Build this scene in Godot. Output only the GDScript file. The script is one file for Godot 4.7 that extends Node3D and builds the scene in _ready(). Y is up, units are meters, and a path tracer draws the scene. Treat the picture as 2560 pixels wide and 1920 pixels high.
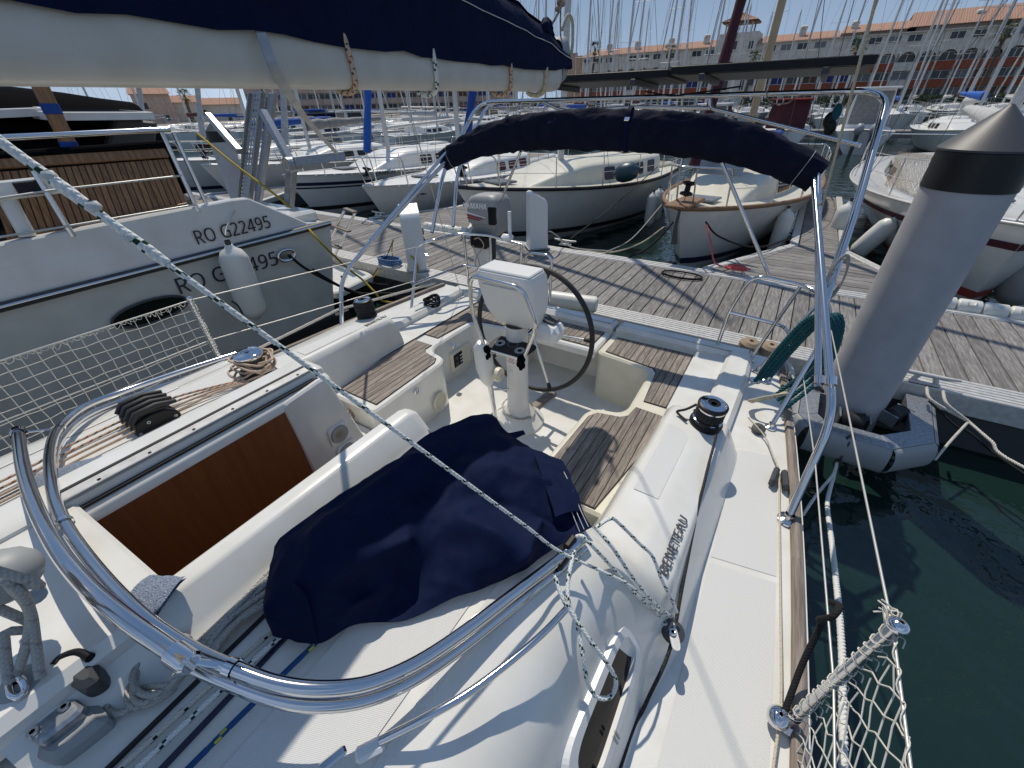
extends Node3D
# A marina seen from the side deck of a moored yacht. y up, metres, water at y = 0; the yacht's stern points to -z.

const CX := -1.27            # the yacht's centreline
var rng := RandomNumberGenerator.new()
var base_of := {}
var taken := {}
var M := {}

# ---------- scene tree ----------
func named(parent: Node, called: String) -> String:
	var key := str(parent.get_instance_id()) + called
	if not taken.has(key):
		taken[key] = 0
		return called
	taken[key] += 1
	return "%s_%03d" % [called, taken[key]]

func meta(o: Node, label: String, category: String, group := "", kind := "") -> void:
	if label: o.set_meta("label", label)
	if category: o.set_meta("category", category)
	if group: o.set_meta("group", group)
	if kind: o.set_meta("kind", kind)

func thing(called: String, label: String, category: String, at := Vector3.ZERO, group := "", kind := "") -> Node3D:
	var o := Node3D.new()
	o.name = named(self, called)
	add_child(o)
	o.position = at
	base_of[o] = at
	meta(o, label, category, group, kind)
	return o

func origin_of(n: Node) -> Vector3:
	return base_of.get(n, Vector3.ZERO)

# a mesh whose vertices are written in world metres, hung under its thing
func part(called: String, mesh: Mesh, m: Material, parent: Node = null, label := "") -> MeshInstance3D:
	var p: Node = parent if parent else self
	var o := MeshInstance3D.new()
	o.name = named(p, called)
	o.mesh = mesh
	o.material_override = m
	p.add_child(o)
	o.position = -origin_of(p)
	base_of[o] = Vector3.ZERO
	if label: o.set_meta("label", label)
	return o

# a shared mesh at a place of its own
func piece(called: String, mesh: Mesh, m: Material, parent: Node, where: Transform3D) -> MeshInstance3D:
	var o := part(called, mesh, m, parent)
	o.transform = Transform3D(where.basis, where.origin - origin_of(parent))
	base_of[o] = where.origin
	return o

func solo(called: String, mesh: Mesh, m: Material, label: String, category: String, group := "", kind := "") -> MeshInstance3D:
	var o := part(called, mesh, m, self)
	meta(o, label, category, group, kind)
	return o

# ---------- geometry ----------
class Geo:
	var v := PackedVector3Array()
	var n := PackedVector3Array()
	var t := PackedVector2Array()
	var i := PackedInt32Array()

	func tri_i(a: int, b: int, c: int) -> void:
		var f := (v[c] - v[a]).cross(v[b] - v[a])
		if f.dot(n[a] + n[b] + n[c]) < 0.0:
			i.append(a); i.append(c); i.append(b)
		else:
			i.append(a); i.append(b); i.append(c)

	func flat(a: Vector3, b: Vector3, c: Vector3, ua := Vector2.ZERO, ub := Vector2.ZERO, uc := Vector2.ZERO) -> void:
		var f := (c - a).cross(b - a)
		if f.length_squared() < 1e-14: return
		f = f.normalized()
		var k := v.size()
		v.append(a); v.append(b); v.append(c)
		n.append(f); n.append(f); n.append(f)
		t.append(ua); t.append(ub); t.append(uc)
		i.append(k); i.append(k + 1); i.append(k + 2)

	func quad(a: Vector3, b: Vector3, c: Vector3, d: Vector3) -> void:
		var w := (b - a).length()
		var h := (d - a).length()
		flat(a, b, c, Vector2(0, 0), Vector2(w, 0), Vector2(w, h))
		flat(a, c, d, Vector2(0, 0), Vector2(w, h), Vector2(0, h))

	# rows of points, smooth over the sheet
	func grid(rows: Array, wrap := false, us := PackedFloat32Array(), vs := PackedFloat32Array()) -> void:
		var nr := rows.size()
		var nc: int = rows[0].size()
		var k := v.size()
		for r in nr:
			var row: PackedVector3Array = rows[r]
			var up: PackedVector3Array = rows[mini(r + 1, nr - 1)]
			var dn: PackedVector3Array = rows[maxi(r - 1, 0)]
			for c in nc:
				var l: Vector3
				var rr: Vector3
				if wrap:
					l = row[(c - 1 + nc - 1) % (nc - 1)] if c == 0 or c == nc - 1 else row[c - 1]
					rr = row[1] if c == nc - 1 else row[c + 1]
					if c == 0: l = row[nc - 2]
				else:
					l = row[maxi(c - 1, 0)]
					rr = row[mini(c + 1, nc - 1)]
				var f := (rr - l).cross(up[c] - dn[c])
				if f.length_squared() < 1e-16:
					f = (rr - l).cross(up[mini(c + 1, nc - 1)] - dn[maxi(c - 1, 0)])
				if f.length_squared() < 1e-16: f = Vector3.UP
				v.append(row[c]); n.append(f.normalized())
				t.append(Vector2(us[c] if us.size() else float(c) / maxf(1, nc - 1), vs[r] if vs.size() else float(r) / maxf(1, nr - 1)))
		for r in nr - 1:
			for c in nc - 1:
				var a := k + r * nc + c
				tri_i(a, a + 1, a + nc + 1)
				tri_i(a, a + nc + 1, a + nc)

	func mesh() -> ArrayMesh:
		var arr := []
		arr.resize(Mesh.ARRAY_MAX)
		arr[Mesh.ARRAY_VERTEX] = v
		arr[Mesh.ARRAY_NORMAL] = n
		arr[Mesh.ARRAY_TEX_UV] = t
		arr[Mesh.ARRAY_INDEX] = i
		var m := ArrayMesh.new()
		m.add_surface_from_arrays(Mesh.PRIMITIVE_TRIANGLES, arr)
		return m

func V(a: Array) -> PackedVector3Array:
	return PackedVector3Array(a)

func spline(p: Array, per := 6, closed := false) -> PackedVector3Array:
	var out := PackedVector3Array()
	var c := p.size()
	var last := c if closed else c - 1
	for k in last:
		var p0: Vector3 = p[(k - 1 + c) % c] if closed or k > 0 else p[0] * 2.0 - p[1]
		var p1: Vector3 = p[k]
		var p2: Vector3 = p[(k + 1) % c]
		var p3: Vector3 = p[(k + 2) % c] if closed or k + 2 < c else p[c - 1] * 2.0 - p[c - 2]
		for j in per:
			out.append(p1.cubic_interpolate(p2, p0, p3, float(j) / per))
	out.append(p[0] if closed else p[c - 1])
	return out

# polyline with its corners rounded off (radius r)
func bent(p: Array, r := 0.08, per := 5) -> PackedVector3Array:
	var out := PackedVector3Array([p[0]])
	for k in range(1, p.size() - 1):
		var a: Vector3 = p[k - 1]
		var b: Vector3 = p[k]
		var c: Vector3 = p[k + 1]
		var ra := minf(r, (b - a).length() * 0.48)
		var rc := minf(r, (c - b).length() * 0.48)
		var s := b + (a - b).normalized() * ra
		var e := b + (c - b).normalized() * rc
		for j in per + 1:
			var f := float(j) / per
			out.append(s.lerp(b, f).lerp(b.lerp(e, f), f))
	out.append(p[p.size() - 1])
	return out

func tube(g: Geo, p: PackedVector3Array, r, sides := 8, caps := true, wob := 0.0) -> void:
	var c := p.size()
	var fwd := (p[1] - p[0]).normalized()
	var side := fwd.cross(Vector3.UP if absf(fwd.y) < 0.9 else Vector3.RIGHT).normalized()
	var rows := []
	var vs := PackedFloat32Array()
	var run := 0.0
	for k in c:
		var d := (p[mini(k + 1, c - 1)] - p[maxi(k - 1, 0)]).normalized()
		side = (side - d * side.dot(d)).normalized()
		var up := d.cross(side)
		var rad: float = r if r is float else r[k]
		if wob > 0.0: rad *= 1.0 + wob * sin(run * 60.0)
		var row := PackedVector3Array()
		for j in sides + 1:
			var a := TAU * (j % sides) / sides
			row.append(p[k] + (side * cos(a) + up * sin(a)) * rad)
		rows.append(row)
		if k > 0: run += (p[k] - p[k - 1]).length()
		vs.append(run)
	g.grid(rows, true, PackedFloat32Array(), vs)
	if caps:
		for e in [0, c - 1]:
			var row: PackedVector3Array = rows[e]
			for j in range(1, sides - 1):
				if e == 0: g.flat(row[0], row[j], row[j + 1])
				else: g.flat(row[0], row[j + 1], row[j])

func bar(g: Geo, a: Vector3, b: Vector3, r := 0.012, sides := 8) -> void:
	tube(g, PackedVector3Array([a, b]), r, sides)

func tube_mesh(p, r, sides := 8) -> ArrayMesh:
	var g := Geo.new()
	tube(g, PackedVector3Array(p), r, sides)
	return g.mesh()

# a laid rope: three strands twisted round the path
func laid(g: Geo, p: PackedVector3Array, r: float, pitch := 0.06) -> void:
	var dense := PackedVector3Array()
	for k in p.size() - 1:
		var nseg := maxi(1, int((p[k + 1] - p[k]).length() / (pitch / 6.0)))
		for j in nseg: dense.append(p[k].lerp(p[k + 1], float(j) / nseg))
	dense.append(p[p.size() - 1])
	for s in 3:
		var q := PackedVector3Array()
		var run := 0.0
		var side := Vector3.ZERO
		for k in dense.size():
			var d := (dense[mini(k + 1, dense.size() - 1)] - dense[maxi(k - 1, 0)]).normalized()
			if side == Vector3.ZERO: side = d.cross(Vector3.UP if absf(d.y) < 0.9 else Vector3.RIGHT).normalized()
			side = (side - d * side.dot(d)).normalized()
			var up := d.cross(side)
			if k > 0: run += (dense[k] - dense[k - 1]).length()
			var a := TAU * (run / pitch + s / 3.0)
			q.append(dense[k] + (side * cos(a) + up * sin(a)) * r * 0.52)
		tube(g, q, r * 0.52, 5)

func lathe(g: Geo, at: Vector3, axis: Vector3, prof: Array, sides := 16) -> void:
	var y := axis.normalized()
	var x := y.cross(Vector3.UP if absf(y.y) < 0.9 else Vector3.RIGHT).normalized()
	var z := x.cross(y)
	var runs := [[prof[0]]]
	for k in range(1, prof.size()):
		runs[-1].append(prof[k])
		if k < prof.size() - 1:
			var a: Vector2 = (prof[k] - prof[k - 1]).normalized()
			var b: Vector2 = (prof[k + 1] - prof[k]).normalized()
			if a.dot(b) < 0.8: runs.append([prof[k]])
	for run in runs:
		var rows := []
		for q: Vector2 in run:
			var row := PackedVector3Array()
			for j in sides + 1:
				var a := TAU * (j % sides) / sides
				row.append(at + y * q.y + (x * cos(a) + z * sin(a)) * q.x)
			rows.append(row)
		g.grid(rows, true)

func ball(g: Geo, c: Vector3, r: Vector3, seg := 12, b := Basis()) -> void:
	var rows := []
	for k in seg / 2 + 1:
		var f := PI * (float(k) / (seg / 2) - 0.5)
		var row := PackedVector3Array()
		for j in seg + 1:
			var a := TAU * (j % seg) / seg
			row.append(c + b * Vector3(cos(f) * cos(a) * r.x, sin(f) * r.y, cos(f) * sin(a) * r.z))
		rows.append(row)
	g.grid(rows, true)

func box(g: Geo, c: Vector3, size: Vector3, b := Basis(), bev := 0.0) -> void:
	var h := size * 0.5
	bev = minf(bev, minf(h.x, minf(h.y, h.z)) * 0.9)
	var ax := [Vector3(1, 0, 0), Vector3(0, 1, 0), Vector3(0, 0, 1)]
	for a in 3:
		for s: float in [-1.0, 1.0]:
			var u := (a + 1) % 3
			var w := (a + 2) % 3
			var q := []
			for e in [[-1, -1], [1, -1], [1, 1], [-1, 1]]:
				var p := Vector3.ZERO
				p[a] = h[a] * s
				p[u] = (h[u] - bev) * e[0]
				p[w] = (h[w] - bev) * e[1]
				q.append(c + b * p)
			if s > 0: g.quad(q[3], q[2], q[1], q[0])
			else: g.quad(q[0], q[1], q[2], q[3])
	if bev > 0.0:
		for a in 3:
			var u := (a + 1) % 3
			var w := (a + 2) % 3
			for su: float in [-1.0, 1.0]:
				for sw: float in [-1.0, 1.0]:
					var q := []
					for e in [[-1, 0], [1, 0], [1, 1], [-1, 1]]:
						var p := Vector3.ZERO
						p[a] = (h[a] - bev) * e[0]
						p[u] = (h[u] if e[1] == 0 else h[u] - bev) * su
						p[w] = (h[w] - bev if e[1] == 0 else h[w]) * sw
						q.append(c + b * p)
					if su * sw > 0: g.quad(q[3], q[2], q[1], q[0])
					else: g.quad(q[0], q[1], q[2], q[3])
		for sx: float in [-1.0, 1.0]:
			for sy: float in [-1.0, 1.0]:
				for sz: float in [-1.0, 1.0]:
					var s := Vector3(sx, sy, sz)
					var q := []
					for a in 3:
						var p := (h - Vector3.ONE * bev) * s
						p[a] = h[a] * s[a]
						q.append(c + b * p)
					if sx * sy * sz > 0: g.flat(q[0], q[2], q[1])
					else: g.flat(q[0], q[1], q[2])

func box_mesh(c: Vector3, size: Vector3, b := Basis(), bev := 0.0) -> ArrayMesh:
	var g := Geo.new()
	box(g, c, size, b, bev)
	return g.mesh()

# a flat outline (any plane) thickened along `down`, its top edge chamfered by bev
func slab(g: Geo, loop: PackedVector3Array, down: Vector3, bev := 0.0, bottom := true) -> void:
	var c := loop.size()
	var nrm := -down.normalized()
	var ax := (loop[1] - loop[0]).normalized()
	ax = (ax - nrm * ax.dot(nrm)).normalized()
	var ay := nrm.cross(ax)
	var flat2 := PackedVector2Array()
	for p in loop: flat2.append(Vector2(p.dot(ax), p.dot(ay)))
	var ccw := 0.0
	for k in c: ccw += flat2[k].cross(flat2[(k + 1) % c])
	var top := PackedVector3Array()
	var rim := PackedVector3Array()
	for k in c:
		var a := (flat2[k] - flat2[(k - 1 + c) % c]).normalized()
		var b := (flat2[(k + 1) % c] - flat2[k]).normalized()
		var na := Vector2(-a.y, a.x) * signf(ccw)
		var nb := Vector2(-b.y, b.x) * signf(ccw)
		var m := na + nb
		m = m / maxf(0.5, m.length_squared() * 0.5)
		top.append(loop[k] + (ax * m.x + ay * m.y) * bev)
		rim.append(loop[k] - nrm * bev)
	var tri := Geometry2D.triangulate_polygon(flat2)
	for k in range(0, tri.size(), 3):
		var a := tri[k]
		var b := tri[k + 1]
		var d := tri[k + 2]
		if (top[d] - top[a]).cross(top[b] - top[a]).dot(nrm) < 0:
			var s := b
			b = d
			d = s
		g.flat(top[a], top[b], top[d], flat2[a], flat2[b], flat2[d])
		if bottom: g.flat(loop[a] + down, loop[d] + down, loop[b] + down)
	for k in c:
		var e := (k + 1) % c
		if bev > 0.0: g.quad(top[k], top[e], rim[e], rim[k])
		g.quad(rim[k], rim[e], loop[e] + down, loop[k] + down)

func slab_mesh(loop, down: Vector3, bev := 0.0) -> ArrayMesh:
	var g := Geo.new()
	slab(g, PackedVector3Array(loop), down, bev)
	return g.mesh()

# rings of equal size swept into a skin; creased where the outline turns sharply
func loft(g: Geo, rings: Array, wrap := false, crease := 0.75) -> void:
	var nc: int = rings[0].size()
	var mid: PackedVector3Array = rings[rings.size() / 2]
	var cuts := [0]
	for c in range(1, nc - 1):
		if (mid[c] - mid[c - 1]).normalized().dot((mid[c + 1] - mid[c]).normalized()) < crease: cuts.append(c)
	cuts.append(nc - 1)
	if wrap and cuts.size() == 2:
		g.grid(rings, true)
		return
	for k in cuts.size() - 1:
		var rows := []
		for r: PackedVector3Array in rings: rows.append(r.slice(cuts[k], cuts[k + 1] + 1))
		g.grid(rows)

func fan(g: Geo, loop: PackedVector3Array) -> void:
	var m := Vector3.ZERO
	for p in loop: m += p
	m /= loop.size()
	for k in loop.size(): g.flat(m, loop[k], loop[(k + 1) % loop.size()])

func text_mesh(s: String, height: float, depth := 0.004, font := "Droid Sans", bold := false) -> TextMesh:
	var f := SystemFont.new()
	f.font_names = PackedStringArray([font])
	if bold: f.font_weight = 700
	var tm := TextMesh.new()
	tm.font = f
	tm.text = s
	tm.font_size = 64
	tm.pixel_size = height / 46.0
	tm.depth = depth
	tm.curve_step = 2.0
	return tm

# writing laid on a surface: centre, direction of reading, direction of the letters' tops
func lettering(parent: Node, s: String, height: float, at: Vector3, along: Vector3, up: Vector3, m: Material, called := "lettering", font := "Droid Sans", stretch := 1.0, bold := false) -> void:
	var x := along.normalized()
	var z := x.cross(up).normalized()
	var y := z.cross(x)
	piece(called, text_mesh(s, height, 0.004, font, bold), m, parent, Transform3D(Basis(x * stretch, y, z), at))


# ---------- materials ----------
func lin(r: float, g: float, b: float) -> Color:
	return Color(r, g, b).linear_to_srgb()

func noise(freq: float, seed_: int, oct := 4) -> FastNoiseLite:
	var f := FastNoiseLite.new()
	f.noise_type = FastNoiseLite.TYPE_SIMPLEX_SMOOTH
	f.frequency = freq
	f.seed = seed_
	f.fractal_octaves = oct
	return f

func noise_tex(size: int, freq: float, seed_: int, lo: Color, hi: Color, oct := 4) -> NoiseTexture2D:
	var t := NoiseTexture2D.new()
	t.width = size
	t.height = size
	t.seamless = true
	t.noise = noise(freq, seed_, oct)
	var g := Gradient.new()
	g.set_color(0, lo)
	g.set_color(1, hi)
	t.color_ramp = g
	return t

func noise_bump(size: int, freq: float, seed_: int, strength := 4.0, oct := 4) -> NoiseTexture2D:
	var t := NoiseTexture2D.new()
	t.width = size
	t.height = size
	t.seamless = true
	t.noise = noise(freq, seed_, oct)
	t.as_normal_map = true
	t.bump_strength = strength
	return t

func image_tex(w: int, h: int, f: Callable) -> ImageTexture:
	var im := Image.create(w, h, false, Image.FORMAT_RGB8)
	for y in h:
		for x in w:
			im.set_pixel(x, y, f.call(x, y))
	return ImageTexture.create_from_image(im)

func bump_tex(w: int, h: int, strength: float, f: Callable) -> ImageTexture:
	var im := Image.create(w, h, false, Image.FORMAT_RGB8)
	for y in h:
		for x in w:
			var k: float = f.call(x, y)
			im.set_pixel(x, y, Color(k, k, k))
	im.bump_map_to_normal_map(strength)
	return ImageTexture.create_from_image(im)

func mat(key: String, c: Color, rough: float, metal := 0.0) -> StandardMaterial3D:
	var m := StandardMaterial3D.new()
	m.resource_name = key
	m.albedo_color = c
	m.roughness = rough
	m.metallic = metal
	M[key] = m
	return m

func tri(m: StandardMaterial3D, scale: float, albedo: Texture2D = null, normal: Texture2D = null, strength := 1.0) -> StandardMaterial3D:
	m.uv1_triplanar = true
	m.uv1_world_triplanar = true
	m.uv1_scale = Vector3.ONE * scale
	if albedo: m.albedo_texture = albedo
	if normal:
		m.normal_enabled = true
		m.normal_texture = normal
		m.normal_scale = strength
	return m

# wood: grain along v; tone between two colours
func wood_tex(seed_: int, lo: Color, hi: Color, w := 96, h := 512, streak := 0.06) -> ImageTexture:
	var a := noise(0.05, seed_, 4)
	var b := noise(0.3, seed_ + 1, 2)
	return image_tex(w, h, func(x: int, y: int):
		var k := 0.5 + 0.55 * a.get_noise_2d(x * 1.6, y * streak * 2.0) + 0.35 * b.get_noise_2d(x, y * streak) + 0.12 * b.get_noise_2d(x * 2.0, y * 1.0)
		return lo.lerp(hi, clampf(k, 0, 1)))

# braided rope: body colour with flecks of other colours in a repeating pattern
func rope_tex(body: Color, fleck: Color, every := 64, share := 0.25, fleck2 := Color(0, 0, 0, 0)) -> ImageTexture:
	return image_tex(48, 128, func(x: int, y: int):
		var d := (x / 6 + y / 6) % 2
		var e := ((x + y) % 12 + 12) % 12
		var f := ((x - y) % 12 + 12) % 12
		var shade := 0.9 + 0.1 * absf(sin(PI * e / 12.0)) * absf(sin(PI * f / 12.0))
		var c := body
		var yy := y % every
		if yy < every * share and (x / 8 + yy / 8) % 3 == 0: c = fleck
		if fleck2.a > 0 and yy > every * 0.5 and yy < every * (0.5 + share) and (x / 8 + yy / 8) % 3 == 1: c = fleck2
		if d == 0: shade *= 0.97
		return Color(c.r * shade, c.g * shade, c.b * shade))

func rope_mat(key: String, body: Color, fleck: Color, every := 64, share := 0.25, rep := 10.0, fleck2 := Color(0, 0, 0, 0)) -> StandardMaterial3D:
	var m := mat(key, Color.WHITE, 0.85)
	m.albedo_texture = rope_tex(body, fleck, every, share, fleck2)
	m.uv1_scale = Vector3(1, rep, 1)
	m.normal_enabled = true
	m.normal_texture = M.braid_normal
	m.normal_scale = 0.25
	return m

func make_materials() -> void:
	M.braid_normal = bump_tex(48, 128, 6.0, func(x: int, y: int):
		var e := ((x + y) % 12 + 12) % 12
		var f := ((x - y) % 12 + 12) % 12
		return absf(sin(PI * e / 12.0)) * absf(sin(PI * f / 12.0)))
	var smudge := noise_tex(512, 0.012, 3, Color(0.93, 0.92, 0.89), Color(1, 1, 1), 5)
	var hull := tri(mat("white gelcoat", lin(0.76, 0.76, 0.735), 0.22), 0.7, smudge)
	hull.clearcoat_enabled = true
	hull.clearcoat = 0.4
	hull.clearcoat_roughness = 0.1
	# moulded non-skid: a fine grid of raised diamonds in the gelcoat
	var skid := bump_tex(64, 64, 5.0, func(x: int, y: int):
		var e := ((x + y) % 16 + 16) % 16
		var f := ((x - y) % 16 + 16) % 16
		return clampf(1.4 * absf(sin(PI * e / 16.0)) * absf(sin(PI * f / 16.0)), 0, 1))
	tri(mat("white non-skid", lin(0.72, 0.72, 0.695), 0.5), 56.0, null, skid, 0.6)
	tri(mat("cream gelcoat", lin(0.74, 0.71, 0.6), 0.3), 0.8, smudge)
	tri(mat("white paint", lin(0.78, 0.78, 0.77), 0.35), 0.5, smudge)
	tri(mat("grey white gelcoat", lin(0.72, 0.725, 0.72), 0.2), 0.4, smudge)
	tri(mat("light grey gelcoat", lin(0.62, 0.63, 0.62), 0.22), 0.4, smudge)
	mat("steel", lin(0.66, 0.66, 0.67), 0.13, 1.0)
	M.steel.normal_enabled = true
	M.steel.normal_texture = noise_bump(256, 0.08, 5, 1.0)
	M.steel.normal_scale = 0.06
	M.steel.uv1_triplanar = true
	M.steel.uv1_scale = Vector3.ONE * 20.0
	mat("chrome", lin(0.75, 0.75, 0.76), 0.06, 1.0)
	tri(mat("galvanised", lin(0.46, 0.48, 0.5), 0.42, 0.75), 3.0, noise_tex(256, 0.05, 8, Color(0.72, 0.74, 0.77), Color(1, 1, 1), 3))
	tri(mat("aluminium", lin(0.66, 0.65, 0.62), 0.5, 0.25), 2.0, noise_tex(256, 0.03, 9, Color(0.85, 0.85, 0.85), Color(1, 1, 1), 3))
	tri(mat("boom paint", lin(0.62, 0.615, 0.58), 0.35), 1.0, smudge)
	mat("black plastic", lin(0.01, 0.01, 0.011), 0.4).metallic_specular = 0.35
	mat("black rubber", lin(0.014, 0.014, 0.015), 0.6)
	mat("dark glass", lin(0.01, 0.011, 0.012), 0.06)
	mat("smoked acrylic", lin(0.012, 0.008, 0.007), 0.08).metallic_specular = 0.3
	mat("grey plastic", lin(0.3, 0.31, 0.31), 0.5)
	mat("dark grey", lin(0.05, 0.053, 0.056), 0.5)
	mat("white plastic", lin(0.75, 0.75, 0.73), 0.3)
	mat("fender vinyl", lin(0.66, 0.66, 0.61), 0.42)
	mat("teal fender", lin(0.02, 0.05, 0.07), 0.4)
	mat("letter navy", lin(0.012, 0.016, 0.05), 0.4)
	mat("letter black", lin(0.012, 0.012, 0.014), 0.4)
	mat("letter grey", lin(0.09, 0.09, 0.095), 0.4)
	mat("letter white", lin(0.8, 0.8, 0.8), 0.4)
	mat("letter red", lin(0.35, 0.02, 0.02), 0.4)
	mat("bronze", lin(0.3, 0.17, 0.07), 0.35, 0.9)
	# canvas
	var weave := bump_tex(32, 32, 3.0, func(x: int, y: int):
		return 0.5 + 0.5 * (sin(TAU * x / 8.0) if (x / 8 + y / 8) % 2 == 0 else sin(TAU * y / 8.0)))
	var dye := noise_tex(512, 0.01, 12, Color(0.78, 0.8, 0.84), Color(1, 1, 1), 5)
	var nav := tri(mat("navy canvas", lin(0.0042, 0.0105, 0.043), 0.75), 1.6, dye)
	nav.metallic_specular = 0.22
	nav.rim_enabled = true
	nav.rim = 0.1
	nav.rim_tint = 0.6
	nav.normal_enabled = true
	nav.normal_texture = noise_bump(512, 0.03, 14, 3.0, 5)
	nav.normal_scale = 0.5
	var nav2 := tri(mat("faded navy canvas", lin(0.0095, 0.0115, 0.028), 0.85), 1.6, dye)
	nav2.metallic_specular = 0.25
	nav2.rim_enabled = true
	nav2.rim = 0.15
	nav2.rim_tint = 0.5
	nav2.normal_enabled = true
	nav2.normal_texture = nav.normal_texture
	nav2.normal_scale = 0.5
	mat("thread", lin(0.55, 0.55, 0.55), 0.8)
	tri(mat("blue canvas", lin(0.01, 0.07, 0.32), 0.8), 1.0, dye)
	tri(mat("bright blue tarp", lin(0.01, 0.12, 0.5), 0.6), 1.0, dye)
	tri(mat("white canvas", lin(0.6, 0.59, 0.55), 0.85), 1.0, dye)
	tri(mat("grey canvas", lin(0.28, 0.27, 0.25), 0.85), 1.0, dye)
	tri(mat("maroon canvas", lin(0.075, 0.012, 0.02), 0.85), 1.0, dye)
	tri(mat("black canvas", lin(0.006, 0.006, 0.0075), 0.95), 1.0, dye).metallic_specular = 0.12
	tri(mat("red canvas", lin(0.3, 0.02, 0.02), 0.8), 1.0, dye)
	tri(mat("tan canvas", lin(0.4, 0.3, 0.2), 0.85), 1.0, dye)
	tri(mat("sackcloth", lin(0.34, 0.4, 0.48), 0.95), 6.0, noise_tex(256, 0.1, 17, Color(0.6, 0.62, 0.68), Color(1, 1, 1), 3), noise_bump(256, 0.15, 18, 8.0, 3), 1.0)
	# woods
	for k in 4:
		var m := mat("weathered teak %d" % k, Color.WHITE, 0.78)
		var s := 0.86 + 0.1 * k
		m.albedo_texture = wood_tex(40 + k, lin(0.115 * s, 0.096 * s, 0.08 * s), lin(0.34 * s, 0.295 * s, 0.25 * s))
		m.uv1_scale = Vector3(5.0, 1.2, 1)
		var d := mat("dock board %d" % k, Color.WHITE, 0.85)
		var q := 0.84 + 0.1 * k
		d.albedo_texture = wood_tex(60 + k, lin(0.105 * q, 0.098 * q, 0.092 * q), lin(0.32 * q, 0.305 * q, 0.29 * q), 128, 1024, 0.05)
		d.uv1_scale = Vector3(3.3, 0.5, 1)
		d.uv1_offset = Vector3(0, 0.25 * k, 0)
	for k in 3:
		var m := mat("oiled teak %d" % k, Color.WHITE, 0.5)
		var s := 0.85 + 0.13 * k
		m.albedo_texture = wood_tex(80 + k, lin(0.13 * s, 0.062 * s, 0.025 * s), lin(0.36 * s, 0.20 * s, 0.09 * s))
		m.uv1_scale = Vector3(5.0, 1.2, 1)
	var ven := mat("mahogany veneer", Color.WHITE, 0.32)
	ven.albedo_texture = wood_tex(90, lin(0.155, 0.05, 0.018), lin(0.225, 0.077, 0.028), 256, 512, 0.03)
	ven.uv1_scale = Vector3(1.5, 1.0, 1)
	mat("teak rail", Color.WHITE, 0.75)
	M["teak rail"].albedo_texture = wood_tex(95, lin(0.12, 0.095, 0.075), lin(0.33, 0.28, 0.235), 64, 1024, 0.04)
	M["teak rail"].uv1_scale = Vector3(1, 0.6, 1)
	mat("caulk", lin(0.01, 0.0095, 0.009), 0.7)
	# ropes
	rope_mat("green fleck rope", Color(0.93, 0.94, 0.92), Color(0.02, 0.2, 0.15), 64, 0.45, 9.0)
	rope_mat("black fleck rope", Color(0.84, 0.82, 0.77), Color(0.06, 0.06, 0.07), 64, 0.25, 9.0)
	rope_mat("tan fleck rope", Color(0.84, 0.74, 0.64), Color(0.62, 0.28, 0.2), 64, 0.3, 9.0, Color(0.15, 0.3, 0.3))
	rope_mat("tan rope", Color(0.8, 0.71, 0.62), Color(0.72, 0.62, 0.54), 64, 0.3, 9.0)
	rope_mat("grey rope", Color(0.72, 0.71, 0.68), Color(0.62, 0.61, 0.59), 64, 0.3, 9.0)
	rope_mat("dark rope", Color(0.17, 0.16, 0.155), Color(0.3, 0.29, 0.28), 32, 0.5, 14.0)
	rope_mat("blue yellow rope", Color(0.08, 0.3, 0.52), Color(0.8, 0.78, 0.2), 64, 0.42, 5.0)
	rope_mat("teal rope", Color(0.06, 0.34, 0.38), Color(0.03, 0.24, 0.28), 32, 0.4, 9.0)
	rope_mat("pink rope", Color(0.85, 0.36, 0.38), Color(0.9, 0.55, 0.5), 32, 0.4, 9.0)
	rope_mat("yellow hose", Color(0.72, 0.63, 0.15), Color(0.62, 0.54, 0.12), 64, 0.1, 4.0)
	rope_mat("blue hose", Color(0.25, 0.45, 0.68), Color(0.75, 0.8, 0.85), 32, 0.4, 6.0)
	rope_mat("black rope", Color(0.06, 0.06, 0.07), Color(0.1, 0.1, 0.11), 64, 0.1, 9.0)
	rope_mat("cream rope", Color(0.82, 0.78, 0.68), Color(0.72, 0.66, 0.55), 32, 0.4, 9.0)
	rope_mat("red fleck rope", Color(0.72, 0.64, 0.58), Color(0.5, 0.12, 0.12), 64, 0.4, 9.0)
	mat("twine", lin(0.62, 0.6, 0.53), 0.85)
	mat("wire", lin(0.55, 0.54, 0.5), 0.4, 0.5)
	mat("laid rope", lin(0.58, 0.55, 0.48), 0.85)
	mat("laid white rope", lin(0.68, 0.67, 0.63), 0.85)
	mat("laid teal rope", lin(0.006, 0.085, 0.1), 0.8)
	# land
	tri(mat("pile sleeve", lin(0.50, 0.49, 0.50), 0.5), 0.6, noise_tex(512, 0.015, 21, Color(0.9, 0.9, 0.9), Color(1, 1, 1), 5))
	mat("pile cone", lin(0.06, 0.061, 0.065), 0.5)
	mat("pile band", lin(0.006, 0.006, 0.007), 0.4)
	tri(mat("render wall", lin(0.72, 0.68, 0.61), 0.9), 0.12, noise_tex(512, 0.02, 22, Color(0.86, 0.85, 0.83), Color(1, 1, 1), 5))
	tri(mat("pink wall", lin(0.56, 0.43, 0.36), 0.9), 0.12, M["render wall"].albedo_texture)
	tri(mat("ochre wall", lin(0.5, 0.38, 0.24), 0.9), 0.12, M["render wall"].albedo_texture)
	tri(mat("beige wall", lin(0.53, 0.36, 0.25), 0.9), 0.12, M["render wall"].albedo_texture)
	tri(mat("brick red paint", lin(0.34, 0.075, 0.03), 0.85), 0.12, M["render wall"].albedo_texture)
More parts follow.
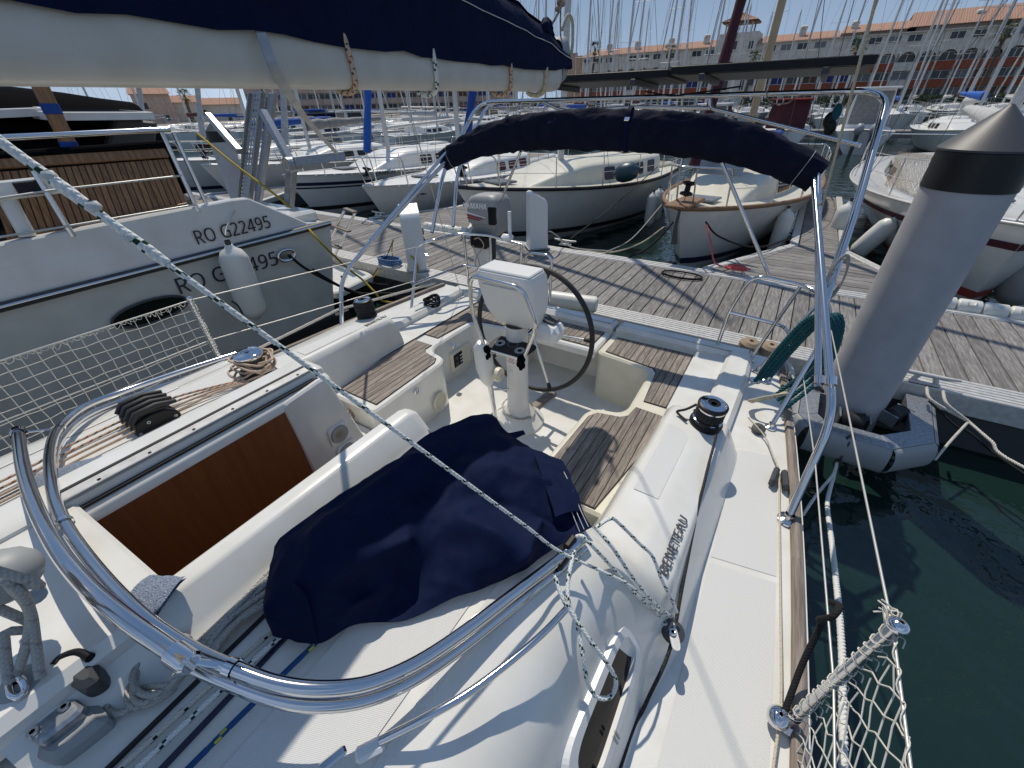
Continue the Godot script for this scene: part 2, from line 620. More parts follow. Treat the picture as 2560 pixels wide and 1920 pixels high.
	tri(mat("roof tile", lin(0.56, 0.33, 0.23), 0.9), 0.35, noise_tex(256, 0.06, 23, Color(0.68, 0.66, 0.66), Color(1, 1, 1), 4))
	mat("window glass", lin(0.02, 0.025, 0.03), 0.06)
	mat("curtained glass", lin(0.14, 0.15, 0.16), 0.15)
	mat("shutter brown", lin(0.1, 0.05, 0.025), 0.6)
	mat("blue blind", lin(0.02, 0.03, 0.18), 0.7)
	mat("bark", lin(0.12, 0.085, 0.055), 0.9)
	mat("palm leaf", lin(0.055, 0.085, 0.02), 0.55)
	mat("palm leaf dry", lin(0.16, 0.11, 0.05), 0.7)
	mat("hedge leaf", lin(0.03, 0.06, 0.014), 0.6)
	tri(mat("quay concrete", lin(0.42, 0.36, 0.3), 0.9), 0.2, M["render wall"].albedo_texture)
	tri(mat("quay stone", lin(0.3, 0.27, 0.23), 0.9), 0.3, M["render wall"].albedo_texture)
	mat("solar cell", lin(0.006, 0.01, 0.03), 0.1)
	mat("solar back", lin(0.5, 0.5, 0.5), 0.6)


# ---------- camera, sky, sun ----------
func make_light() -> void:
	var cam := Camera3D.new()
	cam.name = "camera"
	cam.fov = 85.805
	cam.near = 0.05
	cam.far = 2000.0
	add_child(cam)
	cam.transform = Transform3D(Basis(Vector3(0.846397,-0.021650,-0.532113), Vector3(-0.284074,0.826797,-0.485498), Vector3(0.450460,0.562083,0.693648)), Vector3(0, 2.500, 0))
	cam.current = true
	var env := Environment.new()
	env.background_mode = Environment.BG_SKY
	var sky := Sky.new()
	var sm := ProceduralSkyMaterial.new()
	sm.sky_top_color = Color(0.42, 0.55, 0.73)
	sm.sky_horizon_color = Color(0.73, 0.82, 0.92)
	sm.sky_curve = 0.16
	sm.ground_bottom_color = Color(0.12, 0.14, 0.14)
	sm.ground_horizon_color = Color(0.5, 0.56, 0.6)
	sm.sky_energy_multiplier = 1.0
	# thin streaks of high cloud
	var cn := noise(0.004, 77, 5)
	var im := Image.create(1024, 512, false, Image.FORMAT_RGBA8)
	for y in 512:
		for x in 1024:
			var a := TAU * x / 1024.0
			var k := cn.get_noise_3d(cos(a) * 160.0, y * 1.9, sin(a) * 160.0)
			im.set_pixel(x, y, Color(1, 1, 1, clampf(k * 0.55 - 0.02, 0.0, 0.3)))
	sm.sky_cover = ImageTexture.create_from_image(im)
	sky.sky_material = sm
	env.sky = sky
	env.tonemap_mode = Environment.TONE_MAPPER_LINEAR
	env.tonemap_exposure = 0.79
	env.sdfgi_enabled = true
	env.ssao_enabled = true
	env.ssil_enabled = true
	var we := WorldEnvironment.new()
	we.name = "environment"
	we.environment = env
	add_child(we)
	var sun := DirectionalLight3D.new()
	sun.name = "sun"
	sun.light_color = Color(1.0, 0.965, 0.91)
	sun.light_energy = 1.4
	sun.light_angular_distance = 0.5
	sun.shadow_enabled = true
	sun.sky_mode = DirectionalLight3D.SKY_MODE_LIGHT_ONLY
	add_child(sun)
	sun.look_at_from_position(Vector3.ZERO, Vector3(0.42, -1.0, 0.45), Vector3(0, 0, 1))

func make_water() -> void:
	var m := mat("harbour water", lin(0.008, 0.022, 0.018), 0.04)
	m.metallic_specular = 0.5
	m.normal_enabled = true
	m.normal_texture = noise_bump(1024, 0.008, 31, 7.0, 5)
	m.normal_scale = 0.5
	m.uv1_scale = Vector3(70, 70, 1)
	var g := Geo.new()
	var a := Vector3(-250, 0, 250)
	g.flat(a, a + Vector3(500, 0, -500), a + Vector3(0, 0, -500), Vector2(0, 0), Vector2(1, 1), Vector2(0, 1))
	g.flat(a, a + Vector3(500, 0, 0), a + Vector3(500, 0, -500), Vector2(0, 0), Vector2(1, 0), Vector2(1, 1))
	var o := part("water", g.mesh(), m)
	meta(o, "dark green harbour water between the boats", "water", "", "structure")

# ---------- pontoon ----------
const DOCK_Y := 0.5

func board_mesh(w: float, l: float, th := 0.03) -> ArrayMesh:
	var g := Geo.new()
	var h := w * 0.5
	var b := 0.004
	# uv in metres: u across, v along
	var rows := []
	for z: float in [0.0, l]:
		rows.append(PackedVector3Array([Vector3(-h, -th, z), Vector3(-h, -b, z), Vector3(-h + b, 0, z), Vector3(h - b, 0, z), Vector3(h, -b, z), Vector3(h, -th, z)]))
	loft_flat(g, rows, w, l)
	for z: float in [0.0, l]:
		fan(g, PackedVector3Array([Vector3(-h, -th, z), Vector3(-h, -b, z), Vector3(-h + b, 0, z), Vector3(h - b, 0, z), Vector3(h, -b, z), Vector3(h, -th, z)]))
	return g.mesh()

func loft_flat(g: Geo, rows: Array, _w: float, l: float) -> void:
	var a: PackedVector3Array = rows[0]
	var b: PackedVector3Array = rows[1]
	var u := 0.0
	for c in a.size() - 1:
		var e := (a[c + 1] - a[c]).length()
		var ua := Vector2(u, 0)
		var ub := Vector2(u + e, 0)
		g.flat(a[c], a[c + 1], b[c + 1], ua, ub, Vector2(u + e, l))
		g.flat(a[c], b[c + 1], b[c], ua, Vector2(u + e, l), Vector2(u, l))
		u += e

# a ribbed edge profile of the pontoon, along x from x0 to x1, top from z0 to z1
func edge_rail(g: Geo, x0: float, x1: float, z0: float, z1: float, drop: float, ribs := 5) -> void:
	var p := PackedVector2Array()
	var s := signf(z1 - z0)
	p.append(Vector2(z0, DOCK_Y - drop))
	p.append(Vector2(z0, DOCK_Y + 0.004))
	var w := absf(z1 - z0) / ribs
	for k in ribs:
		var a := z0 + s * w * k
		p.append(Vector2(a + s * w * 0.12, DOCK_Y + 0.012))
		p.append(Vector2(a + s * w * 0.72, DOCK_Y + 0.012))
		p.append(Vector2(a + s * w * 0.8, DOCK_Y + 0.002))
		p.append(Vector2(a + s * w * 0.98, DOCK_Y + 0.002))
	p.append(Vector2(z1, DOCK_Y - 0.05))
	for k in p.size() - 1:
		var a := p[k]
		var b := p[k + 1]
		g.quad(Vector3(x0, a.y, a.x), Vector3(x1, a.y, a.x), Vector3(x1, b.y, b.x), Vector3(x0, b.y, b.x))
	for x: float in [x0, x1]:
		g.quad(Vector3(x, DOCK_Y, z0), Vector3(x, DOCK_Y, z1), Vector3(x, DOCK_Y - drop, z1), Vector3(x, DOCK_Y - drop, z0))

func make_dock() -> void:
	var X0 := -22.0
	var X1 := 4.6
	var d := thing("pontoon", "grey weathered plank walkway with pale ribbed metal edges", "pontoon", Vector3(-4, 0, -5.2), "", "structure")
	var g := Geo.new()
	edge_rail(g, X0, X1, -4.13, -4.41, 0.16, 6)
	part("edge_rail", g.mesh(), M.aluminium, d)
	g = Geo.new()
	edge_rail(g, X0, X1, -6.27, -6.06, 0.16, 3)
	part("edge_rail", g.mesh(), M.aluminium, d)
	g = Geo.new()
	box(g, Vector3((X0 + X1) / 2, 0.17, -4.24), Vector3(X1 - X0, 0.34, 0.16), Basis(), 0.02)
	box(g, Vector3((X0 + X1) / 2, 0.17, -6.16), Vector3(X1 - X0, 0.34, 0.16), Basis(), 0.02)
	box(g, Vector3((X0 + X1) / 2, 0.40, -5.2), Vector3(X1 - X0, 0.06, 1.7))
	part("side_beam", g.mesh(), M["dark grey"], d)
	var mesh := board_mesh(0.137, 1.625)
	rng.seed = 5
	var x := X0 + 0.08
	while x < X1 - 0.05:
		var o := piece("plank", mesh, M["dock board %d" % (rng.randi() % 4)], d, Transform3D(Basis(Vector3.UP, PI if rng.randf() < 0.5 else 0.0), Vector3.ZERO))
		var turn := o.basis.z.z < 0
		o.position = Vector3(x, DOCK_Y + rng.randf_range(-0.002, 0.003), -6.045 if not turn else -4.42) - origin_of(d)
		x += 0.147
	lettering(d, "939", 0.06, Vector3(1.62, DOCK_Y + 0.0135, -6.12), Vector3.RIGHT, Vector3(0, 0, -1), M["letter black"])
	# fingers at right angles to the walkway
	finger(0.55, 13.0, "finger_pontoon", "narrow grey plank finger beside the brown-railed sailboat")
	finger(-6.35, 13.0, "finger_pontoon", "narrow grey plank finger between the dolphin sailboat and the black-edged sailboat")
	finger(-13.25, 13.0, "finger_pontoon", "narrow grey plank finger behind the perforated steel gangway")

func finger(cx: float, zend: float, called: String, label: String) -> void:
	var d := thing(called, label, "pontoon", Vector3(cx, 0, -6.3), "", "structure")
	var z0 := -6.3
	var gus := 1.85
	var hw := 0.26
	var mesh := {}
	var g := Geo.new()
	var g2 := Geo.new()
	for s: float in [-1.0, 1.0]:
		var a := Vector3(cx + s * 1.28, DOCK_Y, z0)
		var b := Vector3(cx + s * (hw + 0.02), DOCK_Y, z0 - gus)
		var c := Vector3(cx + s * (hw + 0.02), DOCK_Y, -zend)
		for e in [[a, b], [b, c]]:
			var dir: Vector3 = (e[1] - e[0]).normalized()
			var nrm := Vector3(-dir.z, 0, dir.x) * -s
			if nrm.x * s < 0: nrm = -nrm
			var L: float = (e[1] - e[0]).length()
			var bs := Basis(nrm, Vector3.UP, nrm.cross(Vector3.UP))
			var mid: Vector3 = (e[0] + e[1]) / 2
			box(g, mid + nrm * 0.06 + Vector3(0, -0.055, 0), Vector3(0.12, 0.13, L + 0.02), bs, 0.012)
			box(g2, mid + nrm * 0.02 + Vector3(0, -0.3, 0), Vector3(0.1, 0.36, L), bs)
	part("edge_rail", g.mesh(), M.aluminium, d)
	part("side_beam", g2.mesh(), M["dark grey"], d)
	var z := z0 - 0.02
	while z > -zend + 0.1:
		var half := hw if z < z0 - gus else lerpf(1.26, hw, (z0 - z) / gus)
		var key := int(round(half * 50))
		if not mesh.has(key): mesh[key] = board_mesh(0.137, key / 50.0 * 2.0)
		piece("plank", mesh[key], M["dock board %d" % (rng.randi() % 4)], d, Transform3D(Basis(Vector3.UP, PI / 2), Vector3(cx - key / 50.0, DOCK_Y + rng.randf_range(-0.002, 0.002), z - 0.07)))
		z -= 0.147

# rubber fender bolted along the pontoon's edge, and cleats
func dock_cleat(at: Vector3, along: Vector3, label: String) -> void:
	var t := thing("dock_cleat", label, "cleat", at, "cleats bolted to the pontoon")
	var g: Geo
	var side := along.cross(Vector3.UP)
	for s: float in [-1.0, 1.0]:
		g = Geo.new()
		tube(g, V([at + along * 0.08 * s, at + along * 0.05 * s + Vector3.UP * 0.07]), 0.02, 8)
		part("post", g.mesh(), M.aluminium, t)
	g = Geo.new()
	tube(g, V([at + along * -0.2 + Vector3.UP * 0.085, at + along * -0.1 + Vector3.UP * 0.075, at + along * 0.1 + Vector3.UP * 0.075, at + along * 0.2 + Vector3.UP * 0.085]), PackedFloat32Array([0.012, 0.018, 0.018, 0.012]), 8)
	part("horn", g.mesh(), M.aluminium, t)
	part("base_plate", box_mesh(at + Vector3.UP * 0.012, Vector3(0.2, 0.016, 0.08), Basis(along, Vector3.UP, side), 0.004), M.aluminium, t)


# ---------- the yacht we stand on ----------
var yacht: Node3D

func U(u: float, y: float, z: float) -> Vector3:
	return Vector3(CX + u, y, z)

func half_beam(z: float) -> float:
	# gunwale half breadth: widest a little forward of the cockpit, drawn in to the stern and to the bow
	if z < 0.6: return 1.775 - 0.012 * pow(0.6 - z, 2.3)
	return 1.775 * sqrt(maxf(0.0, 1.0 - pow((z - 0.6) / 6.3, 2.4)))

func bent_loop(p: Array, r := 0.03) -> PackedVector3Array:
	# closed outline with rounded corners
	var out := PackedVector3Array()
	var c := p.size()
	for k in c:
		var a: Vector3 = p[(k - 1 + c) % c]
		var b: Vector3 = p[k]
		var d: Vector3 = p[(k + 1) % c]
		var ra := minf(r, minf((b - a).length(), (d - b).length()) * 0.45)
		var s := b + (a - b).normalized() * ra
		var e := b + (d - b).normalized() * ra
		for j in 4:
			var f := j / 3.0
			out.append(s.lerp(b, f).lerp(b.lerp(e, f), f))
	return out

# teak laid in strips along z inside an outline given in (u, z)
func teak(area: Array, y: float, mirror := 1.0, pitch := 0.046) -> void:
	var poly := PackedVector2Array()
	for q: Vector2 in area: poly.append(Vector2(q.x * mirror, q.y))
	var bed := PackedVector3Array()
	for q in poly: bed.append(U(q.x, y + 0.0045, q.y))
	var gb := Geo.new()
	slab(gb, bed, Vector3(0, -0.02, 0))
	part("caulking", gb.mesh(), M.caulk, yacht)
	var inner: Array = Geometry2D.offset_polygon(poly, -0.004)
	poly = inner[0]
	var lo := 1e9
	var hi := -1e9
	for q in poly:
		lo = minf(lo, q.x)
		hi = maxf(hi, q.x)
	var n := int(round((hi - lo) / pitch))
	var w := (hi - lo) / n
	for k in n:
		var a := lo + w * k + 0.002
		var b := lo + w * (k + 1) - 0.002
		var strip := PackedVector2Array([Vector2(a, -9), Vector2(b, -9), Vector2(b, 9), Vector2(a, 9)])
		for cut: PackedVector2Array in Geometry2D.intersect_polygons(poly, strip):
			var loop := PackedVector3Array()
			for q in cut: loop.append(U(q.x, y + 0.0085 + rng.randf_range(-0.0006, 0.0006), q.y))
			var m := Vector3.ZERO
			for q in loop: m += q
			if loop.size() < 3: continue
			var g := Geo.new()
			slab(g, loop, Vector3(0, -0.01, 0), 0.001, false)
			for j in g.t.size(): g.t[j] = Vector2(g.v[j].x + k * 0.37, g.v[j].z + k * 0.71)
			part("teak_strip", g.mesh(), M["weathered teak %d" % (rng.randi() % 4)], yacht)

func winch(at: Vector3, axis: Vector3, r: float, bare := 0, big := 1.0) -> Node3D:
	var w := Node3D.new()
	w.name = named(yacht, "winch")
	yacht.add_child(w)
	w.position = -origin_of(yacht)
	base_of[w] = Vector3.ZERO
	var g := Geo.new()
	var h := r * 2.0 * big
	lathe(g, at, axis, [Vector2(0, 0), Vector2(r * 1.15, 0), Vector2(r * 1.15, h * 0.14), Vector2(r * 1.05, h * 0.2), Vector2(r * 1.05, h * 0.3), Vector2(r * 0.8, h * 0.36)], 28)
	part("base_ring", g.mesh(), M["black plastic"], w)
	g = Geo.new()
	lathe(g, at, axis, [Vector2(r * 1.06, h * 0.31), Vector2(r * 0.82, h * 0.36), Vector2(r * 0.76, h * 0.5), Vector2(r * 0.78, h * 0.7), Vector2(r * 0.98, h * 0.78), Vector2(r * 1.0, h * 0.84)], 28)
	part("drum", g.mesh(), M.chrome if bare == 0 else M["dark grey"], w)
	g = Geo.new()
	lathe(g, at, axis, [Vector2(r * 1.0, h * 0.84), Vector2(r * 1.04, h * 0.88), Vector2(r * 1.04, h * 0.94), Vector2(r * 0.9, h * 1.0), Vector2(r * 0.45, h * 1.03), Vector2(r * 0.42, h * 1.0), Vector2(r * 0.2, h * 1.0), Vector2(r * 0.2, h * 0.9), Vector2(0, h * 0.9)], 28)
	part("self_tailing_jaw", g.mesh(), M["black plastic"] if bare != 2 else M.chrome, w)
	g = Geo.new()
	lathe(g, at, axis, [Vector2(r * 0.88, h * 1.004), Vector2(r * 0.5, h * 1.035), Vector2(r * 0.44, h * 1.035)], 28)
	part("cap_ring", g.mesh(), M.chrome, w)
	return w

# turns of rope round a drum
func wraps(at: Vector3, axis: Vector3, r: float, rr: float, turns: float, lift: float) -> PackedVector3Array:
	var y := axis.normalized()
	var x := y.cross(Vector3.RIGHT).normalized()
	var z := x.cross(y)
	var p := PackedVector3Array()
	var n := int(turns * 16)
	for k in n + 1:
		var a := TAU * k / 16.0
		p.append(at + y * (lift + rr * 2.0 * k / 16.0) + (x * cos(a) + z * sin(a)) * (r + rr))
	return p

func make_yacht() -> void:
	yacht = thing("sailing_yacht", "white sailing yacht with teak cockpit seats, in the foreground", "sailboat", U(0, 0, 0))
	var G := Geo.new()
	# hull skin
	var rings := []
	for k in 37:
		var z := lerpf(-3.08, 6.85, k / 36.0)
		var b := half_beam(z)
		var sheer := 0.97 + 0.02 * maxf(0, z) + 0.006 * maxf(0, z) * z
		var ring := PackedVector3Array()
		for s: float in [-1.0, 1.0]:
			var half := [Vector2(0, -0.55 + 0.09 * maxf(0, z - 1.0)), Vector2(0.55, -0.42 + 0.09 * maxf(0, z - 1.0)), Vector2(0.86, -0.1), Vector2(0.95, 0.2), Vector2(0.985, 0.6), Vector2(1.0, sheer)]
			if s < 0: half.reverse()
			for q: Vector2 in half: ring.append(U(q.x * b * s, q.y, z + (0.0 if k < 36 else (q.y - 1.0) * 0.5)))
		rings.append(ring)
	loft(G, rings, false, 0.3)
	fan(G, rings[0])
	part("hull", G.mesh(), M["white gelcoat"], yacht)
	# side decks and foredeck
	G = Geo.new()
	for s: float in [-1.0, 1.0]:
		var rows := []
		for k in 41:
			var z := lerpf(-3.08, 6.8, k / 40.0)
			var b := half_beam(z)
			var inner := 0.98 if z < 2.6 else maxf(0.0, 0.98 - (z - 2.6) * 2.0)
			var y := 0.975 + 0.02 * maxf(0, z) + 0.006 * maxf(0, z) * z
			rows.append(PackedVector3Array([U(s * minf(inner, b), y - 0.012, z), U(s * (inner + b) * 0.5 if b > inner else s * b, y, z), U(s * maxf(0.0, b - 0.052), y, z), U(s * b, y, z)]))
		G.grid(rows)
	part("side_deck", G.mesh(), M["white gelcoat"], yacht)
	# moulded non-skid panels on the port and starboard side decks
	for s: float in [-1.0, 1.0]:
		for e in [[-2.0, -1.28], [-1.25, 0.9], [0.93, 2.4]]:
			var rows := []
			for k in 9:
				var z := lerpf(e[0], e[1], k / 8.0)
				var b := half_beam(z)
				var off := 0.0
				rows.append(PackedVector3Array([U(s * (1.395 + off), 0.9768, z + 0.04), U(s * (b - 0.10), 0.9768, z)]))
			G = Geo.new()
			G.grid(rows)
			part("deck_panel", G.mesh(), M["white non-skid"], yacht)
		# toe rail of teak on a white gunwale
		var rail := []
		for k in 41:
			var z := lerpf(-3.05, 6.5, k / 40.0)
			var b := half_beam(z)
			var y := 0.978 + 0.02 * maxf(0, z) + 0.006 * maxf(0, z) * z
			rail.append(PackedVector3Array([U(s * (b - 0.052), y, z), U(s * (b - 0.048), y + 0.022, z), U(s * (b - 0.014), y + 0.022, z), U(s * (b - 0.01), y, z)]))
		G = Geo.new()
		var vs := PackedFloat32Array()
		for k in 41: vs.append(k * 0.24)
		G.grid(rail, false, PackedFloat32Array(), vs)
		part("toe_rail", G.mesh(), M["teak rail"], yacht)
	make_coachroof()
	make_cockpit()

func roof_y(u: float, z: float) -> float:
	return 1.485 - 0.055 * pow(absf(u), 2.2) - 0.012 * maxf(0.0, z)

func make_coachroof() -> void:
	# the roof and its rounded shoulders, port and starboard of the companionway
	for s: float in [-1.0, 1.0]:
		var rows := []
		for k in 22:
			var z := lerpf(-0.82, 3.1, k / 21.0)
			var w := 1.0 - 0.10 * maxf(0, z - 0.8)
			var dn := 0.98 + 0.01 * maxf(0, z)
			if z > 2.2: w -= (z - 2.2) * 0.25
			var inn := 0.40 if z < 0.06 else 0.0
			var row := PackedVector3Array()
			var flat := 0.905 * w
			for q in 6:
				var u := lerpf(inn, flat, q / 5.0)
				row.append(U(s * u, roof_y(u, z), z))
			rows.append(row)
		var g := Geo.new()
		g.grid(rows)
		g.quad(U(s * 0.38, 1.485, -0.82), U(s * 0.905, 1.44, -0.82), U(s * 0.915, 0.7, -0.94), U(s * 0.38, 0.7, -0.94))
		part("coachroof", g.mesh(), M["white gelcoat"], yacht)
		# non-skid panel
		var np := []
		for k in 13:
			var z := lerpf(-0.74, 1.6, k / 12.0)
			var row := PackedVector3Array()
			for q in 5:
				var u := lerpf(0.655, 0.865, q / 4.0)
				row.append(U(s * u, roof_y(u, z) + 0.0025, z))
			np.append(row)
		g = Geo.new()
		g.grid(np)
		part("roof_panel", g.mesh(), M["white non-skid"], yacht)
		np = []
		for k in 13:
			var z := lerpf(-0.62 if s > 0 else -0.5, 1.6, k / 12.0)
			np.append(PackedVector3Array([U(s * 0.893, roof_y(0.893, z) + 0.0025, z), U(s * 0.965, roof_y(0.905, z) - 0.009, z), U(s * 1.02, roof_y(0.905, z) - 0.033, z), U(s * 1.045, roof_y(0.905, z) - 0.055, z)]))
		g = Geo.new()
		g.grid(np)
		part("roof_panel", g.mesh(), M["white non-skid"], yacht)
	# sliding hatch pushed forward, and its garage
	var g := Geo.new()
	box(g, U(0.0, 1.545, 0.36), Vector3(0.66, 0.09, 0.62), Basis(), 0.02)
	part("sliding_hatch", g.mesh(), M["white gelcoat"], yacht)
	g = Geo.new()
	box(g, U(0.03, 1.565, 0.035), Vector3(0.5, 0.055, 0.075), Basis(Vector3.UP, 0.05), 0.01)
	part("hatch_lip", g.mesh(), M["white gelcoat"], yacht)
	# raised coamings either side of the companionway
	for s: float in [-1.0, 1.0]:
		var rows := []
		for z: float in [0.30, -0.4, -0.79, -0.815, -0.83]:
			var d := 0.0 if z > -0.8 else (0.012 if z > -0.82 else 0.03)
			var e := PackedVector3Array()
			var pts := [Vector2(0.243, 1.40), Vector2(0.245, 1.558), Vector2(0.250, 1.566), Vector2(0.260, 1.571), Vector2(0.298, 1.571), Vector2(0.312, 1.562), Vector2(0.362, 1.505), Vector2(0.375, 1.487), Vector2(0.40, 1.476)]
			if s < 0: pts = [Vector2(0.165, 1.53), Vector2(0.17, 1.555), Vector2(0.18, 1.565), Vector2(0.205, 1.575), Vector2(0.21, 1.60), Vector2(0.235, 1.612), Vector2(0.335, 1.612), Vector2(0.36, 1.60), Vector2(0.385, 1.55), Vector2(0.42, 1.47)]
			var c := Vector2(0.3, 1.47)
			for q: Vector2 in pts:
				var q2 := q.lerp(Vector2(c.x, minf(q.y, 1.5)), d * 8.0) if d > 0 else q
				e.append(U(s * q2.x, q2.y, z))
			rows.append(e)
		g = Geo.new()
		loft(g, rows, false, 0.8)
		var last: PackedVector3Array = rows[4]
		fan(g, last)
		part("hatch_coaming", g.mesh(), M["white gelcoat"], yacht)
	# hatch track: aluminium channel with two black seals
	g = Geo.new()
	box(g, U(-0.225, 1.6145, -0.37), Vector3(0.042, 0.006, 0.80), Basis(), 0.002)
	part("hatch_track", g.mesh(), M.aluminium, yacht)
	for e in [[-0.252, 1.6155, 0.012], [-0.192, 1.577, 0.012]]:
		g = Geo.new()
		box(g, U(e[0], e[1], -0.37), Vector3(e[2], 0.008, 0.80))
		part("rubber_seal", g.mesh(), M["black rubber"], yacht)
	for k in 6:
		g = Geo.new()
		lathe(g, U(-0.215, 1.617, -0.06 - 0.13 * k), Vector3.UP, [Vector2(0.005, 0), Vector2(0.005, 0.002), Vector2(0, 0.002)], 8)
		part("screw", g.mesh(), M["black plastic"], yacht)
	# companionway: veneered cabin side, step well and washboard slot
	g = Geo.new()
	g.quad(U(-0.168, 1.54, 0.05), U(-0.168, 1.54, -0.60), U(-0.168, 0.2, -0.60), U(-0.168, 0.2, 0.05))
	part("cabin_panel", g.mesh(), M["mahogany veneer"], yacht)
	g = Geo.new()
	g.quad(U(-0.17, 1.5, 0.05), U(0.23, 1.5, 0.05), U(0.23, 0.2, 0.05), U(-0.17, 0.2, 0.05))
	g.quad(U(0.225, 1.5, 0.05), U(0.225, 1.5, -0.78), U(0.225, 0.2, -0.78), U(0.225, 0.2, 0.05))
	part("cabin_panel", g.mesh(), M["oiled teak 0"], yacht)
	g = Geo.new()
	box(g, U(0.03, 0.2, -0.37), Vector3(0.5, 0.03, 0.9))
	part("cabin_sole", g.mesh(), M["oiled teak 1"], yacht)
	# white inner jamb with two round instruments
	g = Geo.new()
	slab(g, bent_loop([U(-0.163, 1.56, -0.585), U(-0.163, 1.58, -0.79), U(-0.163, 1.3, -0.86), U(-0.163, 0.9, -0.95), U(-0.163, 0.9, -0.62)], 0.03), Vector3(-0.12, 0, 0), 0.008)
	part("companionway_jamb", g.mesh(), M["white gelcoat"], yacht)
	for k in 2:
		var at := U(-0.161, 1.29 - 0.115 * k, -0.765 - 0.012 * k)
		g = Geo.new()
		slab(g, bent_loop([at + Vector3(0.006, 0.05, 0.05), at + Vector3(0.006, 0.05, -0.05), at + Vector3(0.006, -0.05, -0.05), at + Vector3(0.006, -0.05, 0.05)], 0.02), Vector3(-0.008, 0, 0), 0.002)
		part("speaker_plate", g.mesh(), M["white plastic"], yacht)
		g = Geo.new()
		lathe(g, at + Vector3(0.006, 0, 0), Vector3.RIGHT, [Vector2(0.044, 0), Vector2(0.042, 0.006), Vector2(0.036, 0.004), Vector2(0.0, 0.004)], 20)
		part("speaker_grille", g.mesh(), M["grey plastic"], yacht)
	# aft bulkhead below the washboards, closing the cabin
	g = Geo.new()
	g.quad(U(-0.42, 0.55, -0.86), U(0.42, 0.55, -0.86), U(0.42, 0.98, -0.86), U(-0.42, 0.98, -0.86))
	g.quad(U(0.225, 0.98, -0.86), U(0.42, 0.98, -0.86), U(0.42, 1.5, -0.82), U(0.225, 1.5, -0.82))
	part("bulkhead", g.mesh(), M["white gelcoat"], yacht)
	# line channel covers on the roof: black slots beside the halyards
	for e in [[0.485, 0.008, "black rubber"], [0.572, 0.010, "letter navy"]]:
		g = Geo.new()
		box(g, U(e[0], roof_y(e[0], 0) + 0.004, 0.35), Vector3(e[1], 0.008, 1.3), Basis(Vector3.UP, 0.045))
		part("channel_seal", g.mesh(), M[e[2]], yacht)
	# side windows in the coachroof's shoulder
	for s: float in [-1.0, 1.0]:
		for zc in [-0.49, 0.75]:
			var nrm := Vector3(0.865 * s, 0.50, 0).normalized()
			var up := Vector3(-0.50 * s, 0.865, 0).normalized()
			var c := U(s * 1.232, 1.172, zc)
			var w := Node3D.new()
			w.name = named(yacht, "coachroof_window")
			yacht.add_child(w)
			w.position = -origin_of(yacht)
			base_of[w] = Vector3.ZERO
			var rim := window_loop(c + nrm * 0.006, up, 0.085, 0.205)
			var hole := window_loop(c + nrm * 0.008, up, 0.060, 0.175)
			var deep := window_loop(c - nrm * 0.006, up, 0.060, 0.173)
			var outer := window_loop(c - nrm * 0.02, up, 0.094, 0.216)
			g = Geo.new()
			for k in rim.size():
				var e := (k + 1) % rim.size()
				g.quad(rim[k], rim[e], hole[e], hole[k])
				g.quad(hole[k], hole[e], deep[e], deep[k])
				g.quad(outer[k], outer[e], rim[e], rim[k])
			part("frame", g.mesh(), M["white plastic"], w)
			g = Geo.new()
			fan(g, deep)
			part("pane", g.mesh(), M["smoked acrylic"], w)
			g = Geo.new()
			for j in 2: box(g, c + nrm * 0.014 - up * 0.065 + Vector3(0, 0, 0.05 - 0.012 * j), Vector3(0.004, 0.03, 0.006), Basis(nrm, up, Vector3(0, 0, 1)))
			part("catch", g.mesh(), M["grey plastic"], w)

func window_loop(c: Vector3, up: Vector3, hh: float, hw: float) -> PackedVector3Array:
	var z := Vector3(0, 0, 1)
	var out := PackedVector3Array()
	for k in 48:
		var a := TAU * k / 48.0
		var cx := signf(cos(a)) * pow(absf(cos(a)), 0.42)
		var cy := signf(sin(a)) * pow(absf(sin(a)), 0.55)
		out.append(c + up * hh * cy * (1.0 + 0.10 * cx) + z * hw * cx)
	return out

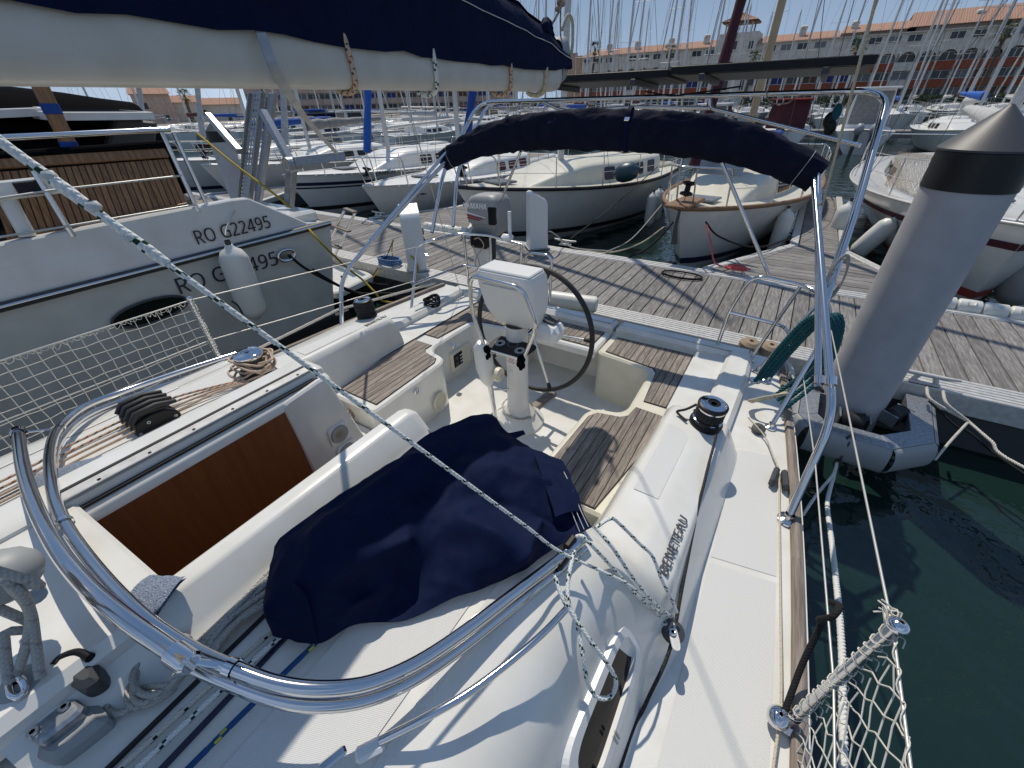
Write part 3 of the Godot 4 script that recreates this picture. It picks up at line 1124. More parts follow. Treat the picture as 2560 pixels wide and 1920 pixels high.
func make_cockpit() -> void:
	var g := Geo.new()
	box(g, U(0, 0.535, -1.93), Vector3(1.78, 0.03, 2.2))
	part("cockpit_sole", g.mesh(), M["white gelcoat"], yacht)
	for s: float in [-1.0, 1.0]:
		# seat mouldings: bench, step round the wheel, stern seat
		var front := [U(s * 1.06, 0.945, -1.22), U(s * 0.545, 0.945, -1.22), U(s * 0.545, 0.945, -1.3), U(s * 0.565, 0.945, -1.90), U(s * 0.61, 0.945, -1.965), U(s * 0.735, 0.945, -1.99), U(s * 0.775, 0.945, -2.06), U(s * 0.765, 0.945, -2.50), U(s * 0.72, 0.945, -2.555), U(s * 0.375, 0.945, -2.60), U(s * 0.345, 0.945, -2.63), U(s * 0.345, 0.945, -2.96), U(s * 1.20, 0.945, -2.96), U(s * 1.20, 0.945, -2.3), U(s * 1.06, 0.945, -2.08)]
		g = Geo.new()
		slab(g, bent_loop(front, 0.035), Vector3(0, -0.42, 0), 0.014, false)
		part("bench", g.mesh(), M["cream gelcoat" if s > 0 else "white gelcoat"], yacht)
		# lower shelf by the companionway
		g = Geo.new()
		slab(g, bent_loop([U(s * 1.06, 0.80, -0.86), U(s * 0.50, 0.80, -0.86), U(s * 0.50, 0.80, -1.215), U(s * 1.06, 0.80, -1.215)], 0.03), Vector3(0, -0.28, 0), 0.014, false)
		part("locker_shelf", g.mesh(), M["white gelcoat"], yacht)
		teak([Vector2(0.585, -1.285), Vector2(0.605, -1.86), Vector2(0.635, -1.915), Vector2(0.765, -1.945), Vector2(0.80, -1.98), Vector2(0.80, -2.055), Vector2(1.03, -2.055), Vector2(0.93, -1.285)] if s < 0 else [Vector2(0.575, -1.0 - 0.24), Vector2(0.60, -1.86), Vector2(0.635, -1.915), Vector2(0.765, -1.945), Vector2(0.80, -1.98), Vector2(0.815, -2.085), Vector2(1.03, -2.075), Vector2(0.90, -1.24)], 0.945, s)
		teak([Vector2(0.835, -2.165), Vector2(0.805, -2.53), Vector2(0.77, -2.575), Vector2(0.40, -2.635), Vector2(0.40, -2.895), Vector2(0.95, -2.905), Vector2(1.165, -2.85), Vector2(1.165, -2.37), Vector2(1.05, -2.165)], 0.945, s)
		# coachroof side running aft into the coaming: one skin
		var rows := []
		var roof := [[0.905, 1.442], [0.98, 1.432], [1.05, 1.41], [1.10, 1.375], [1.135, 1.33], [1.165, 1.28], [1.235, 1.15], [1.285, 1.05], [1.31, 1.0], [1.335, 0.972]]
		for z: float in [3.1, 2.6, 2.2, 1.6, 1.0, 0.5, 0.0, -0.3, -0.6]:
			var w := 1.0 - 0.10 * maxf(0, z - 0.8) - (maxf(0, z - 2.2) * 0.25)
			var row := PackedVector3Array()
			var tuck := clampf((z + 0.75) / 0.6, 0.0, 1.0) * 0.024
			for q in roof: row.append(U(s * (q[0] - (tuck if q[1] < 1.2 else 0.0)) * w, q[1] - 0.012 * maxf(0.0, z) * (q[1] - 0.97) / 0.45 + (0.02 * z if z > 0 and q[1] < 1.0 else 0.0), z))
			rows.append(row)
		for e in [[-0.75, [[0.905, 1.442], [0.98, 1.432], [1.05, 1.41], [1.11, 1.375], [1.155, 1.33], [1.2, 1.27], [1.265, 1.15], [1.31, 1.05], [1.335, 1.0], [1.36, 0.972]]], [-0.82, [[0.905, 1.43], [0.98, 1.41], [1.05, 1.37], [1.10, 1.335], [1.16, 1.30], [1.2, 1.26], [1.275, 1.17], [1.315, 1.08], [1.355, 1.0], [1.376, 0.972]]], [-0.87, [[0.905, 1.22], [1.0, 1.26], [1.03, 1.275], [1.06, 1.275], [1.165, 1.265], [1.2, 1.25], [1.275, 1.205], [1.298, 1.18], [1.36, 1.0], [1.38, 0.972]]], [-0.93, [[0.905, 0.93], [0.985, 1.18], [1.01, 1.23], [1.045, 1.245], [1.16, 1.243], [1.19, 1.235], [1.278, 1.2], [1.298, 1.183], [1.362, 1.0], [1.382, 0.972]]]]:
			var row := PackedVector3Array()
			for q in e[1]: row.append(U(s * q[0], q[1], e[0]))
			rows.append(row)
		for e in [[-1.2, 1.215, 0.0], [-1.55, 1.205, 0.012], [-1.80, 1.197, 0.02], [-1.88, 1.19, 0.02], [-1.925, 1.165, 0.015], [-1.945, 1.10, 0.0], [-1.955, 0.96, 0.0]]:
			var z: float = e[0]
			var y: float = e[1]
			var k: float = e[2]
			var sq := clampf((y - 0.96) / 0.2, 0.0, 1.0)
			rows.append(PackedVector3Array([U(s * (0.905 + 0.11 * clampf((-z - 1.0) / 0.9, 0, 1)), 0.93, z), U(s * (0.995 + k), lerpf(0.94, y - 0.05, sq), z), U(s * (1.02 + k), lerpf(0.95, y - 0.015, sq), z), U(s * (1.045 + k), y, z), U(s * (1.16 + k), y - 0.002, z), U(s * (1.19 + k), y - 0.008, z), U(s * (1.283 + k), y - 0.028 * sq, z), U(s * (1.303 + k), y - 0.045 * sq, z), U(s * (1.368 + k), lerpf(0.965, 1.0, sq), z), U(s * (1.388 + k), 0.962, z)]))
		g = Geo.new()
		g.grid(rows)
		fan(g, rows[0])
		part("coaming", g.mesh(), M["white gelcoat"], yacht)
		# non-skid top of the coaming
		g = Geo.new()
		g.grid([PackedVector3Array([U(s * 1.055, 1.218, -1.2), U(s * 1.155, 1.215, -1.2)]), PackedVector3Array([U(s * 1.068, 1.2075, -1.55), U(s * 1.168, 1.2045, -1.55)]), PackedVector3Array([U(s * 1.072, 1.2005, -1.70), U(s * 1.172, 1.1975, -1.70)])])
		part("coaming_panel", g.mesh(), M["white non-skid"], yacht)
		# raised edge round the stern seats
		g = Geo.new()
		slab(g, bent_loop([U(s * 1.185, 1.025, -2.0), U(s * 1.33, 1.025, -2.0), U(s * 1.35, 1.03, -2.6), U(s * 1.34, 1.03, -2.98), U(s * 1.185, 1.03, -2.98), U(s * 1.175, 1.025, -2.4)], 0.04), Vector3(0, -0.1, 0), 0.025)
		part("stern_coaming", g.mesh(), M["white gelcoat"], yacht)
	g = Geo.new()
	for e in [[-1.34, -0.355], [-0.335, 0.335], [0.355, 1.34]]:
		slab(g, bent_loop([U(e[0], 1.012, -2.945), U(e[1], 1.012, -2.945), U(e[1], 1.012, -3.09), U(e[0], 1.012, -3.09)], 0.02), Vector3(0, -0.12, 0), 0.03)
	part("transom_coaming", g.mesh(), M["white gelcoat"], yacht)
	# helm seat that bridges the walk-through, with an open well under it
	g = Geo.new()
	slab(g, bent_loop([U(-0.33, 0.945, -2.60), U(0.33, 0.945, -2.60), U(0.33, 0.945, -2.95), U(-0.33, 0.945, -2.95)], 0.03), Vector3(0, -0.06, 0), 0.014)
	part("helm_seat", g.mesh(), M["white gelcoat"], yacht)
	teak([Vector2(-0.28, -2.645), Vector2(0.28, -2.645), Vector2(0.28, -2.925), Vector2(-0.28, -2.925)], 0.945)
	g = Geo.new()
	g.quad(U(-0.36, 0.55, -2.86), U(0.36, 0.55, -2.86), U(0.36, 0.95, -2.97), U(-0.36, 0.95, -2.97))
	part("transom_wall", g.mesh(), M["white gelcoat"], yacht)
	g = Geo.new()
	box(g, Vector3(-1.222,0.565,-2.323), Vector3(0.07, 0.03, 0.28), Basis(Vector3.UP, -0.15), 0.008)
	part("foot_chock", g.mesh(), M["weathered teak 1"], yacht)
	# speaker, lock, latch on the starboard bench front; engine panel
	var fx := -0.545
	var sp := Vector3(-1.820,0.667,-1.799)
	g = Geo.new()
	lathe(g, sp, Vector3.RIGHT, [Vector2(0.075, -0.02), Vector2(0.073, 0.012), Vector2(0.062, 0.016), Vector2(0.058, 0.012), Vector2(0.057, -0.018), Vector2(0, -0.018)], 28)
	part("loudspeaker", g.mesh(), M["cream gelcoat"], yacht)
	g = Geo.new()
	for a in range(-4, 5):
		var w := sqrt(0.0575 * 0.0575 - pow(a * 0.0125, 2)) * 2.0
		box(g, sp + Vector3(0.010, a * 0.0125, 0), Vector3(0.003, 0.005, w))
		box(g, sp + Vector3(0.0085, 0, a * 0.0125), Vector3(0.003, w, 0.005))
	part("speaker_grille", g.mesh(), M["cream gelcoat"], yacht)
	for q: Vector3 in [Vector3(-1.820,0.879,-1.593), Vector3(-1.990,0.889,-2.213)]:
		g = Geo.new()
		lathe(g, q, Vector3.RIGHT, [Vector2(0.022, -0.02), Vector2(0.022, 0.008), Vector2(0.016, 0.012), Vector2(0.014, 0.004), Vector2(0, 0.004)], 16)
		part("locker_latch", g.mesh(), M.chrome, yacht)
	var ep := Vector3(-2.030,0.713,-2.329)
	g = Geo.new()
	box(g, ep + Vector3(-0.01, 0, 0.0), Vector3(0.05, 0.19, 0.26), Basis(), 0.012)
	part("instrument_recess", g.mesh(), M["cream gelcoat"], yacht)
	g = Geo.new()
	box(g, ep + Vector3(0.016, 0.01, 0.05), Vector3(0.012, 0.12, 0.11), Basis(), 0.004)
	part("engine_panel", g.mesh(), M["black plastic"], yacht)
	g = Geo.new()
	for k in 2: lathe(g, ep + Vector3(0.024, 0.035 - 0.055 * k, 0.075), Vector3.RIGHT, [Vector2(0.022, 0), Vector2(0.02, 0.004), Vector2(0, 0.003)], 16)
	part("gauge", g.mesh(), M["dark grey"], yacht)
	g = Geo.new()
	for a in 2:
		for b in 3:
			g = Geo.new()
			box(g, ep + Vector3(0.024, 0.04 - 0.03 * b, 0.025 - 0.02 * a), Vector3(0.004, 0.01, 0.01))
			part("warning_lamp", g.mesh(), M["letter white"], yacht)
	g = Geo.new()
	lathe(g, Vector3(-2.030,0.657,-2.535), Vector3.RIGHT, [Vector2(0.08, -0.01), Vector2(0.078, 0.012), Vector2(0, 0.014)], 24)
	part("inspection_cover", g.mesh(), M["cream gelcoat"], yacht)
	g = Geo.new()
	lathe(g, Vector3(-1.202,0.570,-2.963), Vector3.UP, [Vector2(0.06, -0.01), Vector2(0.058, 0.005), Vector2(0.045, 0.006), Vector2(0.04, 0.0), Vector2(0, 0.0)], 20)
	part("drain", g.mesh(), M.chrome, yacht)
	# builder's name on the port coaming
	lettering(yacht, "BENETEAU", 0.033, U(1.258, 1.2125, -1.035), Vector3(0.02, -0.05, -1), Vector3(-0.93, 0.37, 0), M["letter grey"], "lettering", "Droid Sans", 1.3)
	lettering(yacht, "BENETEAU", 0.03, Vector3(-2.304,1.222,-1.766), Vector3(0.0, 0, -1), Vector3(-1, 0, 0), M["letter grey"], "lettering", "Droid Sans", 1.0)
	# small deck fittings: filler caps, pad eyes
	for q: Vector3 in [Vector3(0.179,0.978,-2.734), Vector3(0.118,0.978,-2.709)]:
		g = Geo.new()
		lathe(g, q, Vector3.UP, [Vector2(0.036, 0), Vector2(0.034, 0.006), Vector2(0.02, 0.007), Vector2(0, 0.004)], 18)
		part("deck_filler", g.mesh(), M.chrome, yacht)
	g = Geo.new()
	lathe(g, Vector3(-0.007,1.130,-1.390), Vector3(0.7, 0.7, 0), [Vector2(0.02, 0), Vector2(0.018, 0.008), Vector2(0.01, 0.012), Vector2(0, 0.006)], 14)
	part("key_plug", g.mesh(), M.chrome, yacht)
	for q: Vector3 in [Vector3(-0.963,1.500,0.101), Vector3(-0.439,1.475,-0.018)]:
		g = Geo.new()
		box(g, q + Vector3(0, 0.003, 0), Vector3(0.018, 0.008, 0.05), Basis(Vector3.UP, -0.35), 0.004)
		part("pad_eye", g.mesh(), M.steel, yacht)


func sub(parent: Node, called: String) -> Node3D:
	var w := Node3D.new()
	w.name = named(parent, called)
	parent.add_child(w)
	w.position = -origin_of(parent)
	base_of[w] = Vector3.ZERO
	return w

# a flexible sheet from a net of control points, with soft creases and a real thickness
func cloth(ctrl: Array, per := 6, fold := 0.012, freq := 9.0, seed_ := 3, thick := 0.005, creases := []) -> ArrayMesh:
	var cols := []
	for row in ctrl: cols.append(spline(row, per))
	var rows := []
	for c in cols[0].size():
		var line := []
		for r in cols.size(): line.append(cols[r][c])
		rows.append(spline(line, per))
	var n := noise(1.0, seed_, 2)
	n.fractal_type = FastNoiseLite.FRACTAL_RIDGED
	var top := []
	var under := []
	var nr := rows.size()
	var nc: int = rows[0].size()
	for r in nr:
		var a := PackedVector3Array()
		var b := PackedVector3Array()
		for c in nc:
			var p: Vector3 = rows[r][c]
			var du: Vector3 = rows[r][mini(c + 1, nc - 1)] - rows[r][maxi(c - 1, 0)]
			var dv: Vector3 = rows[mini(r + 1, nr - 1)][c] - rows[maxi(r - 1, 0)][c]
			var f := du.cross(dv).normalized()
			if f.y < 0: f = -f
			var k := n.get_noise_3d(p.x * freq * 0.42, p.y * freq * 0.2, p.z * freq * 0.36) * fold * 1.7 + n.get_noise_3d(p.x * freq * 0.9 + 7, p.y * freq * 0.5, p.z * freq * 0.8) * fold * 0.45
			for e in creases:
				var e0: Vector3 = e[0]
				var e1: Vector3 = e[1]
				var d := Geometry3D.get_closest_point_to_segment(p, e0, e1).distance_to(p)
				k += e[2] * exp(-d / e[3])
			a.append(p + f * k)
			b.append(p + f * (k - thick))
		top.append(a)
		under.append(b)
	var g := Geo.new()
	g.grid(top)
	g.grid(under)
	for r in nr - 1:
		g.quad(top[r][0], top[r + 1][0], under[r + 1][0], under[r][0])
		g.quad(top[r][nc - 1], top[r + 1][nc - 1], under[r + 1][nc - 1], under[r][nc - 1])
	for c in nc - 1:
		g.quad(top[0][c], top[0][c + 1], under[0][c + 1], under[0][c])
		g.quad(top[nr - 1][c], top[nr - 1][c + 1], under[nr - 1][c + 1], under[nr - 1][c])
	return g.mesh()

func rope(called: String, pts, r: float, m: Material, label: String, group := "", per := 8, cat := "rope") -> MeshInstance3D:
	var g := Geo.new()
	tube(g, spline(pts, per) if per > 1 else V(pts), r, 8)
	return solo(called, g.mesh(), m, label, cat, group)

func sag(a: Vector3, b: Vector3, drop: float, n := 8) -> Array:
	var out := []
	for k in n + 1:
		var f := float(k) / n
		out.append(a.lerp(b, f) - Vector3.UP * drop * 4.0 * f * (1.0 - f))
	return out

func make_helm() -> void:
	var t := thing("steering_pedestal", "white steering pedestal with an instrument pod and steel guard hoop", "pedestal", U(0, 0.55, -2.03))
	var c := U(0, 0.55, -2.03)
	var g := Geo.new()
	lathe(g, c, Vector3.UP, [Vector2(0.19, 0), Vector2(0.19, 0.012), Vector2(0.185, 0.02), Vector2(0.14, 0.055), Vector2(0.085, 0.12), Vector2(0.077, 0.16), Vector2(0.073, 0.4), Vector2(0.071, 0.78)], 32)
	part("column", g.mesh(), M["white paint"], t)
	# instrument pod: a tapering box, its face towards the wheel
	var rows := []
	for e in [[1.335, 0.105, -2.045, 0.05], [1.36, 0.15, -2.05, 0.075], [1.46, 0.178, -2.03, 0.10], [1.60, 0.19, -2.00, 0.11], [1.675, 0.19, -1.98, 0.105], [1.70, 0.18, -1.975, 0.095]]:
		var row := PackedVector3Array()
		var y: float = e[0]
		var hw: float = e[1]
		var zc: float = e[2]
		var hd: float = e[3]
		row = bent_loop([U(-hw, y, zc + hd), U(hw, y, zc + hd), U(hw, y, zc - hd), U(-hw, y, zc - hd)], 0.035)
		row.append(row[0])
		rows.append(row)
	g = Geo.new()
	g.grid(rows, true)
	fan(g, rows[5])
	fan(g, rows[0])
	part("instrument_pod", g.mesh(), M["white plastic"], t)
	g = Geo.new()
	box(g, U(0, 1.707, -1.975), Vector3(0.345, 0.016, 0.17), Basis(), 0.006)
	part("pod_lid", g.mesh(), M["white plastic"], t)
	g = Geo.new()
	box(g, U(-0.02, 1.625, -1.880), Vector3(0.24, 0.006, 0.01), Basis(), 0.002)
	part("pod_seam", g.mesh(), M["white paint"], t)
	# compass and throttle housing behind the pod
	g = Geo.new()
	box(g, U(0.19, 1.29, -2.12), Vector3(0.16, 0.12, 0.16), Basis(Vector3.FORWARD, 0.12), 0.03)
	part("control_housing", g.mesh(), M["white plastic"], t)
	g = Geo.new()
	box(g, U(0.15, 1.365, -2.14), Vector3(0.16, 0.012, 0.09), Basis(Vector3.FORWARD, 0.12), 0.004)
	part("keypad", g.mesh(), M["dark grey"], t)
	# steel guard hoop and cup holder
	g = Geo.new()
	var hoop := bent([U(-0.13, 0.57, -1.93), U(-0.135, 1.2, -1.86), U(-0.215, 1.45, -1.85), U(-0.2, 1.68, -1.845), U(0.16, 1.665, -1.845), U(0.245, 1.45, -1.85), U(0.16, 1.235, -1.86), U(0.14, 1.2, -1.87)], 0.07, 7)
	tube(g, hoop, 0.0125, 12)
	part("guard_hoop", g.mesh(), M.steel, t)
	g = Geo.new()
	bar(g, U(-0.125, 1.2, -1.86), U(0.15, 1.205, -1.86), 0.0125, 12)
	bar(g, U(-0.125, 0.86, -1.9), U(-0.02, 0.85, -1.98), 0.009, 10)
	part("guard_bar", g.mesh(), M.steel, t)
	g = Geo.new()
	var plate := bent_loop([U(-0.125, 1.225, -1.85), U(0.15, 1.225, -1.85), U(0.18, 1.24, -2.0), U(-0.12, 1.24, -2.0)], 0.04)
	var cut := PackedVector2Array()
	for q in plate: cut.append(Vector2(q.x, q.z))
	slab(g, plate, Vector3(0, -0.012, 0), 0.003)
	part("cup_holder", g.mesh(), M["black plastic"], t)
	for e in [[-0.06, -1.92], [0.02, -1.945], [0.10, -1.90]]:
		g = Geo.new()
		lathe(g, U(e[0], 1.228, e[1]), Vector3(0, 1, 0.1), [Vector2(0.034, 0.0), Vector2(0.034, 0.007), Vector2(0.029, 0.006), Vector2(0, 0.005)], 20)
		part("cup_ring", g.mesh(), M["grey plastic"], t)
	for u: float in [-0.115, 0.14]:
		g = Geo.new()
		ball(g, U(u, 1.205, -1.85), Vector3(0.028, 0.028, 0.026), 10)
		for k in 3: ball(g, U(u + 0.016 * (k - 1), 1.17 - 0.018 * (k % 2), -1.845), Vector3(0.016, 0.024, 0.014), 8)
		part("lashing", g.mesh(), M["black canvas"], t)
	# tiller-pilot drive beside the column
	g = Geo.new()
	var pts := V([U(-0.16, 1.24, -1.86), U(-0.165, 1.2, -1.865), U(-0.16, 1.05, -1.875), U(-0.15, 0.95, -1.885), U(-0.145, 0.90, -1.89)])
	tube(g, pts, PackedFloat32Array([0.03, 0.058, 0.062, 0.05, 0.025]), 16)
	part("autopilot_drive", g.mesh(), M["white plastic"], t)
	g = Geo.new()
	lathe(g, U(-0.085, 1.0, -1.90), Vector3.RIGHT, [Vector2(0.05, 0), Vector2(0.05, 0.03), Vector2(0.035, 0.04), Vector2(0, 0.04)], 20)
	part("drive_hub", g.mesh(), M["cream gelcoat"], t)
	g = Geo.new()
	bar(g, U(-0.145, 0.92, -1.888), U(-0.13, 0.565, -1.925), 0.014, 12)
	part("guard_leg", g.mesh(), M.steel, t)
	g = Geo.new()
	box(g, U(0.0, 1.12, -1.9565), Vector3(0.075, 0.11, 0.0015))
	part("instruction_label", g.mesh(), M["curtained glass"] if false else M["letter white"], t)
	g = Geo.new()
	for k in 8: box(g, U(0.0, 1.16 - 0.011 * k, -1.9555), Vector3(0.06 - 0.012 * (k % 3), 0.003, 0.001))
	var ink := part("print", g.mesh(), M["letter red"], t)
	meta(ink, "", "", "", "stuff")
	g = Geo.new()
	box(g, U(-0.0, 1.0, -1.955), Vector3(0.012, 0.045, 0.012), Basis(), 0.003)
	part("switch", g.mesh(), M["letter white"], t)
	# rope round the foot of the column
	var coil := []
	for k in 40:
		var a := TAU * k / 9.0
		coil.append(c + Vector3(cos(a) * (0.115 + 0.012 * sin(k * 1.7)), 0.055 + 0.075 * sin(k * 0.35) * 0.5 + 0.03, sin(a) * (0.115 + 0.012 * cos(k * 1.3))))
	rope("thin_line", coil, 0.0035, M["grey rope"], "thin grey line wound round the foot of the white steering pedestal", "", 3)
	# wheel
	var w := thing("helm_wheel", "large black rimmed steering wheel with steel spokes behind the pedestal", "wheel", U(0, 1.2, -2.216))
	var wc := U(0.004, 1.2, -2.216)
	var ax := Vector3.RIGHT
	var ay := Vector3(0, cos(-0.087), sin(-0.087))
	var ring := PackedVector3Array()
	for k in 65:
		var a := TAU * k / 64.0
		ring.append(wc + (ax * cos(a) + ay * sin(a)) * 0.4414)
	g = Geo.new()
	tube(g, ring, 0.0165, 12, false)
	part("rim", g.mesh(), M["black rubber"], w)
	g = Geo.new()
	var az := ax.cross(ay)
	lathe(g, wc - az * 0.03, az, [Vector2(0.0, 0), Vector2(0.035, 0), Vector2(0.045, 0.02), Vector2(0.045, 0.06), Vector2(0.03, 0.16), Vector2(0.0, 0.16)], 18)
	part("hub", g.mesh(), M.chrome, w)
	for k in 5:
		var a := 0.03 + TAU * (k / 5.0) + 1.32
		var dir := ax * cos(a) + ay * sin(a)
		g = Geo.new()
		tube(g, V([wc + dir * 0.03, wc + dir * 0.40]), PackedFloat32Array([0.013, 0.010]), 10)
		part("spoke", g.mesh(), M.steel, w)
		g = Geo.new()
		tube(g, V([wc + dir * 0.385, wc + dir * 0.43]), PackedFloat32Array([0.011, 0.017]), 10)
		part("spoke_end", g.mesh(), M["black rubber"], w)
	g = Geo.new()
	var a0 := 1.95
	var d0 := ax * cos(a0) + ay * sin(a0)
	var tang := ax * -sin(a0) + ay * cos(a0)
	tube(g, V([wc + d0 * 0.4414 - tang * 0.008, wc + d0 * 0.4414 + tang * 0.008]), 0.0185, 12)
	part("king_spoke_mark", g.mesh(), M["letter white"], w)

func make_boom() -> void:
	var t := thing("boom", "thick pale painted boom with rope lashings round it", "boom", U(0, 2.55, -2.4))
	var rows := []
	for z: float in [2.6, 1.0, -1.0, -2.40, -2.43]:
		var row := PackedVector3Array()
		for k in 25:
			var a := TAU * (k % 24) / 24.0 - PI / 2
			var sx := 0.062 if z > -2.42 else 0.056
			var sy := 0.095 if z > -2.42 else 0.089
			row.append(U(sx * signf(cos(a)) * pow(absf(cos(a)), 0.6), 2.64 + sy * signf(sin(a)) * pow(absf(sin(a)), 0.7), z))
		rows.append(row)
	var g := Geo.new()
	g.grid(rows.slice(0, 4), true)
	g.grid(rows.slice(3, 5), true)
	fan(g, rows[4].slice(0, 24))
	part("spar", g.mesh(), M["boom paint"], t)
	g = Geo.new()
	for z: float in [-2.43, -2.50, -2.535]:
		var sh := 1.0 if z > -2.5 else (0.97 if z > -2.52 else 0.75)
		var row := PackedVector3Array()
		for k in 25:
			var a := TAU * (k % 24) / 24.0 - PI / 2
			row.append(U(0.06 * sh * signf(cos(a)) * pow(absf(cos(a)), 0.6), 2.665 + 0.10 * sh * signf(sin(a)) * pow(absf(sin(a)), 0.7) + (2.43 + z) * -0.3, z))
		rows.append(row)
	g.grid(rows.slice(5, 8), true)
	fan(g, rows[7].slice(0, 24))
	part("end_casting", g.mesh(), M["grey plastic"], t)
	g = Geo.new()
	box(g, U(0.0625, 2.675, -2.34), Vector3(0.004, 0.035, 0.07), Basis(), 0.001)
	part("sticker", g.mesh(), M["letter white"], t)
	# rope lashings
	var mats := ["tan fleck rope", "green fleck rope", "tan fleck rope", "cream rope"]
	var zs := [-1.03, -1.40, -1.90, -2.22]
	for k in 4:
		var loop := []
		for j in 13:
			var a := -2.2 + TAU * 0.72 * j / 12.0
			var hang := 0.018 if k != 0 else 0.012
			loop.append(U(0.066 * signf(cos(a)) * pow(absf(cos(a)), 0.7) * 1.07, 2.648 + 0.095 * signf(sin(a)) * pow(absf(sin(a)), 0.8) * 1.04 - (hang if sin(a) < -0.6 else 0.0), zs[k] + 0.03 * sin(a)))
		g = Geo.new()
		tube(g, spline(loop, 4), 0.008 if k < 3 else 0.011, 8)
		solo("lashing", g.mesh(), M[mats[k]], ["tan flecked rope tied round the boom beside the webbing strap", "green flecked rope tied round the middle of the boom", "tan flecked rope tied round the boom next to the cream strap", "cream strap tied round the boom near its end"][k], "rope", "lashings round the boom")
	# sail cover of navy canvas, laced under
	var cov := thing("sail_cover", "navy canvas sail cover draped over the stowed sail on the boom", "sail cover", U(0, 2.65, -1.8))
	rows = []
	var n := noise(1.4, 5, 3)
	for k in 60:
		var z := lerpf(2.4, -2.50, k / 59.0)
		var f := clampf((2.40 + z) / 3.2, 0.0, 1.0)
		var high := lerpf(2.765, 3.22, pow(f, 0.75)) + 0.012 * n.get_noise_1d(z * 4.0)
		var hem := 2.628 + 0.028 * clampf((z + 1.8) / 1.2, 0, 1) + 0.010 * n.get_noise_1d(z * 5.0 + 30) + (0.012 if k > 57 else 0.0)
		var wide := lerpf(0.085, 0.17, pow(f, 0.8))
		if k > 56: high -= (k - 56) * 0.016
		var row := PackedVector3Array()
		for e in [[-0.072, 0.0], [-0.085, 0.12], [-0.85, 0.4], [-0.9, 0.62], [-0.6, 0.88], [-0.15, 0.995], [0.15, 1.0], [0.62, 0.86], [0.9, 0.62], [0.85, 0.4], [0.08, 0.12], [0.072, 0.0]]:
			var u: float = e[0] * (1.0 if absf(e[0]) < 0.1 else wide)
			if absf(e[0]) == 0.85: u = signf(e[0]) * lerpf(0.08, wide * 0.9, 0.6)
			var y := lerpf(hem, high, e[1])
			var wr: float = n.get_noise_3d(z * 3.0, y * 6.0, u * 4.0) * 0.012
			row.append(U(u + wr * signf(u), y, z))
		rows.append(row)
	var fine := []
	for row in rows: fine.append(spline(Array(row), 3))
	g = Geo.new()
	g.grid(fine)
	fan(g, fine[59])
	part("canvas", g.mesh(), M["navy canvas"], cov)
	var seam := []
	for k in range(20, 60): seam.append(fine[k][fine[k].size() - 9] + Vector3(0.003, 0, 0))
	g = Geo.new()
	tube(g, V(seam), 0.0016, 5)
	part("seam", g.mesh(), M.thread, cov)
	var piping := []
	for k in range(10, 60): piping.append(fine[k][fine[k].size() - 14] + Vector3(0.002, 0.002, 0))
	g = Geo.new()
	tube(g, V(piping), 0.006, 6)
	part("zip", g.mesh(), M["black canvas"], cov)
	# bunched sail head at the clew end
	g = Geo.new()
	for k in 5: ball(g, U(0.01 + 0.012 * k, 2.775 + 0.014 * (k % 3), -2.36 + 0.035 * k), Vector3(0.03, 0.025, 0.035), 8, Basis(Vector3(1, 0.3, 0.2).normalized(), k * 0.9))
	part("bunched_canvas", g.mesh(), M["navy canvas"], cov)
	# outhaul and topping lift at the boom end
	rope("topping_lift", [U(0.02, 2.72, -2.50), U(0.02, 2.83, -2.46), U(0.012, 3.3, -2.44), U(0.01, 7.0, -2.1)], 0.004, M["red fleck rope"], "red flecked topping lift rising from the end of the boom", "", 6)
	g = Geo.new()
	for k in 5:
		var a := k * 1.3
		ball(g, U(0.018 + 0.012 * cos(a), 2.90 + 0.018 * sin(a * 1.7), -2.455 + 0.012 * sin(a)), Vector3(0.016, 0.014, 0.016), 8)
	solo("rope_knot", g.mesh(), M["red fleck rope"], "knotted red flecked rope above the end of the boom", "knot")
	rope("reef_line", [U(0.03, 2.80, -2.46), U(0.04, 2.86, -2.50), U(0.045, 2.84, -2.545), U(0.05, 2.76, -2.55), U(0.05, 2.71, -2.54), U(0.052, 2.675, -2.53)], 0.008, M["cream rope"], "cream line looped round the grey boom end with a hanging knot", "", 6)
	rope("sail_tie", [U(0.03, 2.98, -2.40), U(0.03, 2.90, -2.45), U(-0.02, 2.80, -2.40), U(-0.03, 2.77, -2.3)], 0.006, M["red fleck rope"], "red flecked tie hauled down to the bunched sail at the boom end", "", 6)
	# webbing strap from the boom down to the far rail
	var a1 := Vector3(-1.200,2.662,-0.775)
	var a2 := Vector3(-1.210,2.550,-0.807)
	var a3 := Vector3(-2.100,2.433,-1.493)
	var a4 := Vector3(-2.750,2.238,-2.101)
	g = Geo.new()
	var lf := PackedVector3Array()
	var rt := PackedVector3Array()
	for q in spline([a1, a2, a3, a4], 6):
		lf.append(q + Vector3(0, 0.004, -0.0125))
		rt.append(q + Vector3(0, -0.004, 0.0125))
	g.grid([lf, rt])
	var lo2 := PackedVector3Array()
	var ro2 := PackedVector3Array()
	for k in lf.size():
		lo2.append(lf[k] + Vector3(0.003, 0, 0))
		ro2.append(rt[k] + Vector3(0.003, 0, 0))
	g.grid([lo2, ro2])
	solo("webbing_strap", g.mesh(), M["white canvas"], "pale webbing strap running down from the boom towards the far rail", "strap")

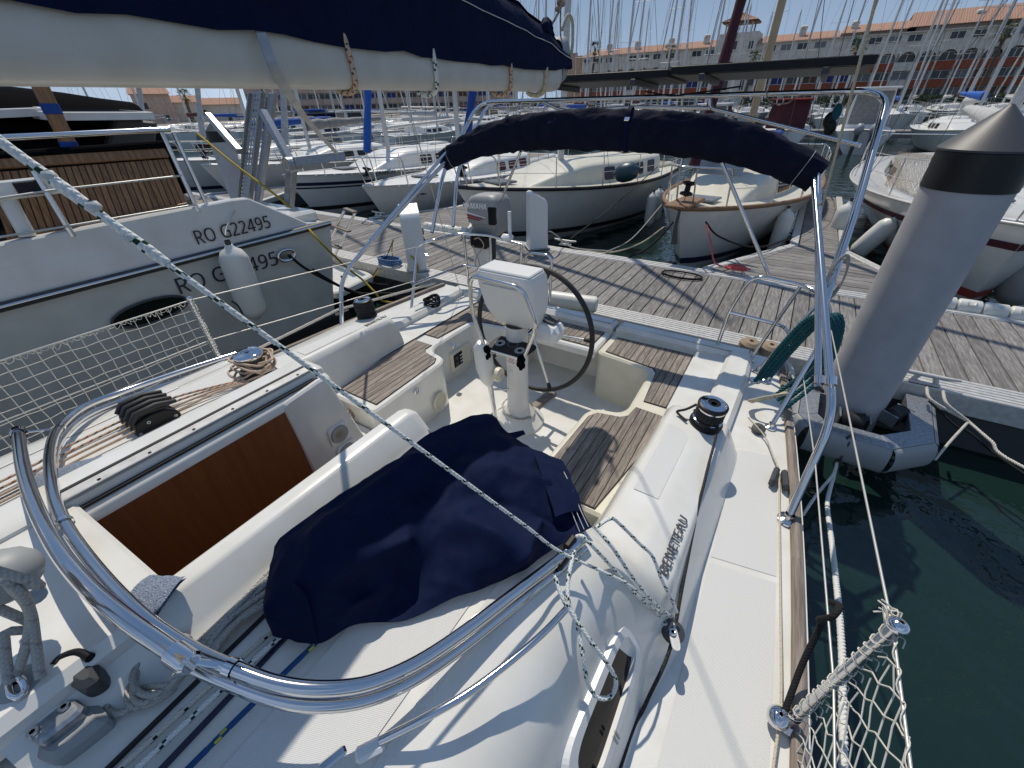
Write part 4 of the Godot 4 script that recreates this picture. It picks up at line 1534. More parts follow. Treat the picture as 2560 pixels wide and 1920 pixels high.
func make_dodger() -> void:
	# folded spray hood: two steel hoops and the cloth let down on the coachroof
	var t := thing("spray_hood_hoops", "polished steel spray hood hoops folded forward over the companionway", "frame", U(0, 1.5, -0.3))
	var hoop := [Vector3(-2.294,1.420,-0.832),Vector3(-2.313,1.440,-0.591),Vector3(-2.316,1.460,-0.349),Vector3(-2.238,1.500,-0.195),Vector3(-2.065,1.540,-0.089),Vector3(-1.847,1.580,-0.027),Vector3(-1.568,1.620,0.022),Vector3(-1.330,1.645,0.048),Vector3(-1.092,1.660,0.054),Vector3(-0.881,1.665,0.047),Vector3(-0.743,1.655,0.028),Vector3(-0.640,1.640,0.001),Vector3(-0.554,1.620,-0.030),Vector3(-0.485,1.600,-0.072),Vector3(-0.432,1.570,-0.129),Vector3(-0.391,1.540,-0.209),Vector3(-0.356,1.510,-0.317),Vector3(-0.318,1.485,-0.451),Vector3(-0.270,1.460,-0.611),Vector3(-0.236,1.440,-0.740)]
	var g := Geo.new()
	tube(g, spline(hoop, 5), 0.0145, 14)
	part("hoop", g.mesh(), M.steel, t)
	var hoop2 := []
	for p: Vector3 in hoop: hoop2.append(p + Vector3(0.005, -0.036, 0.012))
	hoop2 = hoop2.slice(1)
	g = Geo.new()
	tube(g, spline(hoop2, 5), 0.0145, 14)
	part("hoop", g.mesh(), M.steel, t)
	var grab := [Vector3(-2.027,1.600,-0.001),Vector3(-1.724,1.630,0.042),Vector3(-1.452,1.660,0.068),Vector3(-1.203,1.685,0.080),Vector3(-1.015,1.695,0.078),Vector3(-0.863,1.695,0.064),Vector3(-0.766,1.690,0.050),Vector3(-0.694,1.685,0.039)]
	g = Geo.new()
	tube(g, spline(grab, 6), 0.0165, 14)
	part("grab_handle", g.mesh(), M.steel, t)
	g = Geo.new()
	var e0: Vector3 = grab[7]
	var ed := (grab[7] - grab[6] as Vector3).normalized()
	lathe(g, e0 - ed * 0.03, ed, [Vector2(0.019, 0), Vector2(0.021, 0.004), Vector2(0.021, 0.045), Vector2(0.017, 0.05), Vector2(0, 0.05)], 20)
	part("end_cap", g.mesh(), M.chrome, t)
	g = Geo.new()
	lathe(g, grab[0], (grab[0] - grab[1]) as Vector3, [Vector2(0.022, -0.012), Vector2(0.022, 0.012), Vector2(0, 0.014)], 16)
	part("end_cap", g.mesh(), M.chrome, t)
	for e in [[0, 4], [3, 7], [7, 11]]:
		var pa: Vector3 = grab[e[0]]
		var pb: Vector3 = hoop[e[1]]
		g = Geo.new()
		box(g, (pa + pb) / 2, Vector3(0.012, 0.006, (pa - pb).length()), Basis.looking_at(pb - pa, Vector3.UP), 0.002)
		lathe(g, pb - (hoop[e[1] + 1] - hoop[e[1] - 1] as Vector3).normalized() * 0.008, hoop[e[1] + 1] - hoop[e[1] - 1] as Vector3, [Vector2(0.018, 0), Vector2(0.018, 0.016)], 14)
		part("clip", g.mesh(), M.chrome, t)
	# low rails on the roof that the hood's hem is tucked under
	for rail in [[Vector3(-0.384,1.475,-0.085),Vector3(-0.323,1.500,-0.158),Vector3(-0.274,1.500,-0.241),Vector3(-0.228,1.495,-0.350),Vector3(-0.202,1.485,-0.432),Vector3(-0.187,1.460,-0.520)], [Vector3(-0.996,1.515,0.106),Vector3(-1.106,1.535,0.114),Vector3(-1.251,1.540,0.121),Vector3(-1.402,1.540,0.117),Vector3(-1.515,1.540,0.103)]]:
		g = Geo.new()
		tube(g, spline(rail, 5), 0.0085, 10)
		part("hem_rail", g.mesh(), M.steel, t)
		g = Geo.new()
		var foot: Vector3 = rail[0]
		box(g, foot + Vector3(-0.01, -0.008, 0.02), Vector3(0.028, 0.016, 0.055), Basis(Vector3.UP, -0.6), 0.006)
		part("rail_foot", g.mesh(), M["white plastic"], t)
	for q: Vector3 in [Vector3(-0.261,1.460,-0.684), Vector3(-0.257,1.450,-0.628)]:
		g = Geo.new()
		box(g, q, Vector3(0.022, 0.03, 0.05), Basis(Vector3.UP, -0.1), 0.006)
		part("hinge", g.mesh(), M["black plastic"], t)
	# terry chafe pads where the hoops rest
	for e in [[Vector3(-0.966,1.600,0.023), 0.09, 0.5], [Vector3(-1.693,1.560,-0.025), 0.16, 1.15]]:
		g = Geo.new()
		var b := Basis(Vector3.UP, e[2])
		var q: Vector3 = e[0]
		var w: float = e[1]
		var rows := []
		for k in 7:
			var row := PackedVector3Array()
			for j in 7: row.append(q + b * Vector3((k - 3) * w / 6.0, 0.012 - 0.0012 * (j - 3) * (j - 3) + 0.003 * sin(k * 2.3 + j), (j - 3) * 0.018))
			rows.append(row)
		g.grid(rows)
		var low := []
		for row: PackedVector3Array in rows:
			var r2 := PackedVector3Array()
			for p in row: r2.append(p - Vector3(0, 0.008, 0))
			low.append(r2)
		g.grid(low)
		solo("chafe_pad", g.mesh(), M.sackcloth, "frayed pale blue towelling pad under the steel hoop " + ("by the black line clutches" if w > 0.1 else "at the corner of the companionway"), "pad")
	# the cloth itself
	var net := [
		[Vector3(-0.729,1.500,-0.098),Vector3(-0.748,1.540,-0.115),Vector3(-0.783,1.565,-0.142),Vector3(-0.826,1.570,-0.174),Vector3(-0.860,1.575,-0.209)],
		[Vector3(-0.637,1.490,-0.141),Vector3(-0.672,1.560,-0.161),Vector3(-0.727,1.600,-0.192),Vector3(-0.789,1.610,-0.232),Vector3(-0.849,1.600,-0.284)],
		[Vector3(-0.593,1.485,-0.207),Vector3(-0.646,1.535,-0.239),Vector3(-0.683,1.605,-0.271),Vector3(-0.739,1.625,-0.312),Vector3(-0.821,1.600,-0.375)],
		[Vector3(-0.504,1.470,-0.283),Vector3(-0.575,1.500,-0.333),Vector3(-0.633,1.580,-0.382),Vector3(-0.690,1.630,-0.439),Vector3(-0.818,1.590,-0.546)],
		[Vector3(-0.440,1.465,-0.390),Vector3(-0.503,1.510,-0.437),Vector3(-0.590,1.560,-0.511),Vector3(-0.676,1.600,-0.598),Vector3(-0.822,1.560,-0.757)],
		[Vector3(-0.387,1.460,-0.464),Vector3(-0.427,1.530,-0.500),Vector3(-0.515,1.540,-0.614),Vector3(-0.619,1.560,-0.748),Vector3(-0.792,1.500,-0.996)],
		[Vector3(-0.334,1.455,-0.569),Vector3(-0.370,1.510,-0.601),Vector3(-0.442,1.530,-0.687),Vector3(-0.559,1.510,-0.818),Vector3(-0.703,1.450,-1.005)],
		[Vector3(-0.286,1.450,-0.672),Vector3(-0.329,1.485,-0.710),Vector3(-0.392,1.490,-0.778),Vector3(-0.481,1.460,-0.884),Vector3(-0.579,1.400,-1.005)],
		[Vector3(-0.235,1.440,-0.782),Vector3(-0.275,1.450,-0.814),Vector3(-0.330,1.440,-0.877),Vector3(-0.393,1.410,-0.954),Vector3(-0.451,1.380,-1.019)]]
	var folds := []
	for e in [[Vector3(-0.738,1.550,-0.140), Vector3(-0.688,1.580,-0.302), 0.053, 0.032], [Vector3(-0.678,1.580,-0.293), Vector3(-0.609,1.570,-0.397), 0.045, 0.027], [Vector3(-0.609,1.570,-0.397), Vector3(-0.496,1.550,-0.427), 0.045, 0.025], [Vector3(-0.556,1.500,-0.296), Vector3(-0.515,1.550,-0.431), -0.045, 0.032], [Vector3(-0.496,1.550,-0.427), Vector3(-0.400,1.500,-0.391), 0.042, 0.023], [Vector3(-0.520,1.560,-0.536), Vector3(-0.359,1.530,-0.541), 0.053, 0.027], [Vector3(-0.546,1.560,-0.635), Vector3(-0.301,1.470,-0.731), -0.045, 0.032], [Vector3(-0.564,1.560,-0.733), Vector3(-0.412,1.480,-0.820), 0.038, 0.023], [Vector3(-0.756,1.610,-0.267), Vector3(-0.745,1.600,-0.602), 0.030, 0.027], [Vector3(-0.646,1.600,-0.496), Vector3(-0.696,1.570,-0.765), -0.030, 0.027], [Vector3(-0.359,1.490,-0.494), Vector3(-0.361,1.500,-0.668), 0.038, 0.018], [Vector3(-0.637,1.500,-0.207), Vector3(-0.561,1.520,-0.321), 0.045, 0.027]]: folds.append(e)
	var hood := thing("spray_hood_cloth", "crumpled navy spray hood cloth lying over the companionway coaming", "canvas", Vector3(-0.586,1.500,-0.410))
	part("cloth", cloth(net, 14, 0.010, 7.5, 11, 0.005, folds), M["navy canvas"], hood)
	var flap := [[Vector3(-0.718,1.515,-0.097),Vector3(-0.672,1.500,-0.107),Vector3(-0.631,1.500,-0.138)], [Vector3(-0.727,1.545,-0.113),Vector3(-0.681,1.545,-0.123),Vector3(-0.637,1.550,-0.147)], [Vector3(-0.709,1.615,-0.173),Vector3(-0.672,1.620,-0.167),Vector3(-0.653,1.600,-0.161)]]
	part("folded_hem", cloth(flap, 6, 0.006, 12.0, 4), M["navy canvas"], hood)
	for k in 3:
		var line := []
		for r in range(0, 5):
			var a: Vector3 = net[8][r]
			var b: Vector3 = net[7][r]
			line.append(a.lerp(b, 0.12 + 0.14 * k) + Vector3(0, 0.010 - 0.001 * k, 0))
		g = Geo.new()
		tube(g, spline(line, 5), 0.0013, 5)
		part("stitching", g.mesh(), M.thread, hood)
	g = Geo.new()
	var band := [[], [], []]
	for r in range(1, 5):
		band[0].append((net[7][r] as Vector3).lerp(net[8][r], 0.05) + Vector3(0, 0.014, 0))
		band[1].append((net[7][r] as Vector3).lerp(net[8][r], 0.5) + Vector3(0, 0.019, 0))
		band[2].append((net[7][r] as Vector3).lerp(net[8][r], 0.95) + Vector3(0, 0.008, 0))
	part("reinforced_edge", cloth(band, 5, 0.003, 20.0, 8), M["navy canvas"], hood)
	var tail := [[Vector3(-0.732,1.430,-0.982),Vector3(-0.676,1.410,-1.011),Vector3(-0.668,1.360,-1.120)], [Vector3(-0.739,1.420,-1.024),Vector3(-0.705,1.400,-1.055),Vector3(-0.682,1.370,-1.126)]]
	part("strap", cloth(tail, 4, 0.002, 9.0, 8), M["navy canvas"], hood)

func make_deck_gear() -> void:
	# winches
	var wp := U(1.215, 1.19, -1.80)
	winch(wp, Vector3(0.08, 1, 0.05), 0.066, 0, 1.0)
	winch(U(-1.215, 1.19, -1.84), Vector3(-0.08, 1, 0.05), 0.066, 1, 1.0)
	var ws := Vector3(-1.913,1.455,-0.733)
	winch(ws, Vector3(0, 1, 0), 0.060, 2, 1.1)
	# rope turns
	var g := Geo.new()
	tube(g, wraps(wp, Vector3(0.08, 1, 0.05), 0.054, 0.0065, 4.2, 0.052), 0.0065, 8)
	solo("genoa_sheet_turns", g.mesh(), M["dark rope"], "dark sheet wound in turns on the port cockpit winch", "rope")
	g = Geo.new()
	tube(g, wraps(U(-1.215, 1.19, -1.84), Vector3(-0.08, 1, 0.05), 0.056, 0.0085, 4.0, 0.05), 0.0085, 8)
	solo("genoa_sheet_turns", g.mesh(), M["dark rope"], "dark sheet wound in turns on the starboard cockpit winch", "rope")
	var sheet := [wp + Vector3(-0.065, 0.065, 0.01), Vector3(-0.011,1.235,-1.802), Vector3(0.016,1.205,-1.445), Vector3(0.026,1.170,-1.260), Vector3(0.053,1.130,-0.943), Vector3(0.072,1.065,-0.760), Vector3(0.053,0.995,-0.603), Vector3(0.039,0.985,-0.433), U(1.325, 0.99, 0.4), U(1.36, 1.04, 2.0)]
	rope("genoa_sheet", sheet, 0.0062, M["dark rope"], "dark braided sheet led forward along the coachroof side from the port winch", "", 5)
	rope("genoa_sheet", [wp + Vector3(-0.062, 0.075, -0.03), wp + Vector3(-0.1, 0.05, 0.0), wp + Vector3(-0.135, 0.03, 0.01), wp + Vector3(-0.12, 0.02, 0.02), wp + Vector3(-0.08, 0.02, 0.05)], 0.0062, M["dark rope"], "loose dark tail of sheet beside the port winch", "", 6)
	# tan halyard tail wound on the coachroof winch
	var coil := []
	for k in 75:
		var a := TAU * k / 12.0
		var grow := 0.075 + 0.018 * sin(k * 0.9)
		coil.append(ws + Vector3(cos(a) * grow + (0.07 * maxf(0, cos(a - 0.9)) if k > 30 else 0.0), 0.035 + 0.0011 * k + 0.008 * sin(k * 2.1), sin(a) * grow * 1.1 - (0.05 * maxf(0, cos(a - 0.9)) if k > 30 else 0.0)))
	rope("halyard_coil", coil, 0.0055, M["tan rope"], "tan halyard coiled thickly round the coachroof winch", "", 4)
	# line clutches
	var cl := thing("line_clutch", "bank of four black line clutches on the coachroof", "clutch", Vector3(-1.939,1.470,-0.290))
	for k in 4:
		var u := -0.735 + 0.042 * k
		g = Geo.new()
		slab(g, bent_loop([U(u, 1.462, -0.235), U(u, 1.515, -0.25), U(u, 1.528, -0.30), U(u, 1.522, -0.36), U(u, 1.49, -0.395), U(u, 1.462, -0.395)], 0.015), Vector3(-0.03, 0, 0), 0.004)
		part("body", g.mesh(), M["black plastic"], cl)
		g = Geo.new()
		tube(g, V([U(u - 0.015, 1.518, -0.245), U(u - 0.015, 1.545, -0.27), U(u - 0.015, 1.548, -0.34), U(u - 0.015, 1.53, -0.405)]), PackedFloat32Array([0.01, 0.014, 0.013, 0.008]), 10)
		part("lever", g.mesh(), M["black rubber"], cl)
	for e in [[-0.25, 1.475], [-0.29, 1.505], [-0.375, 1.48]]:
		g = Geo.new()
		lathe(g, U(-0.609, e[1], e[0]), Vector3.RIGHT, [Vector2(0.006, 0), Vector2(0.006, 0.005), Vector2(0, 0.005)], 10)
		part("bolt", g.mesh(), M.steel, cl)
	var names := ["red flecked halyard led through the clutches nearest the side deck", "tan flecked halyard led through the second clutch", "tan halyard led through the third clutch", "pale halyard led through the clutch beside the hatch track"]
	for k in 4:
		var u := -0.75 + 0.042 * k
		rope("halyard", [U(u + 0.02, 1.468, 1.6), U(u + 0.01, 1.472, 0.2), U(u, 1.482, -0.05), U(u, 1.486, -0.25), U(u, 1.486, -0.40), U(lerpf(u, -0.60, 0.5), 1.49, -0.55), U(-0.60 + 0.012 * k, 1.492, -0.66)], 0.005, M[["tan fleck rope", "tan fleck rope", "tan rope", "tan rope"][k]], names[k], "halyards led aft over the coachroof", 5)
	# halyards and lines on the near side of the hatch
	for e in [[0.515, "black fleck rope", "white halyard with black flecks lying in the roof channel"], [0.542, "green fleck rope", "white halyard with green flecks lying in the roof channel"], [0.622, "blue yellow rope", "blue and yellow line running along the white coachroof"]]:
		var u: float = e[0]
		rope("halyard", [U(u - 0.07, 1.482, 1.6), U(u - 0.012, 1.486, 0.25), U(u, 1.487, 0.0), U(u + 0.018, 1.484, -0.28), U(u + 0.03, 1.482, -0.6)], 0.006, M[e[1]], e[2], "halyards led aft over the coachroof", 4)
	# grey spinnaker line flaked beside the companionway
	var bundle := thing("line_bundle", "bundle of slack grey line flaked beside the companionway under the navy cloth", "rope", Vector3(-0.878,1.480,-0.049))
	var gr: Node = bundle
	rng.seed = 21
	for k in 9:
		var u0 := 0.375 + 0.0125 * k
		var a := U(u0 + 0.02, 1.487 + 0.005 * (k % 3), -0.62)
		g = Geo.new()
		tube(g, spline([a, U(u0 + rng.randf_range(-0.008, 0.008), 1.495 + 0.004 * (k % 2), -0.40), U(u0 + rng.randf_range(-0.012, 0.012), 1.492, -0.2), U(lerpf(u0, 0.42, 0.5) + rng.randf_range(-0.006, 0.006), 1.497 + 0.004 * (k % 3), -0.06), U(0.40 + 0.008 * k, 1.49, 0.03)], 6), 0.0062, 8)
		part("turn", g.mesh(), M["grey rope"], gr)
	var loops := []
	for k in 34:
		var a := TAU * k / 11.0
		loops.append(Vector3(-0.870,1.485,0.084) + Vector3(cos(a) * 0.055 + 0.002 * sin(k), 0.006 + 0.0007 * k, sin(a) * 0.055 * (1.0 + 0.2 * sin(k * 0.7))))
	loops.append_array([Vector3(-0.879,1.490,0.126),Vector3(-0.858,1.490,0.142),Vector3(-0.861,1.490,0.163),Vector3(-0.889,1.490,0.177),Vector3(-0.935,1.500,0.168),Vector3(-0.947,1.530,0.141),Vector3(-0.960,1.560,0.136),Vector3(-0.972,1.570,0.149)])
	rope("mainsheet_tail", loops, 0.0062, M["grey rope"], "grey mainsheet tail coiled beside the grey cam cleat", "", 5)
	# mainsheet base block with cam cleat
	var mb := thing("mainsheet_block", "worn grey mainsheet swivel base with a black cam cleat", "block", Vector3(-0.927,1.500,0.231))
	g = Geo.new()
	slab(g, bent_loop([Vector3(-0.988,1.515,0.280),Vector3(-0.942,1.515,0.185),Vector3(-0.855,1.515,0.177),Vector3(-0.866,1.515,0.261),Vector3(-0.894,1.515,0.276)], 0.02), Vector3(0, -0.04, 0), 0.012)
	part("base", g.mesh(), M["grey plastic"], mb)
	g = Geo.new()
	slab(g, bent_loop([Vector3(-0.945,1.540,0.261),Vector3(-0.977,1.540,0.238),Vector3(-0.933,1.540,0.195),Vector3(-0.891,1.540,0.191),Vector3(-0.896,1.540,0.260),Vector3(-0.917,1.540,0.266)], 0.02), Vector3(0, -0.03, 0), 0.006)
	part("top_plate", g.mesh(), M.galvanised, mb)
	for q: Vector3 in [Vector3(-0.927,1.542,0.212), Vector3(-0.926,1.542,0.258)]:
		g = Geo.new()
		lathe(g, q, Vector3.UP, [Vector2(0.01, 0), Vector2(0.009, 0.003), Vector2(0, 0.003)], 12)
		part("screw", g.mesh(), M.steel, mb)
	g = Geo.new()
	ball(g, Vector3(-1.005,1.560,0.233), Vector3(0.055, 0.04, 0.055), 20)
	part("swivel", g.mesh(), M["grey plastic"], mb)
	g = Geo.new()
	tube(g, spline([Vector3(-1.009,1.600,0.243),Vector3(-1.004,1.610,0.232),Vector3(-0.988,1.610,0.225),Vector3(-0.972,1.600,0.229),Vector3(-0.965,1.600,0.239),Vector3(-0.981,1.600,0.246),Vector3(-1.009,1.600,0.243)], 4), 0.006, 8)
	part("shackle", g.mesh(), M.chrome, mb)
	g = Geo.new()
	slab(g, bent_loop([Vector3(-1.009,1.575,0.191),Vector3(-1.005,1.575,0.157),Vector3(-0.943,1.575,0.140),Vector3(-0.901,1.575,0.153),Vector3(-0.910,1.575,0.180),Vector3(-0.953,1.575,0.192)], 0.02), Vector3(0, -0.05, 0), 0.012)
	part("cam_cleat", g.mesh(), M["dark grey"], mb)
	g = Geo.new()
	tube(g, spline([Vector3(-0.992,1.585,0.188),Vector3(-0.997,1.585,0.175),Vector3(-0.981,1.585,0.154),Vector3(-0.947,1.585,0.144)], 4), 0.009, 8)
	part("cam", g.mesh(), M["black plastic"], mb)
	# mainsheet parts rising to the boom past the left edge
	var up := U(0.02, 2.52, 0.42)
	var ends := [[20, 1100, 0.0], [110, 1060, 0.02], [260, 1080, 0.05]]
	var who := ["grey mainsheet fall rising from the shackle", "grey mainsheet fall rising beside the steel shackle", "grey mainsheet fall rising from behind the cam cleat"]
	var falls := [[Vector3(-0.998,1.610,0.240),Vector3(-1.027,1.640,0.223),Vector3(-1.045,1.680,0.202),Vector3(-1.063,1.720,0.182)], [Vector3(-1.006,1.610,0.227),Vector3(-1.011,1.660,0.187),Vector3(-1.013,1.720,0.152),Vector3(-1.002,1.800,0.141),Vector3(-0.992,1.840,0.135)], [Vector3(-0.971,1.600,0.207),Vector3(-1.003,1.650,0.181),Vector3(-1.008,1.710,0.156),Vector3(-0.986,1.780,0.139)]]
	for k in 3:
		var f: Array = falls[k]
		if k < 2: f.append(up + Vector3(0.02 * k, 0, 0.02 * k))
		else: f.append(Vector3(-0.991,1.820,0.138))
		rope("mainsheet", f, 0.0085, M["grey rope"], who[k], "mainsheet falls", 5)
	var ub := thing("upper_block", "grey mainsheet block with a steel pin at the picture's left edge", "block", Vector3(-1.066,1.780,0.138))
	g = Geo.new()
	ball(g, Vector3(-1.095,1.760,0.153), Vector3(0.055, 0.05, 0.06), 18)
	part("cheek", g.mesh(), M["grey plastic"], ub)
	g = Geo.new()
	tube(g, V([Vector3(-1.175,1.740,0.131),Vector3(-1.024,1.740,0.136)]), 0.012, 12)
	part("pin", g.mesh(), M.steel, ub)
	g = Geo.new()
	tube(g, V([Vector3(-1.039,1.740,0.136),Vector3(-1.011,1.740,0.135)]), 0.018, 12)
	part("pin_end", g.mesh(), M.steel, ub)
	# turning block on the port coaming
	var tb := thing("turning_block", "small steel cheek block on the port side deck with the green flecked line", "block", Vector3(0.063,1.060,-0.817))
	var bc := Vector3(0.062,1.075,-0.809)
	g = Geo.new()
	lathe(g, bc, Vector3(0.35, 1, 0.1), [Vector2(0.0, 0.0), Vector2(0.034, 0.0), Vector2(0.036, 0.006), Vector2(0.03, 0.012), Vector2(0.036, 0.018), Vector2(0.034, 0.024), Vector2(0.01, 0.027), Vector2(0, 0.024)], 24)
	part("sheave", g.mesh(), M["dark grey"], tb)
	g = Geo.new()
	slab(g, bent_loop([Vector3(0.040,1.105,-0.817),Vector3(0.060,1.105,-0.833),Vector3(0.093,1.100,-0.782),Vector3(0.100,1.100,-0.755),Vector3(0.078,1.100,-0.747)], 0.012), Vector3(0, -0.004, 0), 0.001)
	part("cheek", g.mesh(), M.aluminium, tb)
	g = Geo.new()
	lathe(g, Vector3(0.064,1.107,-0.795), Vector3.UP, [Vector2(0.012, 0), Vector2(0.01, 0.005), Vector2(0, 0.004)], 14)
	part("pin", g.mesh(), M.steel, tb)
	# green flecked line
	var s0: Vector3 = Vector3(-0.850,2.541,-0.125)
	var s1: Vector3 = Vector3(-0.255,1.500,-0.620)
	var gf: Array = []
	for k in 9: gf.append(s0.lerp(s1, k / 8.0))
	gf.append(s1.lerp(bc, 0.5) + Vector3(0.02, 0.07, 0))
	gf.append(bc + Vector3(-0.03, 0.02, -0.01))
	rope("preventer_line", gf, 0.0043, M["green fleck rope"], "long white rope with green flecks stretched slanting across the picture to the port side block", "", 6)
	g = Geo.new()
	var splice: Array = [s0.lerp(s1, 0.0), s0.lerp(s1, 0.10), s0.lerp(s1, 0.17), s0.lerp(s1, 0.21)]
	tube(g, spline(splice, 6), 0.0068, 10, true, 0.15)
	for q: Vector3 in [s0.lerp(s1, 0.14) + Vector3(0, 0.005, 0), s0.lerp(s1, 0.10), s0.lerp(s1, 0.17) - Vector3(0, 0.004, 0)]: ball(g, q, Vector3(0.0095, 0.009, 0.0095), 8)
	solo("rope_knot", g.mesh(), M["green fleck rope"], "bulky knot in the green flecked rope", "knot")
	rope("preventer_tail", [bc + Vector3(-0.02, 0.025, -0.03), Vector3(-0.040,1.235,-0.764), Vector3(-0.143,1.375,-0.731), Vector3(-0.198,1.495,-0.685), Vector3(-0.227,1.515,-0.685), Vector3(-0.244,1.505,-0.683)], 0.0055, M["green fleck rope"], "green flecked tail leading from the hood hinge to the side deck block, lower strand", "green flecked tails", 6)
	rope("preventer_tail", [bc + Vector3(-0.01, 0.025, -0.035), Vector3(-0.011,1.215,-0.789), Vector3(-0.087,1.335,-0.759), Vector3(-0.155,1.455,-0.737), Vector3(-0.214,1.495,-0.745)], 0.0055, M["green fleck rope"], "green flecked tail leading from the hood hinge to the side deck block, upper strand", "green flecked tails", 6)
	rope("preventer_tail", [Vector3(-0.213,1.495,-0.743), Vector3(-0.189,1.485,-0.804), Vector3(-0.164,1.455,-0.823), Vector3(-0.098,1.375,-0.848), Vector3(-0.056,1.325,-0.863), Vector3(-0.011,1.255,-0.849), Vector3(0.031,1.185,-0.850), Vector3(0.058,1.145,-0.840)], 0.0055, M["green fleck rope"], "slack green flecked tail arching over the white coaming", "green flecked tails", 6)
	rope("preventer_loop", [Vector3(-0.243,1.505,-0.550), Vector3(-0.206,1.485,-0.520), Vector3(-0.168,1.455,-0.508), Vector3(-0.119,1.415,-0.497), Vector3(-0.063,1.355,-0.495), Vector3(-0.034,1.305,-0.492), Vector3(-0.034,1.285,-0.462), Vector3(-0.063,1.295,-0.440), Vector3(-0.092,1.335,-0.443), Vector3(-0.121,1.395,-0.469), Vector3(-0.158,1.435,-0.508), Vector3(-0.191,1.465,-0.528), Vector3(-0.214,1.485,-0.572), Vector3(-0.230,1.505,-0.641)], 0.0055, M["green fleck rope"], "loop of green flecked line hanging down over the coachroof window", "", 6)
	g = Geo.new()
	for k in 6: ball(g, bc + Vector3(-0.035 + 0.008 * sin(k * 2.0), 0.022 + 0.007 * cos(k * 1.4), -0.02 + 0.010 * k - 0.02), Vector3(0.012, 0.009, 0.010), 8)
	solo("rope_knot", g.mesh(), M["green fleck rope"], "green flecked bowline tied to the steel cheek block", "knot")
	# sheet coil on the starboard shelf
	coil = []
	for k in 60:
		var a := TAU * k / 13.0
		coil.append(Vector3(-2.129,0.820,-1.236) + Vector3(cos(a) * (0.10 + 0.02 * sin(k * 1.9)), 0.01 + 0.001 * k, sin(a) * (0.10 + 0.02 * cos(k * 1.3))))
	rope("rope_coil", coil, 0.006, M["tan fleck rope"], "tan flecked rope coiled on the shelf beside the companionway", "", 4)


func steel_part(parent: Node, called: String, pts, r := 0.0125, sides := 10, round_r := 0.0) -> void:
	var g := Geo.new()
	tube(g, bent(pts, round_r, 6) if round_r > 0.0 else V(pts), r, sides)
	part(called, g.mesh(), M.steel, parent)

# square or diamond netting between four corners
func netting(a: Vector3, b: Vector3, c: Vector3, d: Vector3, nu: int, nv: int, r: float, diamond: bool, sagging := 0.01) -> ArrayMesh:
	var g := Geo.new()
	var n := noise(3.0, 44, 2)
	var at := func(u: float, v: float) -> Vector3:
		var p: Vector3 = a.lerp(b, u).lerp(d.lerp(c, u), v)
		return p + Vector3(n.get_noise_2d(u * 40.0, v * 20.0), n.get_noise_2d(u * 40.0 + 9, v * 20.0) - 0.6 * sin(PI * v), n.get_noise_2d(u * 40.0, v * 20.0 + 5)) * sagging
	if diamond:
		for k in range(-nv, nu + 1):
			for way in 2:
				var p := PackedVector3Array()
				for j in nv * 2 + 1:
					var v := j / (nv * 2.0)
					var u := (k + (v if way == 0 else 1.0 - v) * nv) / nu
					u += (0.08 / nu) * (1 if j % 2 == 0 else -1) * (1 if way == 0 else -1)
					if u < -0.001 or u > 1.001: continue
					p.append(at.call(u, v))
				if p.size() > 1: tube(g, p, r, 5, false)
	else:
		for k in nu + 1:
			var p := PackedVector3Array()
			for j in nv + 1: p.append(at.call(float(k) / nu, float(j) / nv))
			tube(g, p, r, 4, false)
		for j in nv + 1:
			var p := PackedVector3Array()
			for k in nu + 1: p.append(at.call(float(k) / nu, float(j) / nv))
			tube(g, p, r, 4, false)
	# knots
	return g.mesh()

